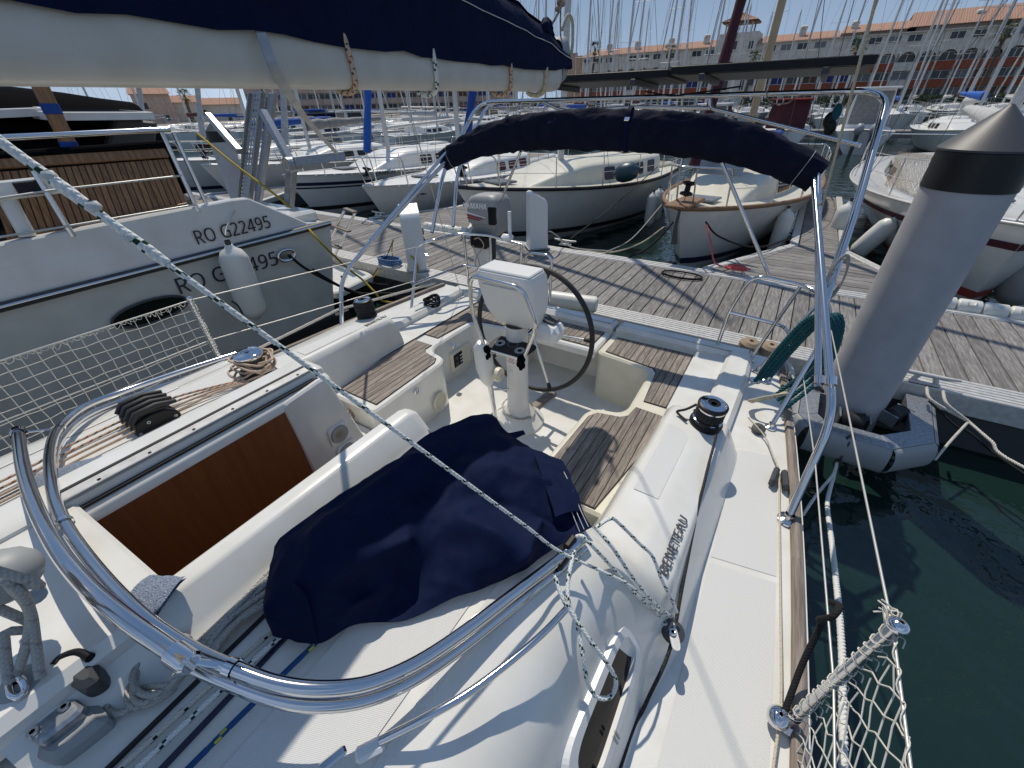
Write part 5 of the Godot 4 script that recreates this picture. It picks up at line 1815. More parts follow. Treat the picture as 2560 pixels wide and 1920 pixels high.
func make_rails() -> void:
	var g := Geo.new()
	# stern rail, port and starboard
	var pr := thing("stern_rail", "polished steel stern rail on the port quarter by the grey pile", "rail", U(1.4, 0.98, -2.9))
	steel_part(pr, "top_rail", [U(1.10, 1.0, -3.03), U(1.11, 1.27, -3.03), U(1.18, 1.54, -3.05), U(1.5, 1.53, -3.02), U(1.60, 1.52, -2.85), U(1.62, 1.51, -2.52)], 0.0125, 12, 0.09)
	steel_part(pr, "mid_rail", [U(1.11, 1.27, -3.03), U(1.45, 1.25, -3.02), U(1.52, 1.24, -2.85)], 0.011, 10, 0.05)
	steel_part(pr, "leg", [Vector3(0.059,0.990,-2.946), U(1.46, 1.53, -3.02)], 0.0115)
	steel_part(pr, "leg", [Vector3(0.121,0.990,-2.819), U(1.58, 1.52, -2.9)], 0.0115)
	steel_part(pr, "leg", [U(1.52, 0.98, -2.24), U(1.62, 1.51, -2.52)], 0.0125)
	steel_part(pr, "leg", [U(1.45, 0.98, -2.75), U(1.60, 1.515, -2.75)], 0.0115)
	for q: Vector3 in [Vector3(0.060,0.980,-2.966), Vector3(0.122,0.980,-2.838), U(1.52, 0.98, -2.24), U(1.45, 0.98, -2.75)]:
		g = Geo.new()
		lathe(g, q, Vector3.UP, [Vector2(0.03, 0), Vector2(0.03, 0.006), Vector2(0.016, 0.012), Vector2(0.015, 0.03)], 14)
		part("foot", g.mesh(), M.steel, pr)
	var sr := thing("stern_rail", "polished steel stern rail on the starboard quarter carrying the outboard", "rail", U(-1.4, 0.98, -2.9))
	steel_part(sr, "top_rail", [U(-1.36, 0.98, -2.42), U(-1.47, 1.47, -2.72), Vector3(-2.580,1.520,-2.745), Vector3(-2.545,1.520,-2.989), Vector3(-2.471,1.520,-3.062), U(-0.95, 1.52, -3.12), U(-0.62, 1.48, -3.12)], 0.0125, 12, 0.08)
	steel_part(sr, "mid_rail", [Vector3(-2.584,1.220,-2.432), Vector3(-2.513,1.220,-3.074), U(-0.9, 1.22, -3.1)], 0.011, 10, 0.05)
	steel_part(sr, "leg", [Vector3(-2.477,1.510,-3.068), Vector3(-2.552,0.990,-3.171)], 0.0125)
	steel_part(sr, "leg", [U(-0.62, 1.48, -3.12), U(-0.62, 1.0, -3.08)], 0.0125)
	steel_part(sr, "leg", [U(-0.95, 1.52, -3.12), U(-0.93, 1.0, -3.08)], 0.0125)
	# boarding ladder folded up on the transom
	var ld := thing("boarding_ladder", "folded steel boarding ladder with grey plastic treads at the transom", "ladder", U(-0.5, 1.0, -3.12))
	steel_part(ld, "rail_loop", [U(-0.62, 0.9, -3.14), U(-0.615, 1.40, -3.18), U(-0.35, 1.41, -3.18), U(-0.34, 0.94, -3.14)], 0.0125, 12, 0.07)
	for k in 3:
		g = Geo.new()
		box(g, U(-0.48, 1.30 - 0.14 * k, -3.17), Vector3(0.24, 0.02, 0.05), Basis(Vector3.RIGHT, 0.6), 0.006)
		part("tread", g.mesh(), M["grey plastic"], ld)
	# bent gate posts that carry the awning frame
	var bm := thing("bimini_hoops", "polished steel tubes of the bimini folded back over the stern", "frame", U(0, 1.0, -2.6))
	var endR := U(1.31, 2.14, -3.11)
	var endL := U(-1.34, 2.12, -3.12)
	steel_part(bm, "leg", [U(1.64, 0.985, -1.59), U(1.655, 1.42, -1.78), endR + Vector3(0.01, 0, 0)], 0.0165, 14, 0.12)
	steel_part(bm, "leg", [Vector3(-2.791,1.000,-1.792), U(-1.60, 1.38, -1.96), Vector3(-2.790,1.593,-2.244), endL], 0.0165, 14, 0.14)
	steel_part(bm, "leg", [Vector3(-2.790,1.610,-2.258), endL + Vector3(0.0, 0.05, 0.02)], 0.0145, 12)
	steel_part(bm, "leg", [U(1.60, 1.42, -2.0), endR + Vector3(0.02, 0.04, -0.03)], 0.0145, 12)
	for q: Vector3 in [U(1.64, 0.98, -1.59), Vector3(-2.828,0.980,-1.816)]:
		g = Geo.new()
		lathe(g, q, Vector3.UP, [Vector2(0.04, 0), Vector2(0.04, 0.008), Vector2(0.02, 0.016), Vector2(0.019, 0.04)], 16)
		part("foot", g.mesh(), M.steel, bm)
	for q: Vector3 in [U(1.62, 1.52, -1.90), U(1.60, 1.46, -2.0)]:
		g = Geo.new()
		lathe(g, q - Vector3(0, 0.02, 0), Vector3(-0.3, 1, -1), [Vector2(0.021, 0), Vector2(0.021, 0.035)], 14)
		part("clamp", g.mesh(), M.chrome, bm)
	# prop tubes from the stern rail to the folded roll
	steel_part(bm, "prop", [Vector3(-2.355,1.520,-3.308), U(-0.62, 2.19, -3.12)], 0.0105)
	steel_part(bm, "prop", [Vector3(-0.000,1.530,-3.134), U(0.83, 2.17, -3.12)], 0.0115)
	# folded awning in its sleeve
	var bi := thing("bimini", "navy bimini awning rolled up in its sleeve under the solar arch", "awning", U(0, 2.15, -2.95))
	var rows := []
	var n := noise(1.0, 9, 3)
	for k in 64:
		var f := k / 63.0
		var u := lerpf(-1.40, 1.35, f)
		var x := absf(u) / 1.33
		var yc := 2.335 - 0.02 * x - 0.19 * pow(x, 3.2)
		var hh := lerpf(0.125, 0.085, pow(x, 3))
		var dir := Vector3(1, -signf(u) * 0.19 * 3.2 * pow(x, 2.2) / 1.33, 0).normalized()
		var up := Vector3(-dir.y, dir.x, 0)
		var row := PackedVector3Array()
		for j in 29:
			var a := TAU * (j % 28) / 28.0
			var wr := n.get_noise_3d(u * 7.0 + sin(a) * 2.2, cos(a) * 1.6, 3.0) * 0.020 - absf(n.get_noise_3d(u * 13.0 + sin(a) * 6.0, cos(a) * 2.2, 9.0)) * 0.018
			var pinch := 1.0 - 0.10 * exp(-pow((u - 0.22) / 0.03, 2))
			row.append(U(u, yc, -3.12) + up * (sin(a) * (hh + wr) * pinch) + Vector3(0, 0, cos(a) * (0.062 + wr) * pinch))
		rows.append(row)
	g = Geo.new()
	g.grid(rows, true)
	fan(g, rows[0].slice(0, 28))
	fan(g, rows[63].slice(0, 28))
	part("sleeve", g.mesh(), M["faded navy canvas"], bi)
	g = Geo.new()
	var strap := PackedVector3Array()
	for j in 29:
		var a := TAU * j / 28.0
		strap.append(U(0.215, 2.335, -3.12) + Vector3(0, sin(a) * 0.130, cos(a) * 0.068))
	var sl := PackedVector3Array()
	var sr2 := PackedVector3Array()
	for p in strap:
		sl.append(p - Vector3(0.014, 0, 0))
		sr2.append(p + Vector3(0.014, 0, 0))
	g.grid([sl, sr2])
	part("strap", g.mesh(), M["navy canvas"], bi)
	g = Geo.new()
	box(g, U(0.215, 2.40, -3.06), Vector3(0.034, 0.024, 0.01), Basis(Vector3.RIGHT, -0.5), 0.003)
	part("buckle", g.mesh(), M.chrome, bi)
	for e in [0, 63]:
		g = Geo.new()
		var hem := PackedVector3Array()
		for p: Vector3 in rows[2 if e == 0 else 61]: hem.append(p + (p - U(-1.28 if e == 0 else 1.29, 2.15, -3.12)) * 0.03)
		tube(g, hem, 0.0016, 4, false)
		part("stitching", g.mesh(), M.thread, bi)
	# solar arch leaning aft over the walkway
	var ar := thing("solar_arch", "polished steel stern arch with davit pulleys under the solar panels", "arch", U(0, 1.5, -3.2))
	for k in 2:
		var dz := -0.16 * k
		var foot := 0.13 * k
		steel_part(ar, "hoop", [U(1.575 - 0.0 * k, 1.52, -2.63 - foot * 1.4), U(1.585, 2.0, -3.15 - foot * 0.6 + dz * 0.3), U(1.575, 2.515, -3.80 + dz), U(-1.50, 2.515, -3.82 + dz), U(-1.53, 2.0, -3.25 + dz * 0.5 - foot), U(-1.46 + 0.03 * k, 1.53, -2.92 - 0.27 * k)], 0.0165, 14, 0.16)
	steel_part(ar, "brace", [U(0.57, 2.44, -3.80), U(0.0, 2.455, -3.80), U(-0.6, 2.43, -3.80), U(-0.85, 2.515, -3.82)], 0.0125, 12, 0.1)
	steel_part(ar, "brace", [U(0.55, 2.515, -3.82), U(0.57, 2.44, -3.80), U(1.52, 2.24, -3.58)], 0.0125, 12, 0.03)
	steel_part(ar, "rung", [U(-1.50, 2.38, -3.62), U(-1.50, 2.38, -3.85)], 0.0105)
	for u: float in [-1.2, -0.95, -0.8, 0.75, 1.0, 1.32]:
		g = Geo.new()
		var loop := PackedVector3Array()
		for j in 13: loop.append(U(u, 2.475 + 0.025 * sin(TAU * j / 12.0), -3.86) + Vector3(0.02 * cos(TAU * j / 12.0), 0, 0))
		tube(g, loop, 0.0045, 6, false)
		part("ring", g.mesh(), M.steel, ar)
	# davit tackles
	for e in [[-1.2, "black davit pulley block hanging from the arch near the blue furled sail", "black plastic"], [1.33, "black davit pulley block in a green cover hanging from the arch by its corner", "black plastic"]]:
		var pb := thing("pulley_block", e[1], "pulley", U(e[0], 2.33, -3.86))
		g = Geo.new()
		for k in 2: ball(g, U(e[0] + 0.02 * (k - 0.5), 2.36 - 0.045 * k, -3.86), Vector3(0.035, 0.05, 0.03), 12)
		part("cheek", g.mesh(), M[e[2]], pb)
		steel_part(pb, "hook", [U(e[0], 2.46, -3.86), U(e[0], 2.40, -3.86)], 0.006)
		if e[0] > 0:
			g = Geo.new()
			ball(g, U(1.345, 2.405, -3.85), Vector3(0.028, 0.05, 0.028), 10)
			var teal := part("cover", g.mesh(), M["laid teal rope"], pb)
	# solar panels
	for k in 2:
		var u0 := -0.90 + 1.17 * k
		var c := U(u0 + 0.60, 2.635 + 0.012 * k, -3.95)
		var sp := thing("solar_collector", "black framed solar panel on the arch, " + ["the one behind the boom end", "the one reaching over the port quarter"][k], "solar panel", c)
		var b := Basis(Vector3.RIGHT, -0.045)
		g = Geo.new()
		box(g, c, Vector3(1.15, 0.045, 0.66), b, 0.003)
		part("frame", g.mesh(), M["black plastic"], sp)
		g = Geo.new()
		box(g, c + b * Vector3(0, 0.0235, 0), Vector3(1.10, 0.004, 0.61), b)
		part("cells", g.mesh(), M["solar cell"], sp)
		g = Geo.new()
		box(g, c + b * Vector3(0, -0.023, 0), Vector3(1.06, 0.004, 0.58), b)
		part("back_sheet", g.mesh(), M["black plastic"], sp)
		for s: float in [-0.36, 0.34]:
			g = Geo.new()
			box(g, c + b * Vector3(s, -0.042, 0.05), Vector3(0.035, 0.035, 0.6), b, 0.003)
			part("bracket", g.mesh(), M["dark grey"], sp)
	rope("panel_cable", [U(0.9, 2.55, -3.75), U(0.95, 2.47, -3.74), U(1.05, 2.46, -3.74), U(1.12, 2.50, -3.75), U(1.35, 2.505, -3.76)], 0.004, M["red fleck rope"], "red and black cable looping under the solar panels", "", 6, "cable")
	rope("panel_cable", [U(0.1, 2.55, -3.75), U(0.3, 2.52, -3.74), U(0.5, 2.535, -3.74), U(0.75, 2.56, -3.75)], 0.005, M["black rope"], "black cable drooping under the middle of the solar panels", "", 6, "cable")
	# lifelines and stanchions, port
	var pl := thing("lifeline_stanchion", "steel stanchion on the port toe rail wrapped with white net twine", "stanchion", U(1.69, 0.98, -0.79))
	var sb := U(1.69, 0.985, -0.785)
	var stp := U(1.72, 1.535, -0.81)
	steel_part(pl, "post", [sb, stp], 0.0125, 12)
	g = Geo.new()
	lathe(g, sb - Vector3(0, 0.005, 0), Vector3.UP, [Vector2(0.034, 0), Vector2(0.034, 0.008), Vector2(0.019, 0.02), Vector2(0.018, 0.06)], 16)
	part("socket", g.mesh(), M.steel, pl)
	g = Geo.new()
	ball(g, stp + Vector3(0.003, 0.012, 0), Vector3(0.021, 0.017, 0.021), 14)
	part("cap", g.mesh(), M.chrome, pl)
	g = Geo.new()
	rng.seed = 8
	for k in 16:
		var f := (k + 0.5) / 16.0
		var q := sb.lerp(stp, f)
		var loop := PackedVector3Array()
		for j in 9:
			var a := TAU * j / 8.0
			loop.append(q + Vector3(cos(a) * 0.0155, 0.012 * sin(a + k), sin(a) * 0.0155))
		tube(g, loop, 0.0017, 5, false)
		tube(g, spline([q + Vector3(0.015, 0, 0), q + Vector3(0.022, 0.01, 0.012), q + Vector3(0.02, 0.02 - 0.03 * rng.randf(), 0.028)], 3), 0.0015, 4)
	for k in 9: tube(g, spline([stp + Vector3(0, -0.02 - 0.004 * k, 0), stp + Vector3(rng.randf_range(-0.02, 0.02), rng.randf_range(0.0, 0.02), rng.randf_range(-0.04, -0.01)), stp + Vector3(rng.randf_range(-0.03, 0.0), rng.randf_range(-0.02, 0.02), rng.randf_range(-0.06, -0.03))], 3), 0.002, 5)
	part("lashing", g.mesh(), M.twine, pl)
	var dir := Vector3(0.0, 0.0, 1.0)
	rope("lifeline", [U(1.62, 1.50, -2.52), stp + Vector3(0.004, -0.012, 0), U(1.73, 1.54, 1.2)], 0.0032, M.wire, "upper wire lifeline along the port side over the water", "port lifelines", 1, "wire")
	rope("lifeline", [U(1.585, 1.24, -2.42), U(1.655, 1.24, -1.70), U(1.706, 1.26, -0.80), U(1.715, 1.26, 1.2)], 0.0032, M.wire, "lower wire lifeline along the port side above the teak toe rail", "port lifelines", 1, "wire")
	var np := thing("safety_net", "white diamond mesh net on the port lifelines", "net", U(1.71, 1.0, 0))
	part("mesh", netting(U(1.712, 1.0, -0.77), U(1.722, 1.0, 0.9), U(1.734, 1.53, 0.9), U(1.722, 1.525, -0.79), 26, 8, 0.0019, true, 0.008), M.twine, np)
	g = Geo.new()
	var hx := PackedVector3Array()
	for k in 200: hx.append(U(1.722, 1.527, -0.79 + 0.0085 * k) + Vector3(cos(k * 0.8) * 0.005, sin(k * 0.8) * 0.005, 0))
	tube(g, hx, 0.0016, 4, false)
	part("lacing", g.mesh(), M.twine, np)
	# starboard lifelines
	var sl2 := thing("lifeline_stanchion", "steel stanchion on the starboard side wrapped with net lacing", "stanchion", U(-1.74, 0.98, -0.98))
	var b2 := U(-1.73, 0.985, -0.98)
	var t2 := U(-1.76, 1.52, -0.98)
	steel_part(sl2, "post", [b2, t2], 0.0125, 12)
	g = Geo.new()
	ball(g, t2 + Vector3(0, 0.01, 0), Vector3(0.018, 0.016, 0.018), 12)
	part("cap", g.mesh(), M.chrome, sl2)
	g = Geo.new()
	for k in 26:
		var q := b2.lerp(t2, (k + 0.5) / 26.0)
		var loop := PackedVector3Array()
		for j in 9: loop.append(q + Vector3(cos(TAU * j / 8.0) * 0.0165, 0.007 * sin(TAU * j / 8.0 + k), sin(TAU * j / 8.0) * 0.0165))
		tube(g, loop, 0.0022, 5, false)
	part("lashing", g.mesh(), M.twine, sl2)
	rope("lifeline", [U(-1.47, 1.45, -2.72), t2, U(-1.78, 1.52, 1.5)], 0.0036, M.wire, "upper wire lifeline along the starboard side", "starboard lifelines", 1, "wire")
	rope("lifeline", [U(-1.40, 1.2, -2.55), b2.lerp(t2, 0.48), U(-1.76, 1.25, 1.5)], 0.0036, M.wire, "lower wire lifeline along the starboard side", "starboard lifelines", 1, "wire")
	var ns := thing("safety_net", "white square mesh net on the starboard lifelines with a frayed top edge", "net", U(-1.75, 1.0, 0))
	part("mesh", netting(U(-1.735, 1.0, -0.97), U(-1.75, 1.0, 0.9), U(-1.78, 1.52, 0.9), U(-1.76, 1.515, -0.97), 31, 9, 0.0019, false, 0.007), M.twine, ns)
	g = Geo.new()
	rng.seed = 14
	for k in 70:
		var q := U(-1.765, 1.515, -0.95 + 0.026 * k)
		tube(g, spline([q + Vector3(0, 0.006, 0), q + Vector3(rng.randf_range(-0.008, 0.012), -0.012, 0.01), q + Vector3(rng.randf_range(-0.006, 0.014), rng.randf_range(-0.03, 0.0), rng.randf_range(0.01, 0.035)), q + Vector3(0, 0.004, 0.03)], 3), 0.0018, 4)
	part("lacing", g.mesh(), M.twine, ns)
	g = Geo.new()
	laid(g, V([U(-1.72, 1.01, 1.2), U(-1.74, 1.03, -0.3), U(-1.735, 1.045, -0.98), U(-1.66, 1.12, -1.9), Vector3(-2.376,1.250,-2.503)]), 0.011, 0.05)
	solo("mooring_rope", g.mesh(), M["laid rope"], "three strand rope stretched along the starboard side under the lifelines", "rope")
	# furling line on port side deck with its lead blocks
	rope("furling_line", [Vector3(0.131,1.020,-2.210), Vector3(0.228,1.000,-2.112), Vector3(0.281,0.995,-1.972), Vector3(0.312,1.000,-1.861), Vector3(0.334,0.998,-1.608), Vector3(0.365,0.998,-1.221), Vector3(0.394,1.010,-0.795), Vector3(0.389,1.000,-0.646), U(1.62, 1.0, 0.6)], 0.0042, M["cream rope"], "thin cream furling line led along the port side deck", "", 4)
	var fb := thing("lead_block", "small dark lead block lashed on the port side deck aft of the winch", "block", Vector3(0.193,0.980,-2.177))
	g = Geo.new()
	lathe(g, Vector3(0.192,0.985,-2.170), Vector3(0.1, 1, 0.2), [Vector2(0, 0), Vector2(0.034, 0), Vector2(0.034, 0.022), Vector2(0.01, 0.026), Vector2(0, 0.026)], 18)
	part("cheek", g.mesh(), M["dark grey"], fb)
	var cc := thing("cam_cleat", "dark cam cleat on the port side deck with the cream furling line", "cleat", Vector3(0.323,0.980,-1.842))
	g = Geo.new()
	for s: float in [-1.0, 1.0]: box(g, Vector3(0.317,1.005,-1.812) + Vector3(0.022 * s, 0, 0), Vector3(0.026, 0.045, 0.12), Basis(Vector3.UP, 0.12 * s), 0.01)
	part("jaw", g.mesh(), M["dark grey"], cc)
	var fl := thing("fairlead", "polished fairlead ball at the foot of the port stanchion", "fairlead", Vector3(0.391,1.000,-0.775))
	g = Geo.new()
	ball(g, Vector3(0.387,1.015,-0.770), Vector3(0.03, 0.026, 0.034), 16)
	part("eye", g.mesh(), M.chrome, fl)
	# coiled cream line and teal mooring rope at the port quarter
	rng.seed = 31
	var coil := []
	var cq := Vector3(0.204,1.060,-2.393)
	for k in 60:
		var a := TAU * k / 10.0 + rng.randf_range(-0.1, 0.1)
		coil.append(cq + Vector3(cos(a) * (0.085 + 0.012 * sin(k)), 0.012 + 0.05 * sin(a + 0.6) + 0.006 * cos(k * 1.7), sin(a) * 0.055 - cos(a) * 0.05))
	rope("line_coil", coil, 0.005, M["cream rope"], "hank of cream line hung on the brace at the port quarter", "", 4)
	var teal := Geo.new()
	for k in 4:
		var o := 0.022 * (k - 1.5)
		var top := U(1.60 + o, 1.555 + 0.004 * k, -2.50 - 0.012 * k)
		laid(teal, spline([U(1.42 + o, 1.02 + 0.03 * k, -2.62 + 0.02 * k), U(1.47 + o, 1.25, -2.62), U(1.54 + o, 1.48, -2.58), top, U(1.655 + o * 0.6, 1.47, -2.50), U(1.635 + o, 1.25, -2.50 + 0.02 * k), U(1.53 + o, 1.05, -2.45 + 0.03 * k)], 6), 0.0125, 0.055)
	solo("mooring_rope", teal.mesh(), M["laid teal rope"], "thick teal three strand rope doubled over the port stern rail", "rope")
	# cleats of the yacht's quarters
	for e in [[Vector3(0.300,0.985,-2.867), "steel deck cleat on the port quarter with teal rope"], [Vector3(-2.578,0.985,-2.638), "deck cleat on the starboard quarter with a black rope bundle"]]:
		var q: Vector3 = e[0]
		var cl := thing("deck_cleat", e[1], "cleat", q)
		g = Geo.new()
		tube(g, V([q + Vector3(-0.03, 0.035, -0.12), q + Vector3(-0.01, 0.045, -0.05), q + Vector3(0.01, 0.045, 0.05), q + Vector3(0.03, 0.035, 0.12)]), PackedFloat32Array([0.008, 0.013, 0.013, 0.008]), 10)
		part("horn", g.mesh(), M.aluminium, cl)
		g = Geo.new()
		for s: float in [-1.0, 1.0]:
			g = Geo.new()
			tube(g, V([q + Vector3(0, 0, 0.035 * s), q + Vector3(0, 0.042, 0.03 * s)]), 0.012, 10)
			part("post", g.mesh(), M.aluminium, cl)
	coil = []
	for k in 50:
		var a := TAU * k / 7.0
		coil.append(Vector3(-2.502,1.030,-2.559) + Vector3(cos(a) * (0.05 + 0.02 * sin(k * 1.1)), 0.01 + 0.035 * sin(k * 0.7), sin(a) * 0.08))
	rope("black_rope_bundle", coil, 0.007, M["black rope"], "bundle of black rope heaped on the starboard quarter cleat", "", 4)
	# outboard stowed on the stern rail, with its pad
	var ob := thing("outboard_motor", "grey outboard motor clamped to a white pad on the stern rail", "outboard", U(-1.05, 1.5, -3.2))
	var oc := U(-1.06, 1.70, -3.28)
	rows = []
	for e in [[-0.11, 0.120, 0.155], [-0.10, 0.135, 0.17], [-0.02, 0.14, 0.175], [0.07, 0.135, 0.165], [0.115, 0.115, 0.14], [0.13, 0.08, 0.10]]:
		var row := bent_loop([oc + Vector3(-e[2], e[0], e[1]), oc + Vector3(e[2], e[0] + 0.01, e[1]), oc + Vector3(e[2], e[0] + 0.01, -e[1]), oc + Vector3(-e[2], e[0], -e[1])], 0.06)
		row.append(row[0])
		rows.append(row)
	g = Geo.new()
	g.grid(rows, true)
	fan(g, rows[5].slice(0, rows[5].size() - 1))
	part("cowl", g.mesh(), M["grey plastic"], ob)
	rows = []
	for e in [[-0.11, 0.118, 0.153], [-0.2, 0.10, 0.13], [-0.24, 0.06, 0.08]]:
		var row := bent_loop([oc + Vector3(-e[2], e[0], e[1]), oc + Vector3(e[2], e[0] + 0.01, e[1]), oc + Vector3(e[2], e[0] + 0.01, -e[1]), oc + Vector3(-e[2], e[0], -e[1])], 0.05)
		row.append(row[0])
		rows.append(row)
	g = Geo.new()
	g.grid(rows, true)
	part("lower_cowl", g.mesh(), M["grey plastic"], ob)
	g = Geo.new()
	tube(g, V([oc + Vector3(0.0, -0.2, 0), oc + Vector3(0.01, -0.55, 0.02), oc + Vector3(0.02, -0.85, 0.03)]), PackedFloat32Array([0.055, 0.045, 0.04]), 12)
	part("shaft", g.mesh(), M["dark grey"], ob)
	g = Geo.new()
	box(g, oc + Vector3(0.12, -0.02, 0.125), Vector3(0.08, 0.15, 0.04), Basis(), 0.01)
	part("faceplate", g.mesh(), M["black plastic"], ob)
	for k in 3:
		g = Geo.new()
		slab(g, V([oc + Vector3(-0.15, -0.005 - 0.022 * k, 0.142), oc + Vector3(0.05 - 0.03 * k, -0.035 - 0.014 * k, 0.146), oc + Vector3(0.06 - 0.03 * k, -0.042 - 0.014 * k, 0.146), oc + Vector3(-0.15, -0.017 - 0.022 * k, 0.142)]), Vector3(0, 0, -0.004))
		part("stripe", g.mesh(), M["letter red" if k > 0 else "letter white"], ob)
	lettering(ob, "YAMAHA", 0.045, oc + Vector3(-0.05, 0.05, 0.145), Vector3(1, 0.02, 0), Vector3(0, 1, -0.1), M["letter white"], "lettering", "Droid Sans", 1.0, true)
	g = Geo.new()
	box(g, U(-1.08, 1.34, -3.17), Vector3(0.20, 0.30, 0.04), Basis(), 0.01)
	part("mounting_pad", g.mesh(), M["white plastic"], ob)
	g = Geo.new()
	box(g, U(-1.08, 1.45, -3.14), Vector3(0.19, 0.12, 0.09), Basis(), 0.02)
	part("clamp_bracket", g.mesh(), M["black plastic"], ob)
	rope("starter_line", [U(-1.10, 1.48, -3.08), U(-1.03, 1.50, -3.06), U(-0.99, 1.44, -3.07), U(-1.06, 1.36, -3.09), U(-1.11, 1.30, -3.1), U(-1.12, 1.22, -3.1), U(-1.07, 1.2, -3.1), U(-1.08, 1.30, -3.09), U(-1.12, 1.42, -3.08)], 0.005, M["tan rope"], "tan line looped over the outboard's clamp", "", 6)
	# antenna mushroom, webbing reel
	var an := thing("antenna", "white navigation antenna with a stick on the stern rail", "antenna", Vector3(-1.995,1.530,-3.058))
	g = Geo.new()
	lathe(g, Vector3(-1.978,1.530,-3.031), Vector3.UP, [Vector2(0.0, 0), Vector2(0.05, 0.005), Vector2(0.055, 0.03), Vector2(0.04, 0.05), Vector2(0.02, 0.056)], 20)
	part("base", g.mesh(), M["white plastic"], an)
	g = Geo.new()
	tube(g, V([Vector3(-1.962,1.570,-3.049), Vector3(-1.962,1.570,-3.049) + Vector3(0, 0.19, 0)]), 0.016, 12)
	part("stick", g.mesh(), M["white plastic"], an)
	var rl := thing("webbing_reel", "blue reel with pale webbing sides fixed to the stern rail", "reel", U(-0.85, 1.2, -3.2))
	var rc := Vector3(-2.139,1.192,-3.220)
	g = Geo.new()
	lathe(g, rc - Vector3(0.09, 0, 0), Vector3.RIGHT, [Vector2(0, 0), Vector2(0.07, 0), Vector2(0.07, 0.18), Vector2(0, 0.18)], 24)
	part("drum", g.mesh(), M["blue canvas"], rl)
	for s: float in [-1.0, 1.0]:
		g = Geo.new()
		lathe(g, rc + Vector3(0.105 * s - 0.018, 0, 0), Vector3.RIGHT, [Vector2(0, 0), Vector2(0.085, 0), Vector2(0.09, 0.018), Vector2(0.085, 0.036), Vector2(0, 0.036)], 24)
		part("flange", g.mesh(), M["cream rope"], rl)
	# long white fender lying between transom and walkway
	var tf := thing("transom_fender", "long white cylindrical fender wedged between transom and walkway", "fender", U(-0.5, 0.6, -3.95))
	g = Geo.new()
	var fa := Vector3(-2.244,0.660,-3.909)
	var fbb := Vector3(-1.490,0.660,-4.035)
	tube(g, V([fa, fa.lerp(fbb, 0.02), fa.lerp(fbb, 0.3), fa.lerp(fbb, 0.305), fa.lerp(fbb, 0.31), fa.lerp(fbb, 0.65), fa.lerp(fbb, 0.655), fa.lerp(fbb, 0.66), fa.lerp(fbb, 0.97), fbb]), PackedFloat32Array([0.07, 0.09, 0.09, 0.083, 0.09, 0.09, 0.083, 0.09, 0.09, 0.07]), 20)
	part("body", g.mesh(), M["fender vinyl"], tf)
	# backstay legs
	for e in [[Vector3(0.159,1.847,-2.980), Vector3(0.048,2.790,-2.500), "pale backstay leg rising from the port quarter in front of the arch", 0.006, "cream rope"], [Vector3(-2.461,0.972,-2.930), Vector3(-2.599,1.894,-2.850), "thin wire backstay leg rising from the starboard quarter", 0.003, "wire"]]:
		var lo: Vector3 = e[0]
		var hi: Vector3 = e[1]
		rope("backstay", [lo, hi, hi + (hi - lo) * 2.0], e[3], M[e[4]], e[2], "", 1, "wire")
	rope("black_line", [U(1.70, 1.24, -1.05), U(1.715, 1.28, -1.02), U(1.70, 1.27, -0.98), U(1.685, 1.22, -0.99), U(1.70, 1.19, -1.0), U(1.69, 1.08, -0.92), U(1.675, 1.0, -0.80)], 0.009, M["black rope"], "short black rope knotted on the lower port lifeline beside the net", "", 5)
	coil = []
	for k in 44:
		var a := TAU * k / 9.0
		coil.append(U(1.585, 1.70, -2.78) + Vector3(cos(a) * 0.035, sin(a) * (0.11 + 0.02 * sin(k)) - 0.02, 0.03 * sin(a * 0.5)))
	rope("line_hank", coil, 0.005, M["grey rope"], "hank of grey line tied to the port leg of the arch", "", 4)
	# moulded fender blocks bolted along the walkway's far edge
	for e in [[1.75, 14, "white moulded fender block on the walkway's far edge right of the grey pile"], [-5.9, 5, "white moulded fender block on the walkway's far edge behind the outboard"]]:
		for k in e[1]:
			var q := Vector3(e[0] + 0.21 * k, 0.53, -6.24)
			var fb2 := thing("fender_block", e[2], "fender", q, "fender blocks along the walkway")
			g = Geo.new()
			tube(g, V([q + Vector3(-0.1, 0, 0), q + Vector3(-0.085, 0, 0), q + Vector3(0.085, 0, 0), q + Vector3(0.1, 0, 0)]), PackedFloat32Array([0.06, 0.085, 0.085, 0.06]), 14)
			part("body", g.mesh(), M["fender vinyl"], fb2)
			g = Geo.new()
			tube(g, V([q + Vector3(-0.03, 0.075, 0.045), q + Vector3(-0.025, 0.05, 0.075), q + Vector3(0.025, 0.05, 0.075), q + Vector3(0.03, 0.075, 0.045)]), 0.012, 8)
			part("bolt_pocket_rim", g.mesh(), M["fender vinyl"], fb2)
	# two short round fenders on the walkway edge
	for q: Vector3 in [Vector3(0.029,0.560,-4.071), Vector3(0.197,0.550,-4.109)]:
		var rf := thing("dock_fender", "short worn round fender on the walkway edge behind the port quarter", "fender", q, "round fenders on the walkway edge")
		g = Geo.new()
		lathe(g, q - Vector3(0.0, 0.055, 0), Vector3(0.12, 1, 0.1), [Vector2(0, 0), Vector2(0.06, 0.0), Vector2(0.09, 0.03), Vector2(0.09, 0.09), Vector2(0.06, 0.115), Vector2(0.02, 0.115), Vector2(0.02, 0.1), Vector2(0, 0.1)], 20)
		part("body", g.mesh(), M["tan canvas"], rf)


# ---------- other boats ----------
func placed(called: String, label: String, category: String, at: Vector3, turn := 0.0, group := "") -> Node3D:
	var o := Node3D.new()
	o.name = named(self, called)
	add_child(o)
	o.position = at
	o.rotation.y = turn
	base_of[o] = Vector3.ZERO
	meta(o, label, category, group)
	return o

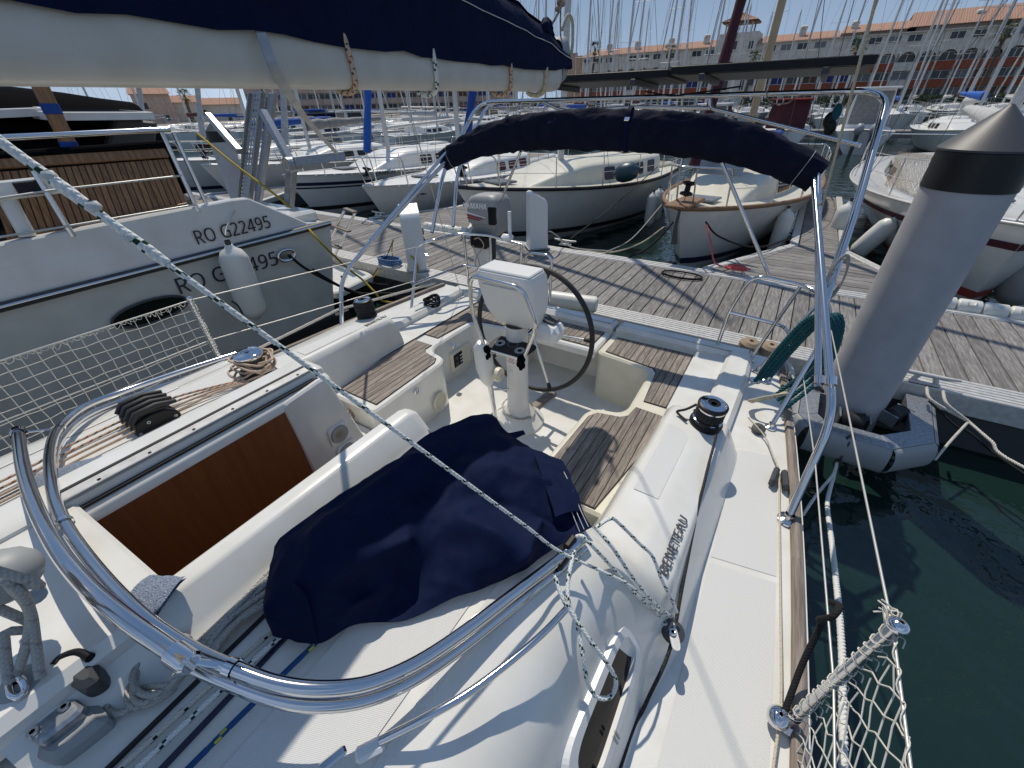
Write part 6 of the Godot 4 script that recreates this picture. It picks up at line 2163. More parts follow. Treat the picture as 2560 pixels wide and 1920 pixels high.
func hull_half(t: float, B: float, stern: float) -> float:
	if t < 0.42: return B * 0.5 * lerpf(stern, 1.0, sin(t / 0.42 * PI / 2))
	return B * 0.5 * pow(maxf(0.0, cos((t - 0.42) / 0.58 * PI / 2)), 0.72)

# sheer height above water at station t
func sheer_at(t: float, F: float) -> float:
	return F * (1.0 + 0.28 * pow(maxf(0, t - 0.35) / 0.65, 1.7) + 0.05 * pow(1.0 - t, 2))

func hull_point(t: float, k: float, L: float, B: float, F: float, stern: float, rake: float) -> Vector3:
	# k 0 keel .. 1 gunwale
	var b := hull_half(t, B, stern)
	var s := sheer_at(t, F)
	var y := lerpf(-0.35 * (1.0 - 0.6 * t * t), s, k)
	var w: float = pow(k, 0.45) * (0.86 + 0.14 * k)
	return Vector3(b * w, y, L * t - rake * (1.0 - k) * pow(t, 4) + (1.0 - k) * 0.12 * pow(1.0 - t, 4) * L * 0.15)

# bow towards local +z, stern at z = 0
func sailboat(o: Node3D, p: Dictionary) -> void:
	var L: float = p.get("L", 8.0)
	var B: float = p.get("B", 2.7)
	var F: float = p.get("F", 0.95)
	var stern: float = p.get("stern", 0.72)
	var rake: float = p.get("rake", 0.8)
	var near: bool = p.get("near", false)
	var nt := 22 if near else 11
	var nk := 9 if near else 5
	var hm: Material = p.get("hull", M["white paint"])
	var dm: Material = p.get("deck", M["white paint"])
	var g := Geo.new()
	for s: float in [-1.0, 1.0]:
		var rows := []
		for a in nt + 1:
			var row := PackedVector3Array()
			for k in nk + 1:
				var q := hull_point(float(a) / nt, float(k) / nk, L, B, F, stern, rake)
				row.append(Vector3(q.x * s, q.y, q.z))
			rows.append(row)
		g.grid(rows)
	var tr := PackedVector3Array()
	for k in nk + 1:
		var q := hull_point(0.0, float(k) / nk, L, B, F, stern, rake)
		tr.append(q)
	for k in nk + 1:
		var q := tr[nk - k]
		tr.append(Vector3(-q.x, q.y, q.z))
	fan(g, tr)
	part("hull", g.mesh(), hm, o)
	# boot top and sheer stripes
	var bands := [[p.get("boot", M["letter navy"]), 0.30, 0.38]]
	if p.has("stripe"): bands.append([p.stripe, 0.80, 0.86])
	if p.has("stripe2"): bands.append([p.stripe2, 0.74, 0.77])
	for e in bands:
		g = Geo.new()
		for s: float in [-1.0, 1.0]:
			var rows := []
			for a in nt + 1:
				var row := PackedVector3Array()
				for k in 3:
					var q := hull_point(float(a) / nt, lerpf(e[1], e[2], k / 2.0), L, B, F, stern, rake)
					row.append(Vector3((q.x + 0.006) * s, q.y, q.z + 0.004))
				rows.append(row)
			g.grid(rows)
		part("stripe", g.mesh(), e[0], o)
	# deck
	var rows := []
	for a in nt + 1:
		var t := float(a) / nt
		var b := hull_half(t, B, stern)
		var s := sheer_at(t, F)
		var row := PackedVector3Array()
		for k in 7:
			var x := lerpf(-1, 1, k / 6.0)
			row.append(Vector3(x * b, s + 0.05 * (1.0 - x * x), L * t))
		rows.append(row)
	g = Geo.new()
	g.grid(rows)
	part("deck", g.mesh(), dm, o)
	# rail
	for s: float in [-1.0, 1.0]:
		var e := PackedVector3Array()
		for a in nt + 1:
			var t := float(a) / nt
			e.append(Vector3(s * hull_half(t, B, stern), sheer_at(t, F) + 0.01, L * t))
		g = Geo.new()
		if p.has("rub"):
			tube(g, e, 0.035, 6)
			part("rubbing_strake", g.mesh(), p.rub, o)
		else:
			tube(g, e, 0.02, 5)
			part("toe_rail", g.mesh(), M.aluminium, o)
		if near and p.get("scuppers", false):
			for a in range(3, 40):
				var t := a / 42.0
				var q := Vector3(s * (hull_half(t, B, stern) + 0.021), sheer_at(t, F) - 0.005, L * t)
				var sg := Geo.new()
				box(sg, q, Vector3(0.012, 0.026, 0.06), Basis(), 0.003)
				part("scupper", sg.mesh(), M["letter white"], o)
	# cabin
	var c0: float = p.get("c0", 0.32)
	var c1: float = p.get("c1", 0.70)
	var ch: float = p.get("ch", 0.42)
	var cm: Material = p.get("cabin", dm)
	rows = []
	var nn := 9
	for a in nn + 1:
		var f := float(a) / nn
		var t := lerpf(c0, c1, f)
		var b := hull_half(t, B, stern) * 0.66
		var base := sheer_at(t, F) - 0.02
		var h := ch * (1.0 if f < 0.62 else lerpf(1.0, 0.12, pow((f - 0.62) / 0.38, 1.3)))
		if f == 0.0: h = ch * 0.96
		var row := PackedVector3Array([Vector3(-b, base, L * t), Vector3(-b * 0.93, base + h * 0.75, L * t), Vector3(-b * 0.84, base + h * 0.95, L * t), Vector3(-b * 0.4, base + h * 1.06, L * t), Vector3(0, base + h * 1.1, L * t), Vector3(b * 0.4, base + h * 1.06, L * t), Vector3(b * 0.84, base + h * 0.95, L * t), Vector3(b * 0.93, base + h * 0.75, L * t), Vector3(b, base, L * t)])
		rows.append(row)
	g = Geo.new()
	g.grid(rows)
	fan(g, rows[0])
	fan(g, rows[nn])
	part("cabin", g.mesh(), cm, o)
	var nw: int = p.get("windows", 2)
	for s: float in [-1.0, 1.0]:
		for w in nw:
			var wt: float = p.get("wt", 0.68)
			var f0 := 0.08 + 0.52 * w / nw
			var f1 := 0.08 + 0.52 * (w + 1.0) / nw - 0.05
			var q := []
			for e in [[f0, 0.2], [f1, 0.2], [f1, wt], [f0, wt]]:
				var t := lerpf(c0, c1, e[0])
				var b := hull_half(t, B, stern) * 0.66
				q.append(Vector3(s * (lerpf(b, b * 0.93, e[1] / 0.75) + 0.012), sheer_at(t, F) - 0.02 + ch * e[1], L * t))
			g = Geo.new()
			slab(g, bent_loop(q, 0.05), Vector3(-0.02 * s, 0, 0), 0.004)
			part("window", g.mesh(), p.get("glass", M["dark glass"]), o)
	# cockpit well and hatch
	g = Geo.new()
	var tc := c0 * 0.5
	box(g, Vector3(0, sheer_at(tc, F) + 0.07, L * tc + 0.1), Vector3(hull_half(tc, B, stern) * 1.1, 0.1, L * c0 * 0.72), Basis(), 0.03)
	part("cockpit_coaming", g.mesh(), dm, o)
	g = Geo.new()
	box(g, Vector3(0, sheer_at(tc, F) + 0.118, L * tc + 0.1), Vector3(hull_half(tc, B, stern) * 0.8, 0.012, L * c0 * 0.6))
	part("cockpit_floor", g.mesh(), M["weathered teak 0"] if near else M["grey plastic"], o)
	if near:
		g = Geo.new()
		var th := lerpf(c0, c1, 1.0) + 0.05
		box(g, Vector3(0, sheer_at(th, F) + 0.085, L * th), Vector3(0.5, 0.04, 0.5), Basis(Vector3.RIGHT, -0.03), 0.02)
		part("deck_hatch", g.mesh(), M["curtained glass"], o)
		g = Geo.new()
		box(g, Vector3(0, sheer_at(c0, F) + ch * 1.08, L * lerpf(c0, c1, 0.15)), Vector3(0.6, 0.05, 0.75), Basis(), 0.02)
		part("sliding_hatch", g.mesh(), dm, o)
	# rig
	var mh: float = p.get("mast", L * 1.3)
	if mh > 0.0:
		var tm: float = p.get("mt", 0.60)
		var my := sheer_at(tm, F) + (ch if tm < c1 else 0.0) * 0.8
		var foot := Vector3(0, my, L * tm)
		var head := Vector3(0, my + mh, L * (tm - 0.012))
		g = Geo.new()
		tube(g, V([foot, foot.lerp(head, 0.7), head]), PackedFloat32Array([0.062, 0.058, 0.04]) if near else PackedFloat32Array([0.078, 0.072, 0.05]), 8)
		part("mast", g.mesh(), p.get("mastm", M.aluminium), o)
		var ns := 2 if mh > 10 else 1
		var sh := []
		for k in ns:
			var at := foot.lerp(head, (k + 1.0) / (ns + 1.0) + 0.02)
			g = Geo.new()
			var w := B * (0.30 - 0.05 * k)
			tube(g, V([at + Vector3(-w, 0.03, -0.06), at, at + Vector3(w, 0.03, -0.06)]), 0.018, 5)
			part("spreader", g.mesh(), M.aluminium, o)
			sh.append([at, w])
		g = Geo.new()
		box(g, head + Vector3(0, 0.12, -0.12), Vector3(0.02, 0.02, 0.3))
		bar(g, head, head + Vector3(0, 0.35, 0), 0.006, 4)
		part("masthead_fitting", g.mesh(), M["dark grey"], o)
		var wr := 0.005 if near else 0.007
		var lines := []
		for s: float in [-1.0, 1.0]:
			var chain := Vector3(s * hull_half(tm, B, stern) * 0.96, sheer_at(tm, F), L * tm - 0.1)
			var pth := [chain]
			for e in sh: pth.append(e[0] + Vector3(s * e[1], 0.03, -0.06))
			pth.append(head)
			lines.append(pth)
			lines.append([chain + Vector3(0, 0, -0.25), sh[0][0]])
		lines.append([head, Vector3(0, sheer_at(0, F) + 0.05, 0.05)])
		var bow := Vector3(0, sheer_at(1.0, F) + 0.06, L * 0.985)
		lines.append([head, bow])
		for l in lines:
			g = Geo.new()
			tube(g, V(l), wr, 4, false)
			part("stay", g.mesh(), M["dark grey"], o)
		if p.has("jib"):
			g = Geo.new()
			var q := PackedVector3Array()
			var rr := PackedFloat32Array()
			for k in 25:
				q.append(bow.lerp(head, 0.05 + 0.85 * k / 24.0))
				rr.append((0.075 if near else 0.07) * (1.0 - 0.5 * k / 24.0) * (1.0 + 0.12 * sin(k * 2.4)))
			tube(g, q, rr, 8)
			part("furled_jib", g.mesh(), p.jib, o)
			g = Geo.new()
			lathe(g, bow, head - bow, [Vector2(0.02, 0.1), Vector2(0.09, 0.12), Vector2(0.09, 0.15), Vector2(0.04, 0.17), Vector2(0.04, 0.24), Vector2(0.09, 0.26), Vector2(0.09, 0.29), Vector2(0.02, 0.3)], 12)
			part("furling_drum", g.mesh(), M["black plastic"], o)
		# boom and its cover
		var by: float = my + p.get("by", 0.62)
		var bl: float = p.get("bl", L * 0.40)
		var b0 := Vector3(0, by, L * tm - 0.08)
		var b1 := Vector3(0, by + 0.1, L * tm - bl)
		g = Geo.new()
		tube(g, V([b0, b1]), 0.05, 8)
		part("boom", g.mesh(), M.aluminium, o)
		if p.has("cover"):
			rows = []
			var cn := noise(1.0, int(L * 100), 2)
			for k in 15:
				var f := k / 14.0
				var q := b0.lerp(b1, f)
				var hh := lerpf(0.30, 0.12, f) * (1.0 + 0.25 * cn.get_noise_1d(k * 13.0))
				var row := PackedVector3Array()
				for j in 9:
					var a := TAU * (j % 8) / 8.0
					row.append(q + Vector3(cos(a) * lerpf(0.14, 0.09, f), 0.06 + sin(a) * hh * 0.6, 0))
				rows.append(row)
			g = Geo.new()
			g.grid(rows, true)
			fan(g, rows[0].slice(0, 8))
			fan(g, rows[14].slice(0, 8))
			part("sail_cover", g.mesh(), p.cover, o)
	# pulpit, stanchions and lifelines
	var ph := 0.55
	g = Geo.new()
	var t0 := 0.90
	var pa := []
	for s: float in [-1.0, 1.0]:
		var q := Vector3(s * hull_half(t0, B, stern) * 0.9, sheer_at(t0, F), L * t0)
		pa.append(q)
	var tip := Vector3(0, sheer_at(1, F) + ph, L * 1.0)
	tube(g, bent([pa[0], pa[0] + Vector3(0, ph, 0.1), tip + Vector3(-0.14, 0, 0), tip + Vector3(0.14, 0, 0), pa[1] + Vector3(0, ph, 0.1), pa[1]], 0.1, 4), 0.014, 6)
	for s: float in [-1.0, 1.0]: bar(g, Vector3(s * 0.12, sheer_at(0.98, F), L * 0.975), tip + Vector3(s * 0.12, 0, -0.02), 0.012, 6)
	part("pulpit", g.mesh(), M.steel, o)
	g = Geo.new()
	var st0 := 0.02
	var pb := [Vector3(-hull_half(0.12, B, stern) * 0.95, sheer_at(0.12, F), L * 0.12), Vector3(hull_half(0.12, B, stern) * 0.95, sheer_at(0.12, F), L * 0.12)]
	var pc := [Vector3(-hull_half(0, B, stern) * 0.92, sheer_at(0, F) + ph, 0.03), Vector3(hull_half(0, B, stern) * 0.92, sheer_at(0, F) + ph, 0.03)]
	tube(g, bent([pb[0], pb[0] + Vector3(0, ph, 0), pc[0], pc[1], pb[1] + Vector3(0, ph, 0), pb[1]], 0.12, 4), 0.014, 6)
	for k in 2: bar(g, pc[k] - Vector3(0, ph, 0), pc[k], 0.012, 6)
	part("stern_rail", g.mesh(), M.steel, o)
	var posts := 4 if near else 3
	for s: float in [-1.0, 1.0]:
		var tops := [Vector3(s * hull_half(0.12, B, stern) * 0.95, sheer_at(0.12, F) + ph, L * 0.12)]
		for k in posts:
			var t := lerpf(0.27, 0.75, k / float(posts - 1))
			var q := Vector3(s * hull_half(t, B, stern) * 0.95, sheer_at(t, F), L * t)
			g = Geo.new()
			bar(g, q, q + Vector3(0, ph, 0), 0.011, 5)
			part("stanchion", g.mesh(), M.steel, o)
			tops.append(q + Vector3(0, ph, 0))
		tops.append(pa[0 if s < 0 else 1] + Vector3(0, ph, 0.1))
		for lift: float in [0.0, -0.27]:
			var q := PackedVector3Array()
			for v: Vector3 in tops: q.append(v + Vector3(0, lift, 0))
			g = Geo.new()
			tube(g, q, 0.005 if near else 0.007, 4, false)
			part("lifeline", g.mesh(), M.wire, o)

func fender(at: Vector3, length: float, r: float, m: Material, label: String, tilt := Vector3.UP, group := "") -> void:
	var t := thing("fender", label, "fender", at, group)
	var g := Geo.new()
	var h := length * 0.5
	lathe(g, at, tilt, [Vector2(0, -h - r * 0.55), Vector2(r * 0.25, -h - r * 0.5), Vector2(r * 0.35, -h - r * 0.3), Vector2(r * 0.75, -h - r * 0.05), Vector2(r, -h + r * 0.5), Vector2(r * 1.03, 0), Vector2(r, h - r * 0.5), Vector2(r * 0.75, h + r * 0.05), Vector2(r * 0.35, h + r * 0.3), Vector2(r * 0.25, h + r * 0.55), Vector2(0, h + r * 0.6)], 18)
	part("body", g.mesh(), m, t)
	g = Geo.new()
	lathe(g, at + tilt.normalized() * (h + r * 0.45), tilt, [Vector2(r * 0.2, 0), Vector2(r * 0.2, r * 0.4)], 10)
	part("eyelet", g.mesh(), M["dark grey"], t)

func motorboat(o: Node3D, p: Dictionary) -> void:
	var L: float = p.get("L", 7.0)
	var B: float = p.get("B", 2.6)
	var F: float = p.get("F", 0.95)
	var g := Geo.new()
	for s: float in [-1.0, 1.0]:
		var rows := []
		for a in 13:
			var row := PackedVector3Array()
			for k in 6:
				var q := hull_point(a / 12.0, k / 5.0, L, B, F, 0.92, 0.9)
				row.append(Vector3(q.x * s, q.y, q.z))
			rows.append(row)
		g.grid(rows)
	var tr := PackedVector3Array()
	for k in 6: tr.append(hull_point(0.0, k / 5.0, L, B, F, 0.92, 0.9))
	for k in 6: tr.append(Vector3(-tr[5 - k].x, tr[5 - k].y, tr[5 - k].z))
	fan(g, tr)
	part("hull", g.mesh(), p.get("hull", M["white paint"]), o)
	g = Geo.new()
	var rows := []
	for a in 13:
		var t := a / 12.0
		var b := hull_half(t, B, 0.92)
		rows.append(PackedVector3Array([Vector3(-b, sheer_at(t, F), L * t), Vector3(0, sheer_at(t, F) + 0.06, L * t), Vector3(b, sheer_at(t, F), L * t)]))
	g.grid(rows)
	part("deck", g.mesh(), M["white paint"], o)
	# wheelhouse
	var h: float = p.get("house", 1.3)
	var y0 := sheer_at(0.45, F)
	g = Geo.new()
	rows = []
	for e in [[0.0, 0.0, 0.0], [h * 0.55, 0.02, 0.0], [h, 0.12, 0.35]]:
		var row := bent_loop([Vector3(-B * 0.36 + e[1], y0 + e[0], L * 0.34), Vector3(B * 0.36 - e[1], y0 + e[0], L * 0.34), Vector3(B * 0.34 - e[1], y0 + e[0], L * 0.68 - e[2]), Vector3(-B * 0.34 + e[1], y0 + e[0], L * 0.68 - e[2])], 0.12)
		row.append(row[0])
		rows.append(row)
	g.grid(rows, true)
	part("wheelhouse", g.mesh(), p.get("cabin", M["white paint"]), o)
	g = Geo.new()
	slab(g, bent_loop([Vector3(-B * 0.38, y0 + h + 0.06, L * 0.28), Vector3(B * 0.38, y0 + h + 0.06, L * 0.28), Vector3(B * 0.34, y0 + h + 0.06, L * 0.66), Vector3(-B * 0.34, y0 + h + 0.06, L * 0.66)], 0.15), Vector3(0, -0.07, 0), 0.02)
	part("roof", g.mesh(), p.get("roofm", M["white paint"]), o)
	for s: float in [-1.0, 1.0]:
		g = Geo.new()
		slab(g, bent_loop([Vector3(s * (B * 0.36 + 0.005), y0 + h * 0.5, L * 0.38), Vector3(s * (B * 0.36 + 0.005), y0 + h * 0.5, L * 0.60), Vector3(s * (B * 0.36 - 0.07), y0 + h * 0.92, L * 0.56), Vector3(s * (B * 0.36 - 0.07), y0 + h * 0.92, L * 0.38)], 0.06), Vector3(-0.03 * s, 0, 0), 0.003)
		part("window", g.mesh(), M["dark glass"], o)
	g = Geo.new()
	slab(g, bent_loop([Vector3(-B * 0.3, y0 + h * 0.12, L * 0.338), Vector3(B * 0.3, y0 + h * 0.12, L * 0.338), Vector3(B * 0.3, y0 + h * 0.93, L * 0.338), Vector3(-B * 0.3, y0 + h * 0.93, L * 0.338)], 0.05), Vector3(0, 0, 0.02), 0.003)
	part("aft_screen", g.mesh(), p.get("screen", M["curtained glass"]), o)
	g = Geo.new()
	slab(g, bent_loop([Vector3(-B * 0.3, y0 + h * 0.52, L * 0.665), Vector3(B * 0.3, y0 + h * 0.52, L * 0.665), Vector3(B * 0.27, y0 + h * 0.93, L * 0.635), Vector3(-B * 0.27, y0 + h * 0.93, L * 0.635)], 0.05), Vector3(0, 0, -0.05), 0.003)
	part("windscreen", g.mesh(), M["dark glass"], o)
	g = Geo.new()
	var pth := []
	for s: float in [-1.0, 1.0]:
		var q := []
		for k in 5:
			var t := lerpf(0.55, 0.97, k / 4.0)
			q.append(Vector3(s * hull_half(t, B, 0.92) * 0.92, sheer_at(t, F) + 0.5, L * t))
			bar(g, q[-1] - Vector3(0, 0.5, 0), q[-1], 0.012, 5)
		tube(g, V(q), 0.014, 6)
	part("bow_rail", g.mesh(), M.steel, o)
	for k in p.get("motors", 1):
		var x: float = (k - (p.get("motors", 1) - 1) * 0.5) * 0.6
		g = Geo.new()
		ball(g, Vector3(x, F + 0.15, -0.35), Vector3(0.2, 0.27, 0.28), 12)
		part("outboard_cowl", g.mesh(), p.get("motor", M["dark grey"]), o)
		g = Geo.new()
		tube(g, V([Vector3(x, F, -0.32), Vector3(x, -0.3, -0.36)]), PackedFloat32Array([0.1, 0.07]), 8)
		part("outboard_leg", g.mesh(), M["dark grey"], o)

# ---------- boats along the walkway ----------
func make_neighbours() -> void:
	rng.seed = 3
	# brown-railed boat with varnished rail, bow to the walkway
	var c := placed("sailboat", "small white sailboat with brown varnished rail and maroon furled jib, bow towards the walkway", "sailboat", Vector3(-0.55, 0, -13.9), -0.11)
	sailboat(c, {"L": 7.3, "B": 2.55, "F": 0.92, "stern": 0.7, "rake": 0.75, "near": true, "hull": M["white gelcoat"], "deck": M["cream gelcoat"], "rub": M["oiled teak 1"], "boot": M["letter navy"], "c0": 0.34, "c1": 0.82, "ch": 0.46, "windows": 2, "jib": M["maroon canvas"], "cover": M["blue canvas"], "mast": 9.5, "mastm": M["ochre wall"], "mt": 0.60, "by": 0.3})
	var g := Geo.new()
	box(g, Vector3(0, 1.24, 7.12), Vector3(0.34, 0.05, 0.75), Basis(), 0.015)
	part("bowsprit_plank", g.mesh(), M["oiled teak 1"], c)
	g = Geo.new()
	tube(g, V([Vector3(0.05, 1.22, 7.45), Vector3(0.06, 1.0, 7.52), Vector3(0.07, 0.75, 7.48)]), PackedFloat32Array([0.02, 0.025, 0.05]), 8)
	part("anchor", g.mesh(), M["dark grey"], c)
	g = Geo.new()
	box(g, Vector3(0.25, 1.72, 6.6), Vector3(0.62, 0.32, 0.02), Basis(Vector3.RIGHT, -0.25), 0.006)
	part("pulpit_board", g.mesh(), M.galvanised, c)
	g = Geo.new()
	for k in 5: ball(g, Vector3(-0.45 + 0.22 * k, 1.66 + 0.03 * sin(k * 2.0), 5.2 - 0.06 * k), Vector3(0.2, 0.13, 0.2), 10)
	part("folded_canvas", g.mesh(), M["blue canvas"], c)
	fender(Vector3(-0.032,0.450,-8.939), 0.75, 0.13, M["fender vinyl"], "off white fender hanging on the brown-railed sailboat beside the finger")
	fender(Vector3(-2.647,0.450,-10.001), 0.6, 0.12, M["fender vinyl"], "off white fender hanging on the far side of the brown-railed sailboat's bow")
	fender(Vector3(-2.586,0.500,-10.232), 0.6, 0.12, M["fender vinyl"], "off white fender behind another one at the brown-railed sailboat's bow")
	# boat with black rubbing strake
	var y := placed("sailboat", "pale sailboat with black rubbing strake and dark blue cabin windows", "sailboat", Vector3(-3.3, 0, -13.0), -0.285)
	sailboat(y, {"L": 6.9, "B": 2.5, "F": 0.98, "stern": 0.45, "rake": 0.95, "near": true, "hull": M["grey white gelcoat"], "deck": M["cream gelcoat"], "rub": M["black rubber"], "boot": M["black rubber"], "c0": 0.18, "c1": 0.80, "ch": 0.46, "windows": 4, "wt": 0.74, "glass": M["letter navy"], "mast": 9.0, "jib": M["blue canvas"], "by": 0.5})
	fender(Vector3(-3.535,0.550,-9.611), 0.5, 0.085, M["fender vinyl"], "pale fender hanging on the side of the black-edged sailboat")
	fender(Vector3(-2.953,1.320,-8.893), 0.35, 0.17, M["teal fender"], "dark blue ball fender lying on the deck of the black-edged sailboat", Vector3(1, 0.25, -0.2))
	# dolphin boat
	var d := placed("sailboat", "white sailboat with a blue dolphin on its bow", "sailboat", Vector3(-8.15, 0, -15.2), 0.04)
	sailboat(d, {"L": 8.8, "B": 2.75, "F": 0.86, "near": true, "hull": M["light grey gelcoat"], "deck": M["white paint"], "scuppers": true, "c0": 0.32, "c1": 0.72, "ch": 0.42, "windows": 3, "glass": M["maroon canvas"], "jib": M["bright blue tarp"], "mast": 11.0, "cover": M["white canvas"], "boot": M["black rubber"]})
	dolphin(d, Vector3(0.475, 0.80, 7.72))
	# navy striped boat
	var e := placed("sailboat", "white sailboat with two navy stripes and dark toe rail, next to the dolphin boat", "sailboat", Vector3(-10.75, 0, -15.4), 0.0)
	sailboat(e, {"L": 8.9, "B": 2.55, "F": 0.90, "near": true, "hull": M["grey white gelcoat"], "deck": M["white paint"], "scuppers": true, "stripe": M["letter navy"], "stripe2": M["letter navy"], "c0": 0.3, "c1": 0.74, "ch": 0.5, "windows": 3, "jib": M["white canvas"], "mast": 11.5, "boot": M["black rubber"]})
	lettering(e, "EPANGO", 0.11, Vector3(1.0, 0.99, 6.5), Vector3(0.35, 0.03, -1.0), Vector3(0, 1, 0.0), M["letter black"])
	var h := placed("sailboat", "white sailboat with grey canvas, moored beyond the perforated gangway", "sailboat", Vector3(-14.6, 0, -15.5), 0.0)
	sailboat(h, {"L": 9.0, "B": 2.9, "F": 0.95, "near": true, "hull": M["light grey gelcoat"], "deck": M["white paint"], "scuppers": true, "windows": 3, "mast": 12.0, "cover": M["grey canvas"], "jib": M["white canvas"]})
	var h2 := placed("sailboat", "white sailboat moored at the far left end of the near walkway", "sailboat", Vector3(-17.9, 0, -15.6), 0.0)
	sailboat(h2, {"L": 9.2, "B": 2.9, "F": 0.95, "near": true, "hull": M["grey white gelcoat"], "windows": 2, "mast": 12.5, "cover": M["blue canvas"], "jib": M["white canvas"]})
	# white boat with net beyond the finger
	var r := placed("sailboat", "white sailboat with a bow net and maroon side stripes beyond the grey pile", "sailboat", Vector3(2.75, 0, -16.4), -0.05)
	sailboat(r, {"L": 9.6, "B": 3.3, "F": 1.0, "near": true, "hull": M["white gelcoat"], "deck": M["white gelcoat"], "stripe": M["maroon canvas"], "boot": M["letter red"], "windows": 3, "mast": 12.0, "cover": M["white canvas"]})
	var net := thing("bow_net", "tan safety net laced along the rail of the white sailboat beyond the finger", "net", Vector3(1.6, 1.1, -9))
	part("mesh", netting(Vector3(1.32, 1.12, -10.6), Vector3(1.65, 1.25, -7.7), Vector3(1.62, 1.82, -7.7), Vector3(1.30, 1.66, -10.6), 34, 8, 0.0035, true, 0.012), M["tan canvas"], net)
	var r2 := placed("sailboat", "white sailboat with pale canvas at the right end of the walkway", "sailboat", Vector3(6.5, 0, -16.4), 0.0)
	sailboat(r2, {"L": 9.8, "B": 3.2, "F": 1.05, "near": true, "hull": M["white gelcoat"], "stripe": M["letter navy"], "windows": 3, "mast": 13.0, "cover": M["white canvas"], "jib": M["white canvas"]})
	fender(Vector3(1.269,0.550,-8.953), 0.6, 0.14, M["fender vinyl"], "white fender with its rounded end up beside the grey pile", Vector3(0.5, 1, 0.1))
	fender(Vector3(0.869,0.600,-9.766), 0.5, 0.17, M["fender vinyl"], "pear shaped white fender at the finger's right edge")
	fender(Vector3(2.75, 0.5, -7.7), 0.5, 0.2, M["grey plastic"], "big grey fender hanging at the bow of the white netted sailboat")

func dolphin(o: Node3D, at: Vector3) -> void:
	var p := [Vector2(-0.24, -0.03), Vector2(-0.16, 0.0), Vector2(-0.08, 0.06), Vector2(0.0, 0.08), Vector2(0.03, 0.13), Vector2(0.06, 0.08), Vector2(0.16, 0.03), Vector2(0.27, 0.0), Vector2(0.16, -0.01), Vector2(0.06, 0.01), Vector2(0.03, -0.04), Vector2(0.0, 0.015), Vector2(-0.08, 0.005), Vector2(-0.15, -0.04), Vector2(-0.2, -0.1), Vector2(-0.2, -0.05)]
	var along := Vector3(0.50, 0.03, -0.86).normalized()
	var loop := PackedVector3Array()
	for q: Vector2 in p: loop.append(at + along * q.x + Vector3(0.03, 1, 0).normalized() * q.y + Vector3(0.02, 0, 0.012))
	var g := Geo.new()
	slab(g, loop, Vector3(-0.03, 0, -0.017))
	part("dolphin_emblem", g.mesh(), M["letter navy"], o)


# ---------- piles, service posts, the motor yacht alongside ----------
func make_pile(c: Vector3, r: float, top: float, label: String) -> void:
	var t := thing("mooring_pile", label, "pile", c)
	var g := Geo.new()
	lathe(g, Vector3(c.x, -1.0, c.z), Vector3.UP, [Vector2(r, 0), Vector2(r, 1.0 + top - 0.21)], 48)
	part("sleeve", g.mesh(), M["pile sleeve"], t)
	g = Geo.new()
	lathe(g, Vector3(c.x, top - 0.21, c.z), Vector3.UP, [Vector2(r + 0.001, -0.002), Vector2(r + 0.006, 0.0), Vector2(r + 0.006, 0.2), Vector2(r + 0.001, 0.206)], 48)
	part("black_band", g.mesh(), M["pile band"], t)
	g = Geo.new()
	lathe(g, Vector3(c.x, top, c.z), Vector3.UP, [Vector2(r + 0.012, -0.006), Vector2(r + 0.012, 0.006), Vector2(r * 0.06, r * 0.98), Vector2(0, r * 1.0)], 48)
	part("cone_cap", g.mesh(), M["pile cone"], t)

func service_post(c: Vector3, turn: float, h: float, label: String) -> Node3D:
	var t := thing("service_post", label, "service post", c)
	var b := Basis(Vector3.UP, turn)
	var g := Geo.new()
	var side := PackedVector3Array()
	for q in [Vector2(-0.15, 0), Vector2(-0.15, h * 0.98), Vector2(-0.10, h), Vector2(0.09, h * 0.88), Vector2(0.13, h * 0.82), Vector2(0.15, 0)]: side.append(c + b * Vector3(-0.13, q.y, q.x))
	slab(g, bent_loop(Array(side), 0.02), b * Vector3(0.26, 0, 0), 0.012)
	part("body", g.mesh(), M["white plastic"], t)
	g = Geo.new()
	box(g, c + b * Vector3(0.132, h * 0.48, 0.02), Vector3(0.02, h * 0.42, 0.17), b, 0.01)
	part("socket_panel", g.mesh(), M["white paint"], t)
	for e in [[0.60, 0.02, "dark grey", 0.09], [0.46, 0.045, "letter navy", 0.055], [0.47, -0.035, "dark grey", 0.055]]:
		g = Geo.new()
		box(g, c + b * Vector3(0.148, h * e[0], e[1]), Vector3(0.03, e[3], e[3]), b, 0.012)
		part("socket", g.mesh(), M[e[2]], t)
	for k in 2:
		g = Geo.new()
		lathe(g, c + b * Vector3(0.14, h * 0.2, 0.04 - 0.09 * k), b * Vector3.RIGHT, [Vector2(0.016, 0), Vector2(0.016, 0.04), Vector2(0, 0.042)], 10)
		part("tap", g.mesh(), M.steel, t)
	g = Geo.new()
	box(g, c + b * Vector3(0, 0.012, 0), Vector3(0.32, 0.024, 0.36), b, 0.006)
	part("foot_plate", g.mesh(), M["grey plastic"], t)
	return t

